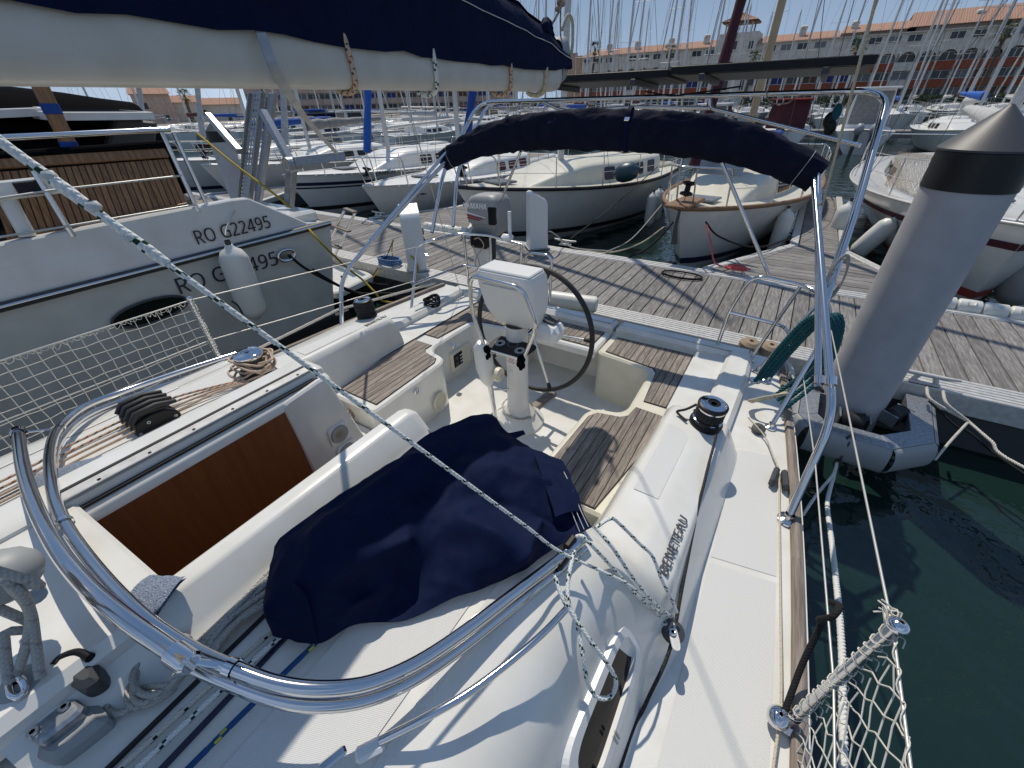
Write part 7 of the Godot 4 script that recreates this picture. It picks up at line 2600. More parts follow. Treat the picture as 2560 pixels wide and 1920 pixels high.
func make_near() -> void:
	make_pile(Vector3(0.886, 0, -3.86), 0.222, 2.215, "thick grey sleeved pile with black band and cone cap rising by the yacht's port quarter")
	var p2 := Vector3(-14.777,1.100,-7.028)
	make_pile(Vector3(-11.55, 0, -5.75), 0.235, 2.12, "grey sleeved pile with black band behind the steel gangway")
	# roller guide round the near pile
	var gd := thing("pile_guide", "galvanised pile guide frame with rollers and grey rubber fendering", "pile guide", Vector3(0.95, 0.4, -3.8))
	var g := Geo.new()
	var outer := [U(1.80, 0.43, -3.98), U(1.78, 0.43, -3.36), U(1.86, 0.43, -3.22), U(2.36, 0.43, -3.22), U(2.62, 0.43, -3.46), U(2.68, 0.43, -4.1)]
	var inner := [U(1.93, 0.43, -3.98), U(1.91, 0.43, -3.42), U(1.95, 0.43, -3.36), U(2.30, 0.43, -3.36), U(2.49, 0.43, -3.53), U(2.52, 0.43, -4.1)]
	for k in 5:
		g = Geo.new()
		slab(g, V([outer[k], outer[k + 1], inner[k + 1], inner[k]]), Vector3(0, -0.08, 0), 0.004)
		part("beam", g.mesh(), M.galvanised, gd)
		g = Geo.new()
		var out0: Vector3 = outer[k]
		var out1: Vector3 = outer[k + 1]
		var nrm := (out1 - out0).cross(Vector3.UP).normalized()
		var mid := (out0 + out1) / 2 - (inner[k] + inner[k + 1] as Vector3) / 2
		if nrm.dot(mid) < 0: nrm = -nrm
		var rows := []
		for q: Vector3 in [out0, out1]:
			var row := PackedVector3Array()
			for j in 7:
				var a := -PI / 2 + PI * j / 6.0
				row.append(q + nrm * (0.004 + 0.05 * cos(a)) + Vector3(0, -0.115 + 0.11 * sin(a), 0))
			rows.append(row)
		g.grid(rows)
		part("rubber_fendering", g.mesh(), M["grey plastic"], gd)
	for e in [[2.12, -3.60, 0.0], [2.40, -3.72, 0.9], [1.93, -3.80, 1.57]]:
		g = Geo.new()
		var ax := Basis(Vector3.UP, e[2]) * Vector3.RIGHT
		var off := 0.0
		var at := U(e[0], 0.38, e[1])
		if e[2] == 0.0: at = U(2.155, 0.38, -3.545)
		if e[2] == 0.9: at = U(2.44, 0.38, -3.78)
		if e[2] > 1.5: at = U(1.90, 0.38, -3.85)
		lathe(g, at - ax * 0.08, ax, [Vector2(0, 0), Vector2(0.05, 0), Vector2(0.075, 0.02), Vector2(0.06, 0.08), Vector2(0.075, 0.14), Vector2(0.05, 0.16), Vector2(0, 0.16)], 18)
		part("roller", g.mesh(), M["black rubber"], gd)
		for s: float in [-1.0, 1.0]:
			g = Geo.new()
			box(g, at + ax * 0.095 * s, Vector3(0.012, 0.10, 0.13), Basis(ax, Vector3.UP, ax.cross(Vector3.UP)), 0.002)
			part("roller_cheek", g.mesh(), M.galvanised, gd)
	# chain and the white mooring rope made fast to the guide
	var ch := thing("chain", "short rusty chain shackled to the pile guide holding a white rope", "chain", U(2.12, 0.3, -3.2))
	for k in 5:
		g = Geo.new()
		var q := U(2.115, 0.42 - 0.055 * k, -3.205 + 0.006 * k)
		var loop := PackedVector3Array()
		for j in 13:
			var a := TAU * j / 12.0
			loop.append(q + (Vector3(cos(a) * 0.02, sin(a) * 0.042, 0) if k % 2 == 0 else Vector3(0, sin(a) * 0.042, cos(a) * 0.02)))
		tube(g, loop, 0.0075, 6, false)
		part("link", g.mesh(), M["dark grey"], ch)
	g = Geo.new()
	laid(g, spline([U(2.11, 0.20, -3.19), U(2.115, 0.13, -3.10), U(2.08, 0.16, -2.9), U(2.0, 0.35, -2.5), U(1.93, 0.62, -1.9), U(1.90, 0.78, -1.3), U(1.87, 0.86, -0.85), U(1.85, 0.93, 0.0), U(1.82, 1.0, 1.0)], 8), 0.0135, 0.05)
	solo("mooring_rope", g.mesh(), M["laid white rope"], "thick white three strand mooring rope leading forward from the pile guide", "rope")
	g = Geo.new()
	laid(g, spline([U(2.11, 0.20, -3.19), U(2.10, 0.16, -3.08), U(2.03, 0.10, -2.9), U(1.98, 0.02, -2.75), U(1.95, -0.1, -2.65)], 8), 0.012, 0.05)
	solo("rope_tail", g.mesh(), M["laid white rope"], "white rope tail hanging into the water from the chain", "rope")
	dock_cleat(Vector3(1.354,0.515,-4.129) + Vector3(-0.02, 0, -0.05), Vector3.RIGHT, "aluminium cleat beside the grey pile with two pale rope eyes")
	g = Geo.new()
	var kn := Vector3(1.606,0.420,-3.892)
	for k in 2: laid(g, spline([Vector3(1.324,0.550,-4.039) + Vector3(0.10 * k, 0, 0), Vector3(1.351,0.520,-3.896) + Vector3(0.09 * k, 0, 0), kn], 6), 0.012, 0.05)
	laid(g, spline([kn, Vector3(1.707,0.400,-3.723), Vector3(1.839,0.380,-3.519), U(3.9, 0.6, -2.6)], 6), 0.012, 0.05)
	laid(g, spline([kn, Vector3(1.491,0.360,-3.646), Vector3(1.400,0.300,-3.437)], 6), 0.010, 0.05)
	solo("mooring_rope", g.mesh(), M["laid rope"], "pale mooring rope with spliced eyes on the cleat beside the grey pile", "rope")
	rope("mooring_rope", [Vector3(1.344,0.500,-3.924), Vector3(1.527,0.400,-3.820), Vector3(1.620,0.380,-3.798), Vector3(1.890,0.300,-3.572), U(4.1, 0.3, -2.5)], 0.009, M["black rope"], "thin black mooring line beside the pale spliced rope", "", 6)
	# far cleats and lines on the walkway
	dock_cleat(Vector3(-3.028,0.510,-6.408), Vector3.RIGHT, "walkway cleat beside the white service post with grey lines")
	dock_cleat(Vector3(-7.614,0.510,-6.534), Vector3.RIGHT, "black roped walkway cleat under the dolphin boat's bow")
	dock_cleat(Vector3(-0.361,0.510,-6.234), Vector3.RIGHT, "walkway cleat wrapped with pink rope in front of the brown-railed boat")
	rope("mooring_rope", [Vector3(-0.449,0.600,-6.165), Vector3(-0.682,0.600,-6.329), Vector3(-0.793,0.850,-6.326), Vector3(-0.917,1.050,-6.454)], 0.011, M["pink rope"], "pink rope from the walkway cleat up to the brown-railed sailboat", "", 6)
	var pk := []
	for k in 30:
		var a := TAU * k / 6.0
		pk.append(Vector3(-0.380,0.580,-6.246) + Vector3(0.12 * cos(a) + 0.004 * k - 0.06, 0.02 * sin(k * 1.3) + 0.02, 0.05 * sin(a)))
	rope("rope_turns", pk, 0.011, M["pink rope"], "pink rope wound in turns on the walkway cleat", "", 4)
	rope("mooring_rope", [Vector3(-0.964,1.050,-6.627), Vector3(-0.798,0.850,-6.796), Vector3(-0.476,0.650,-7.187), Vector3(-0.279,0.600,-7.400), Vector3(-0.117,0.580,-7.657), Vector3(0.153,0.520,-8.584)], 0.013, M["black rope"], "black mooring line drooping along the brown-railed sailboat's side", "", 6)
	rope("mooring_rope", [Vector3(-1.408,1.000,-6.649), Vector3(-1.526,0.800,-6.510), Vector3(-1.684,0.620,-6.429), Vector3(-1.881,0.520,-6.239)], 0.014, M["black rope"], "black mooring line from the brown-railed boat's bow to the walkway", "", 6)
	rope("mooring_rope", [Vector3(-1.544,0.900,-6.712), Vector3(-1.810,0.680,-6.426), Vector3(-2.261,0.520,-6.298), Vector3(-2.799,0.520,-6.292)], 0.011, M["cream rope"], "pale mooring line drooping from the brown-railed boat to the post's cleat", "", 6)
	rope("mooring_rope", [Vector3(-1.958,0.950,-8.049), Vector3(-2.034,0.650,-6.822), Vector3(-2.248,0.540,-6.259)], 0.009, M["grey rope"], "grey spring line from the brown-railed boat's bow to the walkway", "", 6)
	rope("mooring_rope", [Vector3(-2.900,1.200,-10.938), Vector3(-2.934,0.800,-8.238), Vector3(-3.042,0.560,-6.645)], 0.010, M["dark rope"], "dark mooring line from the black-edged sailboat to the post's cleat", "", 4)
	var cb := []
	for k in 45:
		var a := TAU * k / 14.0
		cb.append(Vector3(-0.998,0.512,-5.834) + Vector3(0.26 * cos(a) * (1.0 if k < 30 else 0.6), 0.006 + 0.0005 * k, 0.13 * sin(a)))
	rope("hose_loop", cb.slice(0, 22), 0.012, M["black rope"], "black line lying in a loop on the walkway planks", "", 4)
	# service posts
	var s1 := service_post(Vector3(-4.40, 0.515, -4.30), 0.85, 0.88, "white service post with blue sockets and a coiled blue hose at the walkway's near edge")
	var s2 := service_post(Vector3(-3.37, 0.515, -6.06), 2.35, 0.86, "white service post with sloping top at the walkway's far edge")
	g = Geo.new()
	box(g, Vector3(-3.36, 1.335, -6.02), Vector3(0.14, 0.01, 0.16), Basis(Vector3.UP, 2.35) * Basis(Vector3.RIGHT, 0.5), 0.003)
	part("notice", g.mesh(), M["tan canvas"], s2)
	rng.seed = 9
	var bl := []
	for k in 60:
		var a := TAU * k / 13.0
		bl.append(Vector3(-4.915,0.530,-4.259) + Vector3(cos(a) * (0.2 + 0.02 * sin(k * 1.7)), 0.002 * k * 0.7, sin(a) * (0.12 + 0.01 * sin(k))))
	rope("coiled_hose", bl, 0.011, M["blue hose"], "blue and white hose coiled at the foot of the service post", "", 4, "hose")
	rope("power_cable", [Vector3(-4.425,1.000,-3.952), Vector3(-4.760,0.750,-4.199), Vector3(-4.993,0.560,-4.396), Vector3(-5.025,0.530,-4.293), Vector3(-4.973,0.450,-4.047), Vector3(-4.957,0.400,-3.917)], 0.008, M["yellow hose"], "yellow cable dropping from the service post's socket to the water", "", 6, "cable")
	rope("power_cable", [Vector3(-4.420,1.000,-3.955), Vector3(-4.830,0.800,-4.263), Vector3(-5.038,0.600,-4.324), Vector3(-5.078,0.500,-4.229), Vector3(-5.010,0.380,-3.994), Vector3(-4.932,0.200,-4.340), Vector3(-4.645,0.250,-4.344)], 0.008, M["black rope"], "thin dark cable dropping off the walkway edge beside the service post", "", 6, "cable")
	rope("shore_cable", [Vector3(-3.091,0.850,-5.877), Vector3(-3.006,0.820,-5.919), Vector3(-3.016,0.600,-6.317), Vector3(-2.770,0.530,-6.268), Vector3(-2.196,0.530,-6.385)], 0.011, M["grey rope"], "grey shore power cable with a red plug on the far service post", "", 6, "cable")
	# black line from the motor yacht's stern to the walkway
	rope("mooring_rope", [Vector3(-4.680,0.895,-2.845), Vector3(-4.550,0.692,-3.007), Vector3(-4.831,0.350,-3.471), Vector3(-4.475,0.300,-3.775), Vector3(-3.957,0.350,-3.939), Vector3(-3.431,0.500,-3.957)], 0.016, M["black rope"], "thick black mooring line from the motor yacht to the walkway", "", 6)
	rope("mooring_rope", [Vector3(-5.398,0.420,-3.697), Vector3(-5.227,0.360,-3.811), Vector3(-4.788,0.300,-3.989), Vector3(-4.694,0.350,-4.177), Vector3(-4.524,0.500,-4.256)], 0.014, M["black rope"], "black mooring line from the motor yacht's platform to the walkway", "", 6)
	rope("fresh_water_hose", [Vector3(-7.264,2.243,-3.342), Vector3(-6.300,1.932,-3.190), Vector3(-5.300,1.531,-3.141), Vector3(-4.496,1.250,-2.913), Vector3(-4.787,0.750,-3.393), Vector3(-4.798,0.500,-3.610), Vector3(-4.617,0.350,-3.627), Vector3(-4.537,0.200,-3.691), Vector3(-4.333,0.150,-3.941), Vector3(-4.322,0.300,-4.126), Vector3(-4.273,0.550,-4.183), Vector3(-4.258,0.700,-4.146), Vector3(-4.360,0.760,-4.163)], 0.014, M["yellow hose"], "yellow hose looping from the motor yacht down to the service post", "", 8, "hose")
	make_motor_yacht()

func make_motor_yacht() -> void:
	var XS := -4.70      # near side at the rubbing rail
	var t := thing("motor_yacht", "large pale grey motor yacht moored alongside, lettered RO G22495", "motor yacht", Vector3(-6.6, 0, -1.5))
	var g := Geo.new()
	# near and far hull sides, flaring upwards
	var rows := []
	for z: float in [-3.28, -3.26, -2.0, 0.0, 2.0, 4.5, 6.5, 8.5, 10.0]:
		var nar := 0.0 if z < 4.0 else pow((z - 4.0) / 6.2, 2.0) * 1.9
		var row := PackedVector3Array()
		var inn := 0.03 if z < -3.27 else 0.0
		for q in [[-0.30, -0.3], [-0.22, 0.1], [-0.16, 0.5], [-0.06, 0.92], [-0.055, 0.95], [-0.01, 1.30], [0.0, 1.34]]: row.append(Vector3(XS + q[0] - nar - inn, q[1], z + (q[1] - 1.3) * -0.12 * (1.0 if z < -3.0 else 0.0)))
		for q in [[0.0, 1.34], [0.01, 1.30], [0.16, 0.5], [0.30, -0.3]]: row.append(Vector3(-8.7 + q[0] + nar + inn, q[1], z))
		rows.append(row)
	loft(g, rows, false, 0.5)
	fan(g, rows[0])
	part("hull", g.mesh(), M["light grey gelcoat"], t)
	# bulwark above the rubbing rail
	g = Geo.new()
	slab(g, V([Vector3(XS - 0.015, 1.37, 6.0), Vector3(XS - 0.015, 1.37, -3.15), Vector3(XS - 0.02, 1.40, -2.98), Vector3(XS - 0.03, 1.755, -2.42), Vector3(XS - 0.03, 1.765, -2.25), Vector3(XS - 0.03, 1.72, 1.0), Vector3(XS - 0.03, 1.75, 6.0)]), Vector3(-0.10, 0, 0), 0.012)
	part("bulwark", g.mesh(), M["grey white gelcoat"], t)
	g = Geo.new()
	tube(g, V([Vector3(XS + 0.012, 1.345, -3.25), Vector3(XS + 0.012, 1.345, 5.0)]), 0.035, 10)
	part("rubbing_rail", g.mesh(), M["dark grey"], t)
	g = Geo.new()
	tube(g, V([Vector3(XS + 0.035, 1.35, -3.25), Vector3(XS + 0.035, 1.35, 5.0)]), 0.016, 8)
	part("rail_strip", g.mesh(), M.steel, t)
	g = Geo.new()
	g.quad(Vector3(XS - 0.1, 1.38, 6), Vector3(XS - 0.1, 1.38, -3.2), Vector3(-8.6, 1.38, -3.2), Vector3(-8.6, 1.38, 6))
	part("deck", g.mesh(), M["weathered teak 1"], t)
	# stern locker, platform
	g = Geo.new()
	box(g, Vector3(-5.6, 1.43, -2.95), Vector3(1.6, 0.14, 0.5), Basis(), 0.03)
	part("stern_locker", g.mesh(), M["white gelcoat"], t)
	g = Geo.new()
	slab(g, bent_loop([Vector3(-4.95, 0.40, -3.25), Vector3(-5.05, 0.40, -4.02), Vector3(-5.25, 0.40, -4.08), Vector3(-8.4, 0.40, -4.08), Vector3(-8.4, 0.40, -3.25)], 0.08), Vector3(0, -0.09, 0), 0.02)
	part("swim_platform", g.mesh(), M["white gelcoat"], t)
	# boot top
	g = Geo.new()
	box(g, Vector3(XS - 0.165, 0.06, 0.5), Vector3(0.09, 0.2, 7.6), Basis(Vector3.FORWARD, 0.0))
	part("boot_top", g.mesh(), M["black rubber"], t)
	# portlight
	var pc := Vector3(-4.755,0.982,-1.201)
	g = Geo.new()
	var ring := PackedVector3Array()
	var pane := PackedVector3Array()
	for k in 33:
		var a := TAU * k / 32.0
		ring.append(pc + Vector3(0.03 + sin(a) * 0.014, sin(a) * 0.105, cos(a) * 0.30))
		if k < 32: pane.append(pc + Vector3(0.028 + sin(a) * 0.013, sin(a) * 0.10, cos(a) * 0.295))
	tube(g, ring, 0.012, 8, false)
	var pl := sub(t, "portlight")
	part("rim", g.mesh(), M["dark grey"], pl)
	g = Geo.new()
	fan(g, pane)
	part("pane", g.mesh(), M["dark glass"], pl)
	# hawse fitting
	var hq := Vector3(-4.700,1.130,-2.595)
	g = Geo.new()
	ring = PackedVector3Array()
	for k in 25: ring.append(hq + Vector3(0.02, sin(TAU * k / 24.0) * 0.06, cos(TAU * k / 24.0) * 0.10))
	tube(g, ring, 0.016, 10, false)
	part("hawse_ring", g.mesh(), M.chrome, t)
	g = Geo.new()
	pane = PackedVector3Array()
	for k in 24: pane.append(hq + Vector3(0.012, sin(TAU * k / 24.0) * 0.055, cos(TAU * k / 24.0) * 0.095))
	fan(g, pane)
	part("hawse_plate", g.mesh(), M.steel, t)
	rope("mooring_rope", [hq + Vector3(0.02, -0.01, -0.03), Vector3(-4.660,0.934,-2.756), Vector3(-4.600,0.676,-3.022), Vector3(-4.500,0.396,-3.378)], 0.016, M["black rope"], "black line coming out of the motor yacht's steel hawse hole", "", 6)
	lettering(t, "RO G22495", 0.125, Vector3(-4.705,1.504,-2.166), Vector3(0, 0, -1), Vector3(0, 1, 0), M["letter black"], "lettering", "Droid Sans", 0.88)
	lettering(t, "RO G22495", 0.15, Vector3(-4.722,1.123,-1.986), Vector3(0, 0, -1), Vector3(0.03, 1, 0), M["letter navy"], "lettering", "Droid Sans", 1.0)
	fender(Vector3(-4.520,1.027,-1.966), 0.66, 0.132, M["fender vinyl"], "pale grey fender hung over the motor yacht's registration letters", Vector3(0.05, 1, 0.0))
	rope("fender_line", [Vector3(-4.720,1.667,-2.246), Vector3(-4.640,1.555,-2.075), Vector3(-4.550,1.505,-1.994)], 0.006, M["white canvas"], "pale line holding the fender on the motor yacht's bulwark", "", 4)
	rope("fender_line", [Vector3(-3.060,1.422,-1.216), Vector3(-3.040,1.379,-1.235), Vector3(-3.020,1.248,-1.238)], 0.007, M["black rope"], "short black line knotted on the starboard lifeline", "", 5)
	# slatted teak screen on the aft deck
	var sc := thing("slatted_screen", "brown slatted teak screen leaning on the motor yacht's rail", "screen", Vector3(-5.0, 1.78, -1.2))
	var tl := Vector3(-5.100,2.211,-0.809)
	var tr := Vector3(-5.100,2.182,-2.013)
	var br := Vector3(-4.920,1.740,-1.937)
	var bl := Vector3(-4.920,1.711,-0.663)
	var n := 27
	var nrm := (tr - tl).cross(bl - tl).normalized()
	if nrm.x < 0: nrm = -nrm
	for k in n:
		var f0 := (k + 0.06) / n
		var f1 := (k + 0.94) / n
		g = Geo.new()
		var q := [tl.lerp(tr, f0).lerp(bl.lerp(br, f0), 0.10), tl.lerp(tr, f1).lerp(bl.lerp(br, f1), 0.10), tl.lerp(tr, f1).lerp(bl.lerp(br, f1), 0.94), tl.lerp(tr, f0).lerp(bl.lerp(br, f0), 0.94)]
		slab(g, V(q), -nrm * 0.016, 0.003)
		for j in g.t.size(): g.t[j] = Vector2(g.t[j].x + k * 0.3, g.t[j].y)
		part("slat", g.mesh(), M["oiled teak %d" % (k % 3)], sc)
	for e in [[tl, tr, 0.0], [bl, br, 1.0]]:
		g = Geo.new()
		var a0: Vector3 = e[0]
		var a1: Vector3 = e[1]
		box(g, (a0 + a1) / 2 + nrm * 0.004, Vector3((a1 - a0).length(), 0.075, 0.035), Basis((a1 - a0).normalized(), nrm.cross((a1 - a0).normalized()), nrm), 0.006)
		part("frame_rail", g.mesh(), M["oiled teak 1"], sc)
	g = Geo.new()
	slab(g, V([tl - nrm * 0.025, tr - nrm * 0.025, br - nrm * 0.025, bl - nrm * 0.025]), -nrm * 0.01)
	part("backing", g.mesh(), M["black plastic"], sc)
	g = Geo.new()
	box(g, (tl + tr) / 2 + Vector3(-0.05, 0.06, 0), Vector3(0.14, 0.05, (tr - tl).length() + 0.1), Basis(), 0.015)
	part("top_cushion", g.mesh(), M["black canvas"], sc)
	# rails of the motor yacht
	var rl := thing("deck_rail", "steel side rail of the motor yacht in front of the slatted screen", "rail", Vector3(-4.75, 1.75, -1.4))
	var r0 := Vector3(-4.780,2.377,-0.881)
	var r1 := Vector3(-4.780,2.375,-1.987)
	steel_part(rl, "top_rail", [r0 + Vector3(0, 0, 2.0), r0, r1], 0.022, 10)
	steel_part(rl, "post", [Vector3(-4.780,2.358,-1.919), Vector3(-4.740,1.716,-1.926)], 0.020, 10)
	steel_part(rl, "post", [Vector3(-4.800,2.352,-2.017), Vector3(-4.760,1.723,-2.031)], 0.018, 10)
	steel_part(rl, "post", [Vector3(-4.760,2.165,-0.989), Vector3(-4.740,1.704,-0.986)], 0.022, 10)
	rope("rail_wire", [Vector3(-4.720,2.023,-0.654), Vector3(-4.720,2.035,-1.005), Vector3(-4.720,2.025,-1.896)], 0.008, M.wire, "upper pale wire on the motor yacht's side rail", "motor yacht rail wires", 1, "wire")
	rope("rail_wire", [Vector3(-4.720,1.790,-0.533), Vector3(-4.720,1.784,-0.953), Vector3(-4.720,1.780,-1.923)], 0.008, M.wire, "lower pale wire on the motor yacht's side rail", "motor yacht rail wires", 1, "wire")
	var ps := thing("deck_prop", "grey painted prop standing against the motor yacht's slatted screen", "prop", Vector3(-4.85, 1.75, -0.5))
	g = Geo.new()
	var q0 := Vector3(-4.840,2.105,-0.790)
	var q1 := Vector3(-4.800,1.749,-0.758)
	tube(g, V([q0, q1]), 0.05, 10)
	part("tube", g.mesh(), M["grey white gelcoat"], ps)
	g = Geo.new()
	box(g, Vector3(-4.800,2.062,-0.891), Vector3(0.06, 0.12, 0.42), Basis(), 0.01)
	part("bracket", g.mesh(), M["white plastic"], ps)
	g = Geo.new()
	box(g, Vector3(-4.765,2.062,-0.908), Vector3(0.02, 0.09, 0.13), Basis(), 0.006)
	part("catch", g.mesh(), M["black plastic"], ps)
	# flat white panels, varnished post and dark covered tender further in
	for e in [[Vector3(-5.350,2.522,-1.402), Vector3(-5.350,2.504,-2.149), "white edged solar panel above the motor yacht's aft deck"], [Vector3(-5.600,2.548,-1.079), Vector3(-5.600,2.556,-1.474), "white edged panel at the left end of the motor yacht's aft deck"]]:
		var a0: Vector3 = e[0]
		var a1: Vector3 = e[1]
		var sp := thing("solar_collector", e[2], "panel", (a0 + a1) / 2)
		g = Geo.new()
		slab(g, bent_loop([a0, a1, a1 + Vector3(-0.75, 0.03, 0.02), a0 + Vector3(-0.75, 0.03, 0.02)], 0.02), Vector3(0, -0.06, 0), 0.004)
		part("frame", g.mesh(), M["white paint"], sp)
		g = Geo.new()
		slab(g, V([a0 + Vector3(-0.05, 0.004, -0.05), a1 + Vector3(-0.05, 0.004, 0.05), a1 + Vector3(-0.7, 0.032, 0.07), a0 + Vector3(-0.7, 0.032, -0.03)]), Vector3(0, -0.01, 0))
		part("cells", g.mesh(), M["solar cell"], sp)
	var mp := thing("varnished_post", "varnished wooden post with blue cord bands behind the motor yacht's rail", "post", Vector3(-5.2, 1.4, -0.7))
	g = Geo.new()
	var m0 := Vector3(-5.200,2.652,-1.396)
	var m1 := Vector3(-5.200,2.256,-1.379)
	tube(g, V([m0 + (m0 - m1) * 0.8, m0, m1, m1 + (m1 - m0) * 0.5]), 0.055, 12)
	part("pole", g.mesh(), M["oiled teak 2"], mp)
	for f: float in [0.28, 0.93]:
		g = Geo.new()
		var q := m0.lerp(m1, f)
		var dd := (m1 - m0).normalized()
		tube(g, V([q - dd * 0.035, q + dd * 0.035]), 0.06, 12)
		part("cord_band", g.mesh(), M["blue canvas"], mp)
	var tn := thing("covered_tender", "tender under a black canvas cover on the motor yacht's aft deck", "tender", Vector3(-6.2, 1.6, -1.2))
	g = Geo.new()
	rows = []
	var nn := noise(1.0, 61, 3)
	for k in 12:
		var z := lerpf(0.6, -2.35, k / 11.0)
		var row := PackedVector3Array()
		var w := 0.8 * (1.0 - 0.4 * pow(k / 11.0, 4))
		for j in 13:
			var a := PI * j / 12.0
			row.append(Vector3(-6.25 + cos(a) * w, 1.75 + sin(a) * 1.05 * (1.0 - 0.2 * pow(k / 11.0, 3)) + 0.03 * nn.get_noise_2d(k * 20.0, j * 20.0), z))
		rows.append(row)
	g.grid(rows)
	fan(g, rows[11])
	part("cover", g.mesh(), M["black canvas"], tn)
	g = Geo.new()
	box(g, Vector3(-6.25, 1.62, -0.9), Vector3(1.3, 0.35, 2.8), Basis(), 0.1)
	part("hull", g.mesh(), M["dark grey"], tn)
	var fb := thing("dark_seat_back", "dark padded seat back behind the white edged panel", "seat", Vector3(-5.3, 1.9, -1.9))
	var s0 := Vector3(-5.600,2.464,-1.916)
	var s1 := Vector3(-5.600,2.426,-2.262)
	g = Geo.new()
	slab(g, bent_loop([s0, s1, Vector3(-5.600,2.219,-2.141), Vector3(-5.600,2.223,-1.742)], 0.05), Vector3(-0.12, 0, 0), 0.02)
	part("cushion", g.mesh(), M["dark grey"], fb)
	# wheelhouse far forward, out of sight behind the boom
	g = Geo.new()
	box(g, Vector3(-6.7, 2.1, 3.2), Vector3(3.2, 1.5, 4.0), Basis(), 0.2)
	part("deckhouse", g.mesh(), M["grey white gelcoat"], t)
	# davit and perforated gangway at its stern
	var gw := thing("gangway", "folded gangway of perforated steel standing at the motor yacht's stern", "gangway", Vector3(-6.6, 1.45, -3.2))
	var lo := Vector3(-6.686,1.409,-3.350)
	var hi := Vector3(-5.967,2.673,-3.600)
	var up := (hi - lo).normalized()
	var w2 := 0.135
	var depth := 0.07
	var face := up.cross(Vector3.RIGHT).normalized()
	if face.z < 0: face = -face
	var H := (hi - lo).length()
	for s: float in [-1.0, 1.0]:
		g = Geo.new()
		box(g, lo + up * H * 0.5 + Vector3.RIGHT * w2 * s, Vector3(0.03, H, depth), Basis(Vector3.RIGHT, up, face), 0.004)
		part("side_rail", g.mesh(), M.galvanised, gw)
	var cols := 4
	var nr := 25
	g = Geo.new()
	var cw := (w2 * 2 - 0.03) / cols
	var rh := H / nr
	for k in nr + 1: box(g, lo + up * (rh * k), Vector3(w2 * 2 - 0.03, rh * 0.45, 0.008), Basis(Vector3.RIGHT, up, face))
	for c in cols + 1: box(g, lo + up * H * 0.5 + Vector3.RIGHT * (-w2 + 0.015 + cw * c) - face * 0.001, Vector3(cw * 0.42, H, 0.007), Basis(Vector3.RIGHT, up, face))
	part("perforated_tread", g.mesh(), M.galvanised, gw)
	g = Geo.new()
	box(g, lo + up * H * 0.5 + Vector3.RIGHT * (w2 + 0.12) - face * 0.05, Vector3(0.13, H, 0.06), Basis(Vector3.RIGHT, up, face), 0.01)
	part("backing_beam", g.mesh(), M.galvanised, gw)
	var dv := thing("davit", "galvanised steel davit with a jointed arm at the motor yacht's stern", "davit", Vector3(-5.6, 1.4, -3.2))
	var d0 := Vector3(-5.604,1.337,-3.300)
	var d1 := Vector3(-5.192,1.952,-3.300)
	var d2 := Vector3(-5.634,2.486,-3.400)
	g = Geo.new()
	box(g, (d0 + d1) / 2, Vector3(0.13, (d1 - d0).length() + 0.1, 0.10), Basis(Vector3.RIGHT, (d1 - d0).normalized(), Vector3.RIGHT.cross((d1 - d0).normalized())), 0.008)
	part("post", g.mesh(), M.galvanised, dv)
	for e in [[d1, d2, 0.075], [d1 + Vector3(0.05, 0.03, 0), Vector3(-4.977,1.996,-3.900), 0.10], [Vector3(-6.449,2.042,-3.400), Vector3(-7.129,2.455,-3.500), 0.075]]:
		var a0: Vector3 = e[0]
		var a1: Vector3 = e[1]
		g = Geo.new()
		var ud := (a1 - a0).normalized()
		var xd := ud.cross(Vector3(0, 0, 1)).normalized()
		box(g, (a0 + a1) / 2, Vector3(e[2], (a1 - a0).length(), 0.08), Basis(xd, ud, xd.cross(ud)), 0.006)
		part("arm", g.mesh(), M.galvanised, dv)
	g = Geo.new()
	lathe(g, d1 + Vector3(0, 0, -0.08), Vector3(0, 0, 1), [Vector2(0, 0), Vector2(0.08, 0), Vector2(0.08, 0.16), Vector2(0, 0.16)], 16)
	part("pivot", g.mesh(), M.galvanised, dv)
	# short steel boarding steps between yacht and walkway
	var bs := thing("boarding_steps", "narrow steel ladder leaning from the walkway edge near the service post", "ladder", Vector3(-6.202,0.500,-4.177))
	steel_part(bs, "stile", [Vector3(-6.320,0.520,-4.146), Vector3(-5.727,1.200,-4.268)], 0.022, 8)
	steel_part(bs, "stile", [Vector3(-6.042,0.520,-4.134), Vector3(-5.516,1.200,-4.304)], 0.022, 8)
	for e in [[Vector3(-6.255,0.700,-4.163), Vector3(-5.714,0.700,-4.039)], [Vector3(-6.016,0.970,-4.223), Vector3(-5.473,0.970,-4.086)], [Vector3(-5.873,1.200,-4.404), Vector3(-5.491,1.200,-4.283)]]:
		g = Geo.new()
		var e0: Vector3 = e[0]
		var e1: Vector3 = e[1]
		var ex := (e1 - e0).normalized()
		box(g, (e0 + e1) / 2, Vector3((e1 - e0).length(), 0.025, 0.07), Basis(ex, Vector3.UP, ex.cross(Vector3.UP)), 0.004)
		part("tread", g.mesh(), M["weathered teak 0"], bs)


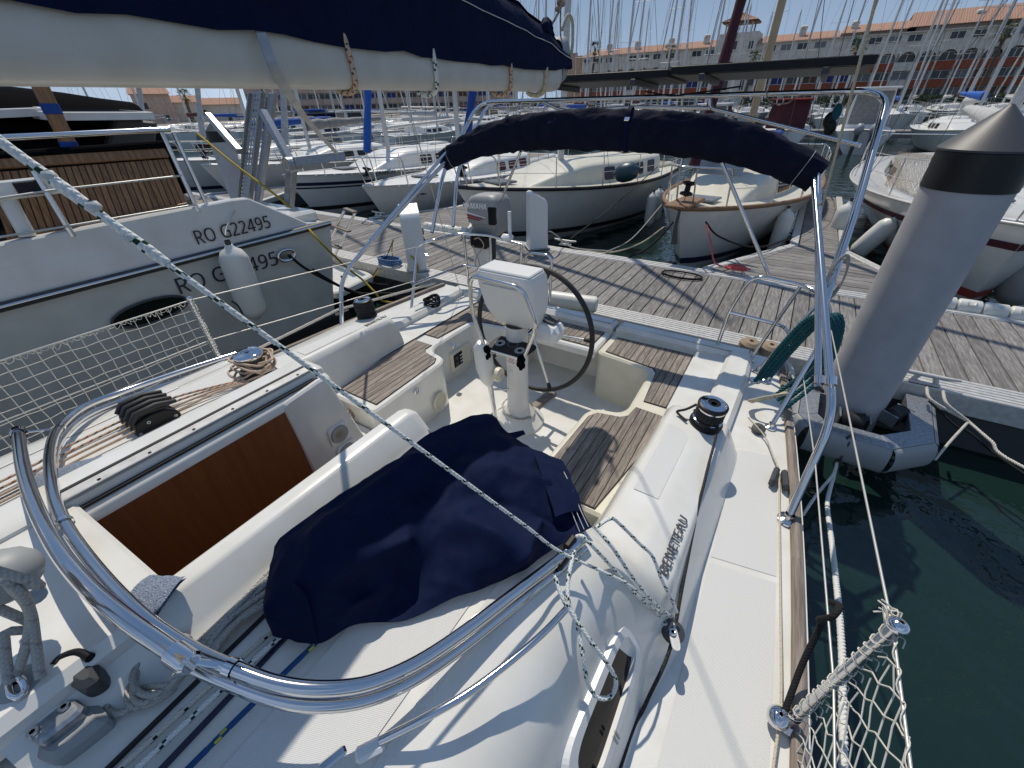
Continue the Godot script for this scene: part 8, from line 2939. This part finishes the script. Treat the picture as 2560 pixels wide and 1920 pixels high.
# ---------- across the harbour ----------
func make_far_boats() -> void:
	rng.seed = 101
	var looks := [
		["white sailboat with a navy sail cover in the far moorings", "navy canvas", ""],
		["white sailboat with a white sail cover in the far moorings", "white canvas", ""],
		["white sailboat with a bright blue sail cover in the far moorings", "blue canvas", "white canvas"],
		["white sailboat with a grey sail cover in the far moorings", "grey canvas", ""],
		["white sailboat with a bare boom in the far moorings", "", "white canvas"],
		["white sailboat with a maroon sail cover in the far moorings", "maroon canvas", ""]]
	var hulls := ["white paint", "white paint", "grey white gelcoat", "white paint", "light grey gelcoat", "cream gelcoat"]
	var kinds := []
	# one boat of each look, then copies of it along the rows
	for k in looks.size():
		var e: Array = looks[k]
		var o := placed("far_sailboat", e[0], "sailboat", Vector3.ZERO, 0.0, "sailboats in the far moorings")
		var p := {"L": 7.6 + 0.55 * k, "B": 2.6 + 0.1 * k, "F": 0.95 + 0.04 * k, "hull": M[hulls[k]], "windows": 2 + k % 2, "mast": 9.2 + 1.0 * ((k * 3) % 5), "boot": M[["letter navy", "black rubber", "letter red"][k % 3]]}
		if e[1]: p["cover"] = M[e[1]]
		if e[2]: p["jib"] = M[e[2]]
		sailboat(o, p)
		kinds.append([o, p.L, false])
	var rows := [[-20.0, -44.0, -20.0, PI], [-29.5, -50.0, -6.5, PI], [-29.5, 6.0, 34.0, PI], [-41.0, -50.0, 30.0, 0.0], [-53.0, -48.0, 28.0, PI], [-66.0, -46.0, 26.0, PI]]
	var places := ["in the short row before the left quay", "in the first row across the fairway", "in the first row beside the white motor boat", "behind the first row across the fairway", "in the middle of the far rows", "in the last row under the quay"]
	for r in rows.size():
		var e: Array = rows[r]
		var x: float = e[1]
		while x < e[2]:
			var k := rng.randi() % looks.size()
			if rng.randf() < (0.05 if r < 2 else 0.2):
				x += 3.4
				continue
			var src: Array = kinds[k]
			var o: Node3D = src[0]
			if src[2]:
				o = o.duplicate()
				o.name = named(self, "far_sailboat")
				add_child(o)
			src[2] = true
			o.set_meta("label", (looks[k][0] as String).replace("in the far moorings", places[r]))
			o.position = Vector3(x + rng.randf_range(-0.2, 0.2), rng.randf_range(-0.05, 0.05), e[0] + rng.randf_range(-0.5, 0.5) + (-src[1] if e[3] == 0.0 else 0.0))
			o.rotation = Vector3(0, e[3] + rng.randf_range(-0.05, 0.05), rng.randf_range(-0.012, 0.012))
			x += rng.randf_range(2.9, 3.3)
	for k in 6:
		var src: Array = kinds[(k * 2 + 1) % 6]
		var o: Node3D = src[0].duplicate()
		o.name = named(self, "far_sailboat")
		add_child(o)
		o.set_meta("label", (looks[(k * 2 + 1) % 6][0] as String).replace("in the far moorings", "moored bow-on to the left quay"))
		o.position = Vector3(-42.5 + 0.4 * (k % 2), 0, -4.5 - 3.5 * k)
		o.rotation = Vector3(0, -PI / 2, 0)
	# motor boats with their own looks
	for e in [
		[Vector3(2.0, 0, -28.9), PI, "white motor boat with ribbed grey aft screen and outboards, stern to the fairway", {"L": 7.0, "B": 2.5, "house": 1.75, "screen": M["grey canvas"], "motors": 2, "motor": M["grey plastic"]}],
		[Vector3(-1.6, 0, -28.6), PI, "motor boat under a dark red canopy with a solar panel on top", {"L": 7.5, "B": 2.7, "house": 1.35, "cabin": M["maroon canvas"], "roofm": M["red canvas"], "screen": M["maroon canvas"]}],
		[Vector3(-5.6, 0, -29.2), PI, "white motor boat moored beside the red canopied one", {"L": 6.5, "B": 2.4, "house": 1.2}],
		[Vector3(-35.5, 0, -25.6), PI * 0.95, "white motor cruiser with a black outboard behind the davit", {"L": 7.0, "B": 2.6, "house": 1.25}],
		[Vector3(-41.0, 0, -26.5), PI, "motor boat with a blue canopy by the left moorings", {"L": 6.5, "B": 2.4, "house": 1.4, "cabin": M["blue canvas"], "roofm": M["bright blue tarp"]}],
		[Vector3(-31.5, 0, -41.5), PI, "motor boat with a red canopy among the far masts", {"L": 6.5, "B": 2.4, "house": 1.5, "roofm": M["red canvas"], "cabin": M["maroon canvas"]}],
		[Vector3(-46.0, 0, -24.0), PI * 0.9, "open blue fishing boat by the rocky quay", {"L": 6.0, "B": 2.2, "house": 0.6, "hull": M["blue canvas"]}]]:
		var o := placed("motor_boat", e[2], "motor boat", e[0], e[1])
		motorboat(o, e[3])
	# open boat under a long white awning
	var o := placed("covered_boat", "pale blue open boat under a long white pleated awning", "boat", Vector3(-28.6, 0, -26.5), 2.2)
	sailboat(o, {"L": 8.5, "B": 2.5, "F": 0.95, "hull": M["light grey gelcoat"], "c0": 0.2, "c1": 0.85, "ch": 0.9, "windows": 0, "cabin": M["white canvas"], "mast": 9.0, "by": 0.6})
	# blue tarpaulined boat and its neighbours on the right
	for e in [[Vector3(5.3, 0, -34.0), "white sailboat with a torn bright blue tarpaulin over its boom", "bright blue tarp", ""], [Vector3(9.6, 0, -24.0), "white sailboat with a navy bundled foresail behind the grey pile's cap", "grey canvas", "navy canvas"], [Vector3(13.2, 0, -24.5), "white sailboat with a pale boom cover moored at far right", "white canvas", "white canvas"], [Vector3(5.9, 0, -24.2), "white sailboat with a tan spray hood between the finger and the red balconied building", "tan canvas", "white canvas"]]:
		var b := placed("moored_sailboat", e[1], "sailboat", e[0], 0.06)
		var p := {"L": 8.8, "B": 3.0, "F": 1.0, "near": true, "cover": M[e[2]], "mast": 12.0, "by": 0.85, "windows": 3}
		if e[3]: p["jib"] = M[e[3]]
		sailboat(b, p)
	# pontoons of the far rows
	for z: float in [-39.2, -63.5]:
		var f := thing("far_pontoon", "grey walkway between the far rows of masts", "pontoon", Vector3(-10, 0, z), "", "structure")
		part("walkway", box_mesh(Vector3(-9, 0.35, z), Vector3(86, 0.4, 1.8), Basis(), 0.03), M["dock board 1"], f)

# a block of flats: local x along the front, front face at z = 0 looking to +z
func flats(o: Node3D, bays: int, w: float, wall: Material, red: Material, seed_: int, arches := true, levels := [9.6, 7.5, 6.25, 5.15, 4.05, 3.05, 1.0]) -> void:
	rng.seed = seed_
	var W := bays * w
	var D := 0.9
	var g := Geo.new()
	# back wall of the loggias and solid ends
	box(g, Vector3(W / 2, levels[0] / 2 + 0.5, -D - 4.0), Vector3(W, levels[0] - 1.0, 8.0))
	part("wall", g.mesh(), wall, o)
	g = Geo.new()
	box(g, Vector3(W / 2, levels[0] + 0.06, -0.4), Vector3(W + 0.4, 0.12, 1.4))
	part("cornice", g.mesh(), wall, o)
	var pier := box_mesh(Vector3(0, (levels[1] - 1.2) / 2 + 1.0, -D / 2), Vector3(0.24, levels[1] - 1.2, D), Basis(), 0.02)
	var r := w / 2 - 0.12
	# wall panel with an arched opening
	var top := PackedVector3Array([Vector3(-w / 2, levels[0], 0), Vector3(w / 2, levels[0], 0)])
	var ay: float = levels[2] if arches else levels[1] - 0.1
	top.append(Vector3(w / 2, ay, 0))
	var ah: float = levels[1] - levels[2] - 0.05
	if arches:
		for k in 13:
			var a := PI * k / 12.0
			top.append(Vector3(cos(a) * r, ay + sin(a) * ah, 0))
	top.append(Vector3(-w / 2, ay, 0))
	var arch := slab_mesh(top, Vector3(0, 0, -0.25))
	var bal := box_mesh(Vector3(0, 0, 0), Vector3(w - 0.25, levels[2] - levels[3] - 0.1, 0.12), Basis(), 0.01)
	var win := box_mesh(Vector3.ZERO, Vector3(w - 0.3, 1.0, 0.05), Basis(), 0.005)
	var frame := Geo.new()
	for s: float in [-1.0, 0.0, 1.0]: box(frame, Vector3(s * (w - 0.34) / 2, 0, 0.03), Vector3(0.07, 1.0, 0.05))
	for s: float in [-1.0, 1.0]: box(frame, Vector3(0, s * 0.48, 0.03), Vector3(w - 0.3, 0.06, 0.05))
	var fm := frame.mesh()
	var glass := [M["window glass"], M["curtained glass"], M["window glass"], M["shutter brown"], M["window glass"], M["blue blind"], M["curtained glass"]]
	for k in bays:
		var x := (k + 0.5) * w
		var solid := (k % 9 == 4)
		piece("pier", pier, wall, o, Transform3D(Basis(), Vector3(k * w, 0, 0)))
		piece("arched_panel", arch, wall, o, Transform3D(Basis(), Vector3(x, 0, 0)))
		for lv: float in [(levels[2] + levels[3]) / 2, (levels[4] + levels[5]) / 2]:
			piece("balcony", bal, wall if solid else red, o, Transform3D(Basis(), Vector3(x, lv, -0.12 + (0.25 if k % 9 == 2 else 0.0))))
		for lv: float in [levels[2] + 0.45, (levels[3] + levels[4]) / 2, levels[5] - 0.55, 1.6]:
			var b := piece("window", win, glass[rng.randi() % glass.size()], o, Transform3D(Basis(), Vector3(x, lv, -0.55)))
			piece("window_frame", fm, M["white paint"], o, Transform3D(Basis(), Vector3(x, lv, -0.53)))
		# top storey window with its sill
		if k % 5 != 3:
			piece("top_window", win, glass[rng.randi() % 3], o, Transform3D(Basis().scaled(Vector3(0.8, 0.85, 1)), Vector3(x, levels[0] - 0.62, 0.012)))
			piece("window_frame", fm, M["white paint"], o, Transform3D(Basis().scaled(Vector3(0.8, 0.85, 1)), Vector3(x, levels[0] - 0.62, 0.02)))
	piece("pier", pier, wall, o, Transform3D(Basis(), Vector3(W, 0, 0)))

# a tiled roof slope: rounded tile courses running up the slope
func tiled(g: Geo, a: Vector3, b: Vector3, c: Vector3, d: Vector3, pitch := 0.28) -> void:
	var L := (b - a).length()
	var n := int(L / pitch)
	var nrm := (b - a).cross(d - a).normalized()
	if nrm.y < 0: nrm = -nrm
	var lo := PackedVector3Array()
	var hi := PackedVector3Array()
	for k in n * 4 + 1:
		var f := k / (n * 4.0)
		var lift := nrm * 0.06 * maxf(0.0, sin(TAU * k / 4.0))
		lo.append(a.lerp(b, f) + lift)
		hi.append(d.lerp(c, f) + lift)
	g.grid([lo, hi])

func palm(at: Vector3, h: float, lean: float, seed_: int, label: String) -> void:
	rng.seed = seed_
	var t := thing("palm_tree", label, "palm", at, "palms along the quay")
	var g := Geo.new()
	var pts := PackedVector3Array()
	var rr := PackedFloat32Array()
	for k in 13:
		var f := k / 12.0
		pts.append(at + Vector3(lean * f * f, h * f, 0.1 * sin(f * 3.0)))
		rr.append(lerpf(0.26, 0.17, f) * (1.0 + 0.12 * (k % 2)))
	tube(g, pts, rr, 9)
	part("trunk", g.mesh(), M.bark, t)
	var top := pts[12]
	for layer in 2:
		g = Geo.new()
		var count := 34 if layer == 0 else 16
		for k in count:
			var a := TAU * (k * 0.618 + rng.randf() * 0.1)
			var up := rng.randf_range(-0.5, 1.1) if layer == 0 else rng.randf_range(-1.6, -0.7)
			var L := rng.randf_range(1.1, 1.6) if layer == 0 else rng.randf_range(0.7, 1.1)
			var dir := Vector3(cos(a) * cos(up), sin(up), sin(a) * cos(up))
			var mid := top + dir * L * 0.6
			var side := dir.cross(Vector3.UP).normalized()
			# a fan of narrow leaflets at the end of the stalk
			tube(g, V([top, mid]), 0.015, 3, false)
			for j in 13:
				var b := lerpf(-1.25, 1.25, j / 12.0)
				var ld := (dir * cos(b) + side * sin(b)).normalized()
				var tip := mid + ld * L * 0.55 * (1.0 - 0.3 * absf(b)) + Vector3(0, -0.18 * L * rng.randf_range(0.4, 1.0), 0)
				var w := side.cross(ld).normalized().cross(ld) * 0.035
				g.flat(mid + w, mid - w, tip)
		part("crown" if layer == 0 else "dry_skirt", g.mesh(), M["palm leaf" if layer == 0 else "palm leaf dry"], t)

func make_far_shore() -> void:
	var g := Geo.new()
	slab(g, V([Vector3(70, 0.75, -84), Vector3(-58, 0.75, -84), Vector3(-66, 0.75, -60), Vector3(-53, 0.75, -24), Vector3(-60, 0.75, 40), Vector3(-160, 0.75, 40), Vector3(-180, 0.75, -160), Vector3(90, 0.75, -160)]), Vector3(0, -1.6, 0), 0.05)
	var q := part("quay", g.mesh(), M["quay concrete"])
	meta(q, "pale concrete quay behind the far moorings", "quay", "", "structure")
	# long white block with red balconies
	var o := placed("apartment_building", "long white apartment block with arches and brick red balconies under a tiled roof", "building", Vector3(-43.6, 0, -96))
	flats(o, 33, 2.3, M["render wall"], M["brick red paint"], 7)
	var W := 33 * 2.3
	for e in [[0.0, 27.0, 9.72, 11.0], [31.2, 42.5, 9.72, 10.95], [42.5, 51.5, 10.1, 11.35], [50.5, W, 10.2, 12.2]]:
		g = Geo.new()
		tiled(g, Vector3(e[0], e[2], 0.45), Vector3(e[1], e[2], 0.45), Vector3(e[1] - 0.3, e[3], -4.2), Vector3(e[0] + 0.3, e[3], -4.2))
		tiled(g, Vector3(e[0], e[2], -9.0), Vector3(e[1], e[2], -9.0), Vector3(e[1] - 0.3, e[3], -4.2), Vector3(e[0] + 0.3, e[3], -4.2))
		part("tiled_roof", g.mesh(), M["roof tile"], o)
		g = Geo.new()
		box(g, Vector3((e[0] + e[1]) / 2, e[2] - 0.25, -4.2), Vector3(e[1] - e[0], 0.9, 8.0))
		part("attic_wall", g.mesh(), M["pink wall"], o)
	rng.seed = 40
	for x: float in [4.6, 10.2, 16.5, 22.6, 37.2, 44.0, 58.0, 66.0]:
		g = Geo.new()
		box(g, Vector3(x, 10.75, -2.4), Vector3(0.9, 1.3, 0.8), Basis(), 0.05)
		lathe(g, Vector3(x, 11.35, -2.4), Vector3.UP, [Vector2(0.55, 0), Vector2(0.5, 0.25), Vector2(0.25, 0.42), Vector2(0, 0.45)], 12)
		part("chimney", g.mesh(), M["render wall"], o)
	# stair tower with its open pavilion
	var tw := placed("stair_tower", "white stair tower with an open tiled pavilion rising from the apartment block", "tower", Vector3(-15.4, 0, -95.6))
	g = Geo.new()
	box(g, Vector3(0, 6.1, -2.2), Vector3(6.0, 10.4, 5.2), Basis(), 0.04)
	part("wall", g.mesh(), M["render wall"], tw)
	for e in [[-0.9, 9.65, 2.0, 1.15], [-0.9, 6.7, 1.8, 1.6], [2.2, 9.55, 0.75, 1.05], [-0.9, 4.2, 1.8, 1.4], [2.2, 4.2, 0.75, 1.4]]:
		g = Geo.new()
		box(g, Vector3(e[0], e[1], 0.41), Vector3(e[2], e[3], 0.05))
		var win := part("window", g.mesh(), M["window glass"], tw)
		g = Geo.new()
		for s: float in [-1.0, 0.0, 1.0]: box(g, Vector3(e[0] + s * e[2] / 2, e[1], 0.44), Vector3(0.08, e[3], 0.06))
		box(g, Vector3(e[0], e[1] - e[3] / 2, 0.46), Vector3(e[2] + 0.1, 0.08, 0.12))
		part("frame", g.mesh(), M["white paint"], win)
	for e in [[-2.2, 0.2], [1.7, 0.2], [-2.2, -3.2], [1.7, -3.2]]:
		g = Geo.new()
		box(g, Vector3(e[0], 11.95, e[1]), Vector3(0.24, 1.7, 0.24))
		part("pillar", g.mesh(), M["render wall"], tw)
	g = Geo.new()
	var apex := Vector3(-0.25, 13.95, -1.5)
	var cn := [Vector3(-3.0, 12.75, 1.0), Vector3(2.5, 12.75, 1.0), Vector3(2.5, 12.75, -4.0), Vector3(-3.0, 12.75, -4.0)]
	for k in 4: tiled(g, cn[k], cn[(k + 1) % 4], apex + (cn[(k + 1) % 4] - apex) * 0.02, apex + (cn[k] - apex) * 0.02)
	part("pavilion_roof", g.mesh(), M["roof tile"], tw)
	g = Geo.new()
	box(g, Vector3(-0.25, 12.66, -1.5), Vector3(5.2, 0.14, 4.6))
	part("ceiling", g.mesh(), M["shutter brown"], tw)
	for k in 24:
		if k in [0, 23]: continue
		g = Geo.new()
		box(g, Vector3(-2.1 + k * 0.17, 11.65, 0.3), Vector3(0.035, 0.7, 0.035))
		part("baluster", g.mesh(), M["dark grey"], tw)
	# beige gable, then the pinkish block on the left
	var bg := placed("gable_house", "tall beige windowless gable at the end of the white apartment block", "building", Vector3(-47.0, 0, -99))
	g = Geo.new()
	box(g, Vector3(0, 5.4, -3), Vector3(4.2, 9.6, 7.0))
	part("wall", g.mesh(), M["beige wall"], bg)
	g = Geo.new()
	box(g, Vector3(-0.6, 10.5, -2), Vector3(0.9, 0.8, 0.7))
	part("chimney", g.mesh(), M["roof tile"], bg)
	var lb := placed("apartment_building", "pinkish apartment block with arches and dark windows beyond the far left masts", "building", Vector3(-104, 0, -60), 0.877)
	flats(lb, 25, 2.4, M["pink wall"], M["pink wall"], 17)
	g = Geo.new()
	tiled(g, Vector3(0, 9.7, 0.5), Vector3(60, 9.7, 0.5), Vector3(60, 11.2, -4.5), Vector3(0, 11.2, -4.5))
	part("tiled_roof", g.mesh(), M["roof tile"], lb)
	# houses at the far left
	for e in [[Vector3(-99.5, 0, -40.5), 1.2, 5.5, 4.6, "pink wall", "small grey pink house with two windows between the masts at left"], [Vector3(-104, 0, -45.5), 1.15, 9.0, 3.4, "render wall", "low white house with a wide terracotta roof at left"], [Vector3(-104, 0, -53.0), 1.05, 9.0, 3.0, "render wall", "second low white house with terracotta roof beside the pinkish block"], [Vector3(-72, 0, -6.0), 1.35, 9.0, 6.5, "ochre wall", "ochre house with small dark windows at the left edge"]]:
		var h := placed("house", e[5], "house", e[0], e[1])
		var w: float = e[2]
		var hh: float = e[3]
		g = Geo.new()
		box(g, Vector3(0, hh / 2 + 0.6, -3), Vector3(w, hh, 6))
		part("wall", g.mesh(), M[e[4]], h)
		g = Geo.new()
		tiled(g, Vector3(-w / 2 - 0.3, hh + 0.55, 0.4), Vector3(w / 2 + 0.3, hh + 0.55, 0.4), Vector3(w / 2, hh + 1.7, -3), Vector3(-w / 2, hh + 1.7, -3))
		tiled(g, Vector3(-w / 2 - 0.3, hh + 0.55, -6.4), Vector3(w / 2 + 0.3, hh + 0.55, -6.4), Vector3(w / 2, hh + 1.7, -3), Vector3(-w / 2, hh + 1.7, -3))
		part("tiled_roof", g.mesh(), M["roof tile"], h)
		for k in 2:
			g = Geo.new()
			box(g, Vector3((k - 0.5) * w * 0.45, hh * (0.75 - 0.4 * k), 0.01), Vector3(0.7, 0.9, 0.06))
			part("window", g.mesh(), M["window glass"], h)
	# palms
	palm(Vector3(-37.8, 0.75, -88), 9.4, 0.2, 51, "tall palm in front of the white block's left end")
	palm(Vector3(-24.2, 0.75, -88), 8.3, 0.0, 52, "palm in front of the white block's dark arches")
	palm(Vector3(-11.4, 0.75, -88), 6.7, 0.2, 53, "short palm beside the white stair tower")
	palm(Vector3(1.9, 0.75, -86), 7.3, -0.5, 54, "palm between the white arches and the red balconies")
	palm(Vector3(16.0, 0.75, -86), 7.6, -0.2, 55, "leaning palm in front of the red balconies")
	palm(Vector3(-93, 0.75, -43), 4.0, 0.0, 56, "small palm beside the grey pink house")
	palm(Vector3(-94, 0.75, -58), 6.5, 0.0, 57, "palm in front of the pinkish block")
	# clipped hedge along the quay
	for e in [[Vector3(-12, 0.75, -90), 38.0, "clipped green hedge along the quay in front of the red balconies", 1.35], [Vector3(-66, 0.75, -94), 14.0, "green shrubs in front of the pinkish block", 1.6]]:
		var a: Vector3 = e[0]
		var hd := thing("hedge", e[2], "hedge", a)
		g = Geo.new()
		rng.seed = 71
		var L: float = e[1]
		var H: float = e[3]
		for k in int(L * 190):
			var f := rng.randf()
			var p := a + Vector3(rng.randf() * L, 0, 0)
			if f < 0.6: p += Vector3(0, rng.randf() * H, rng.randf_range(-0.1, 0.12))
			else: p += Vector3(0, H + rng.randf_range(-0.1, 0.1), -rng.randf() * 0.9)
			var r := Vector3(rng.randf_range(-1, 1), rng.randf_range(-1, 1), rng.randf_range(-1, 1)).normalized() * 0.14
			var s := r.cross(Vector3(rng.randf(), rng.randf(), 1).normalized()).normalized() * 0.06
			g.flat(p - r, p + s, p + r)
			g.flat(p - r, p + r, p - s)
		var lv := part("leaves", g.mesh(), M["hedge leaf"], hd)
		meta(lv, "", "", "", "stuff")
		part("core", box_mesh(a + Vector3(L / 2, H / 2 - 0.05, -0.45), Vector3(L, H - 0.1, 0.7)), M["hedge leaf"], hd)
	# boulders of the left quay
	rng.seed = 81
	var rk := thing("rock_bank", "bank of pale boulders under the left quay", "rocks", Vector3(-53, 0, -28))
	for k in 34:
		g = Geo.new()
		ball(g, Vector3(-53.2 + rng.randf_range(-0.6, 0.9) - k * 0.15, rng.randf_range(0.0, 0.7), -20.0 - k * 0.85), Vector3(rng.randf_range(0.5, 0.9), rng.randf_range(0.35, 0.6), rng.randf_range(0.5, 0.9)), 8, Basis(Vector3(rng.randf(), rng.randf(), rng.randf()).normalized(), rng.randf() * 6.0))
		part("boulder", g.mesh(), M["quay stone"], rk)


func _ready() -> void:
	rng.seed = 1
	make_materials()
	make_light()
	make_water()
	make_dock()
	make_yacht()
	make_helm()
	make_boom()
	make_dodger()
	make_deck_gear()
	make_rails()
	make_near()
	make_neighbours()
	make_far_boats()
	make_far_shore()
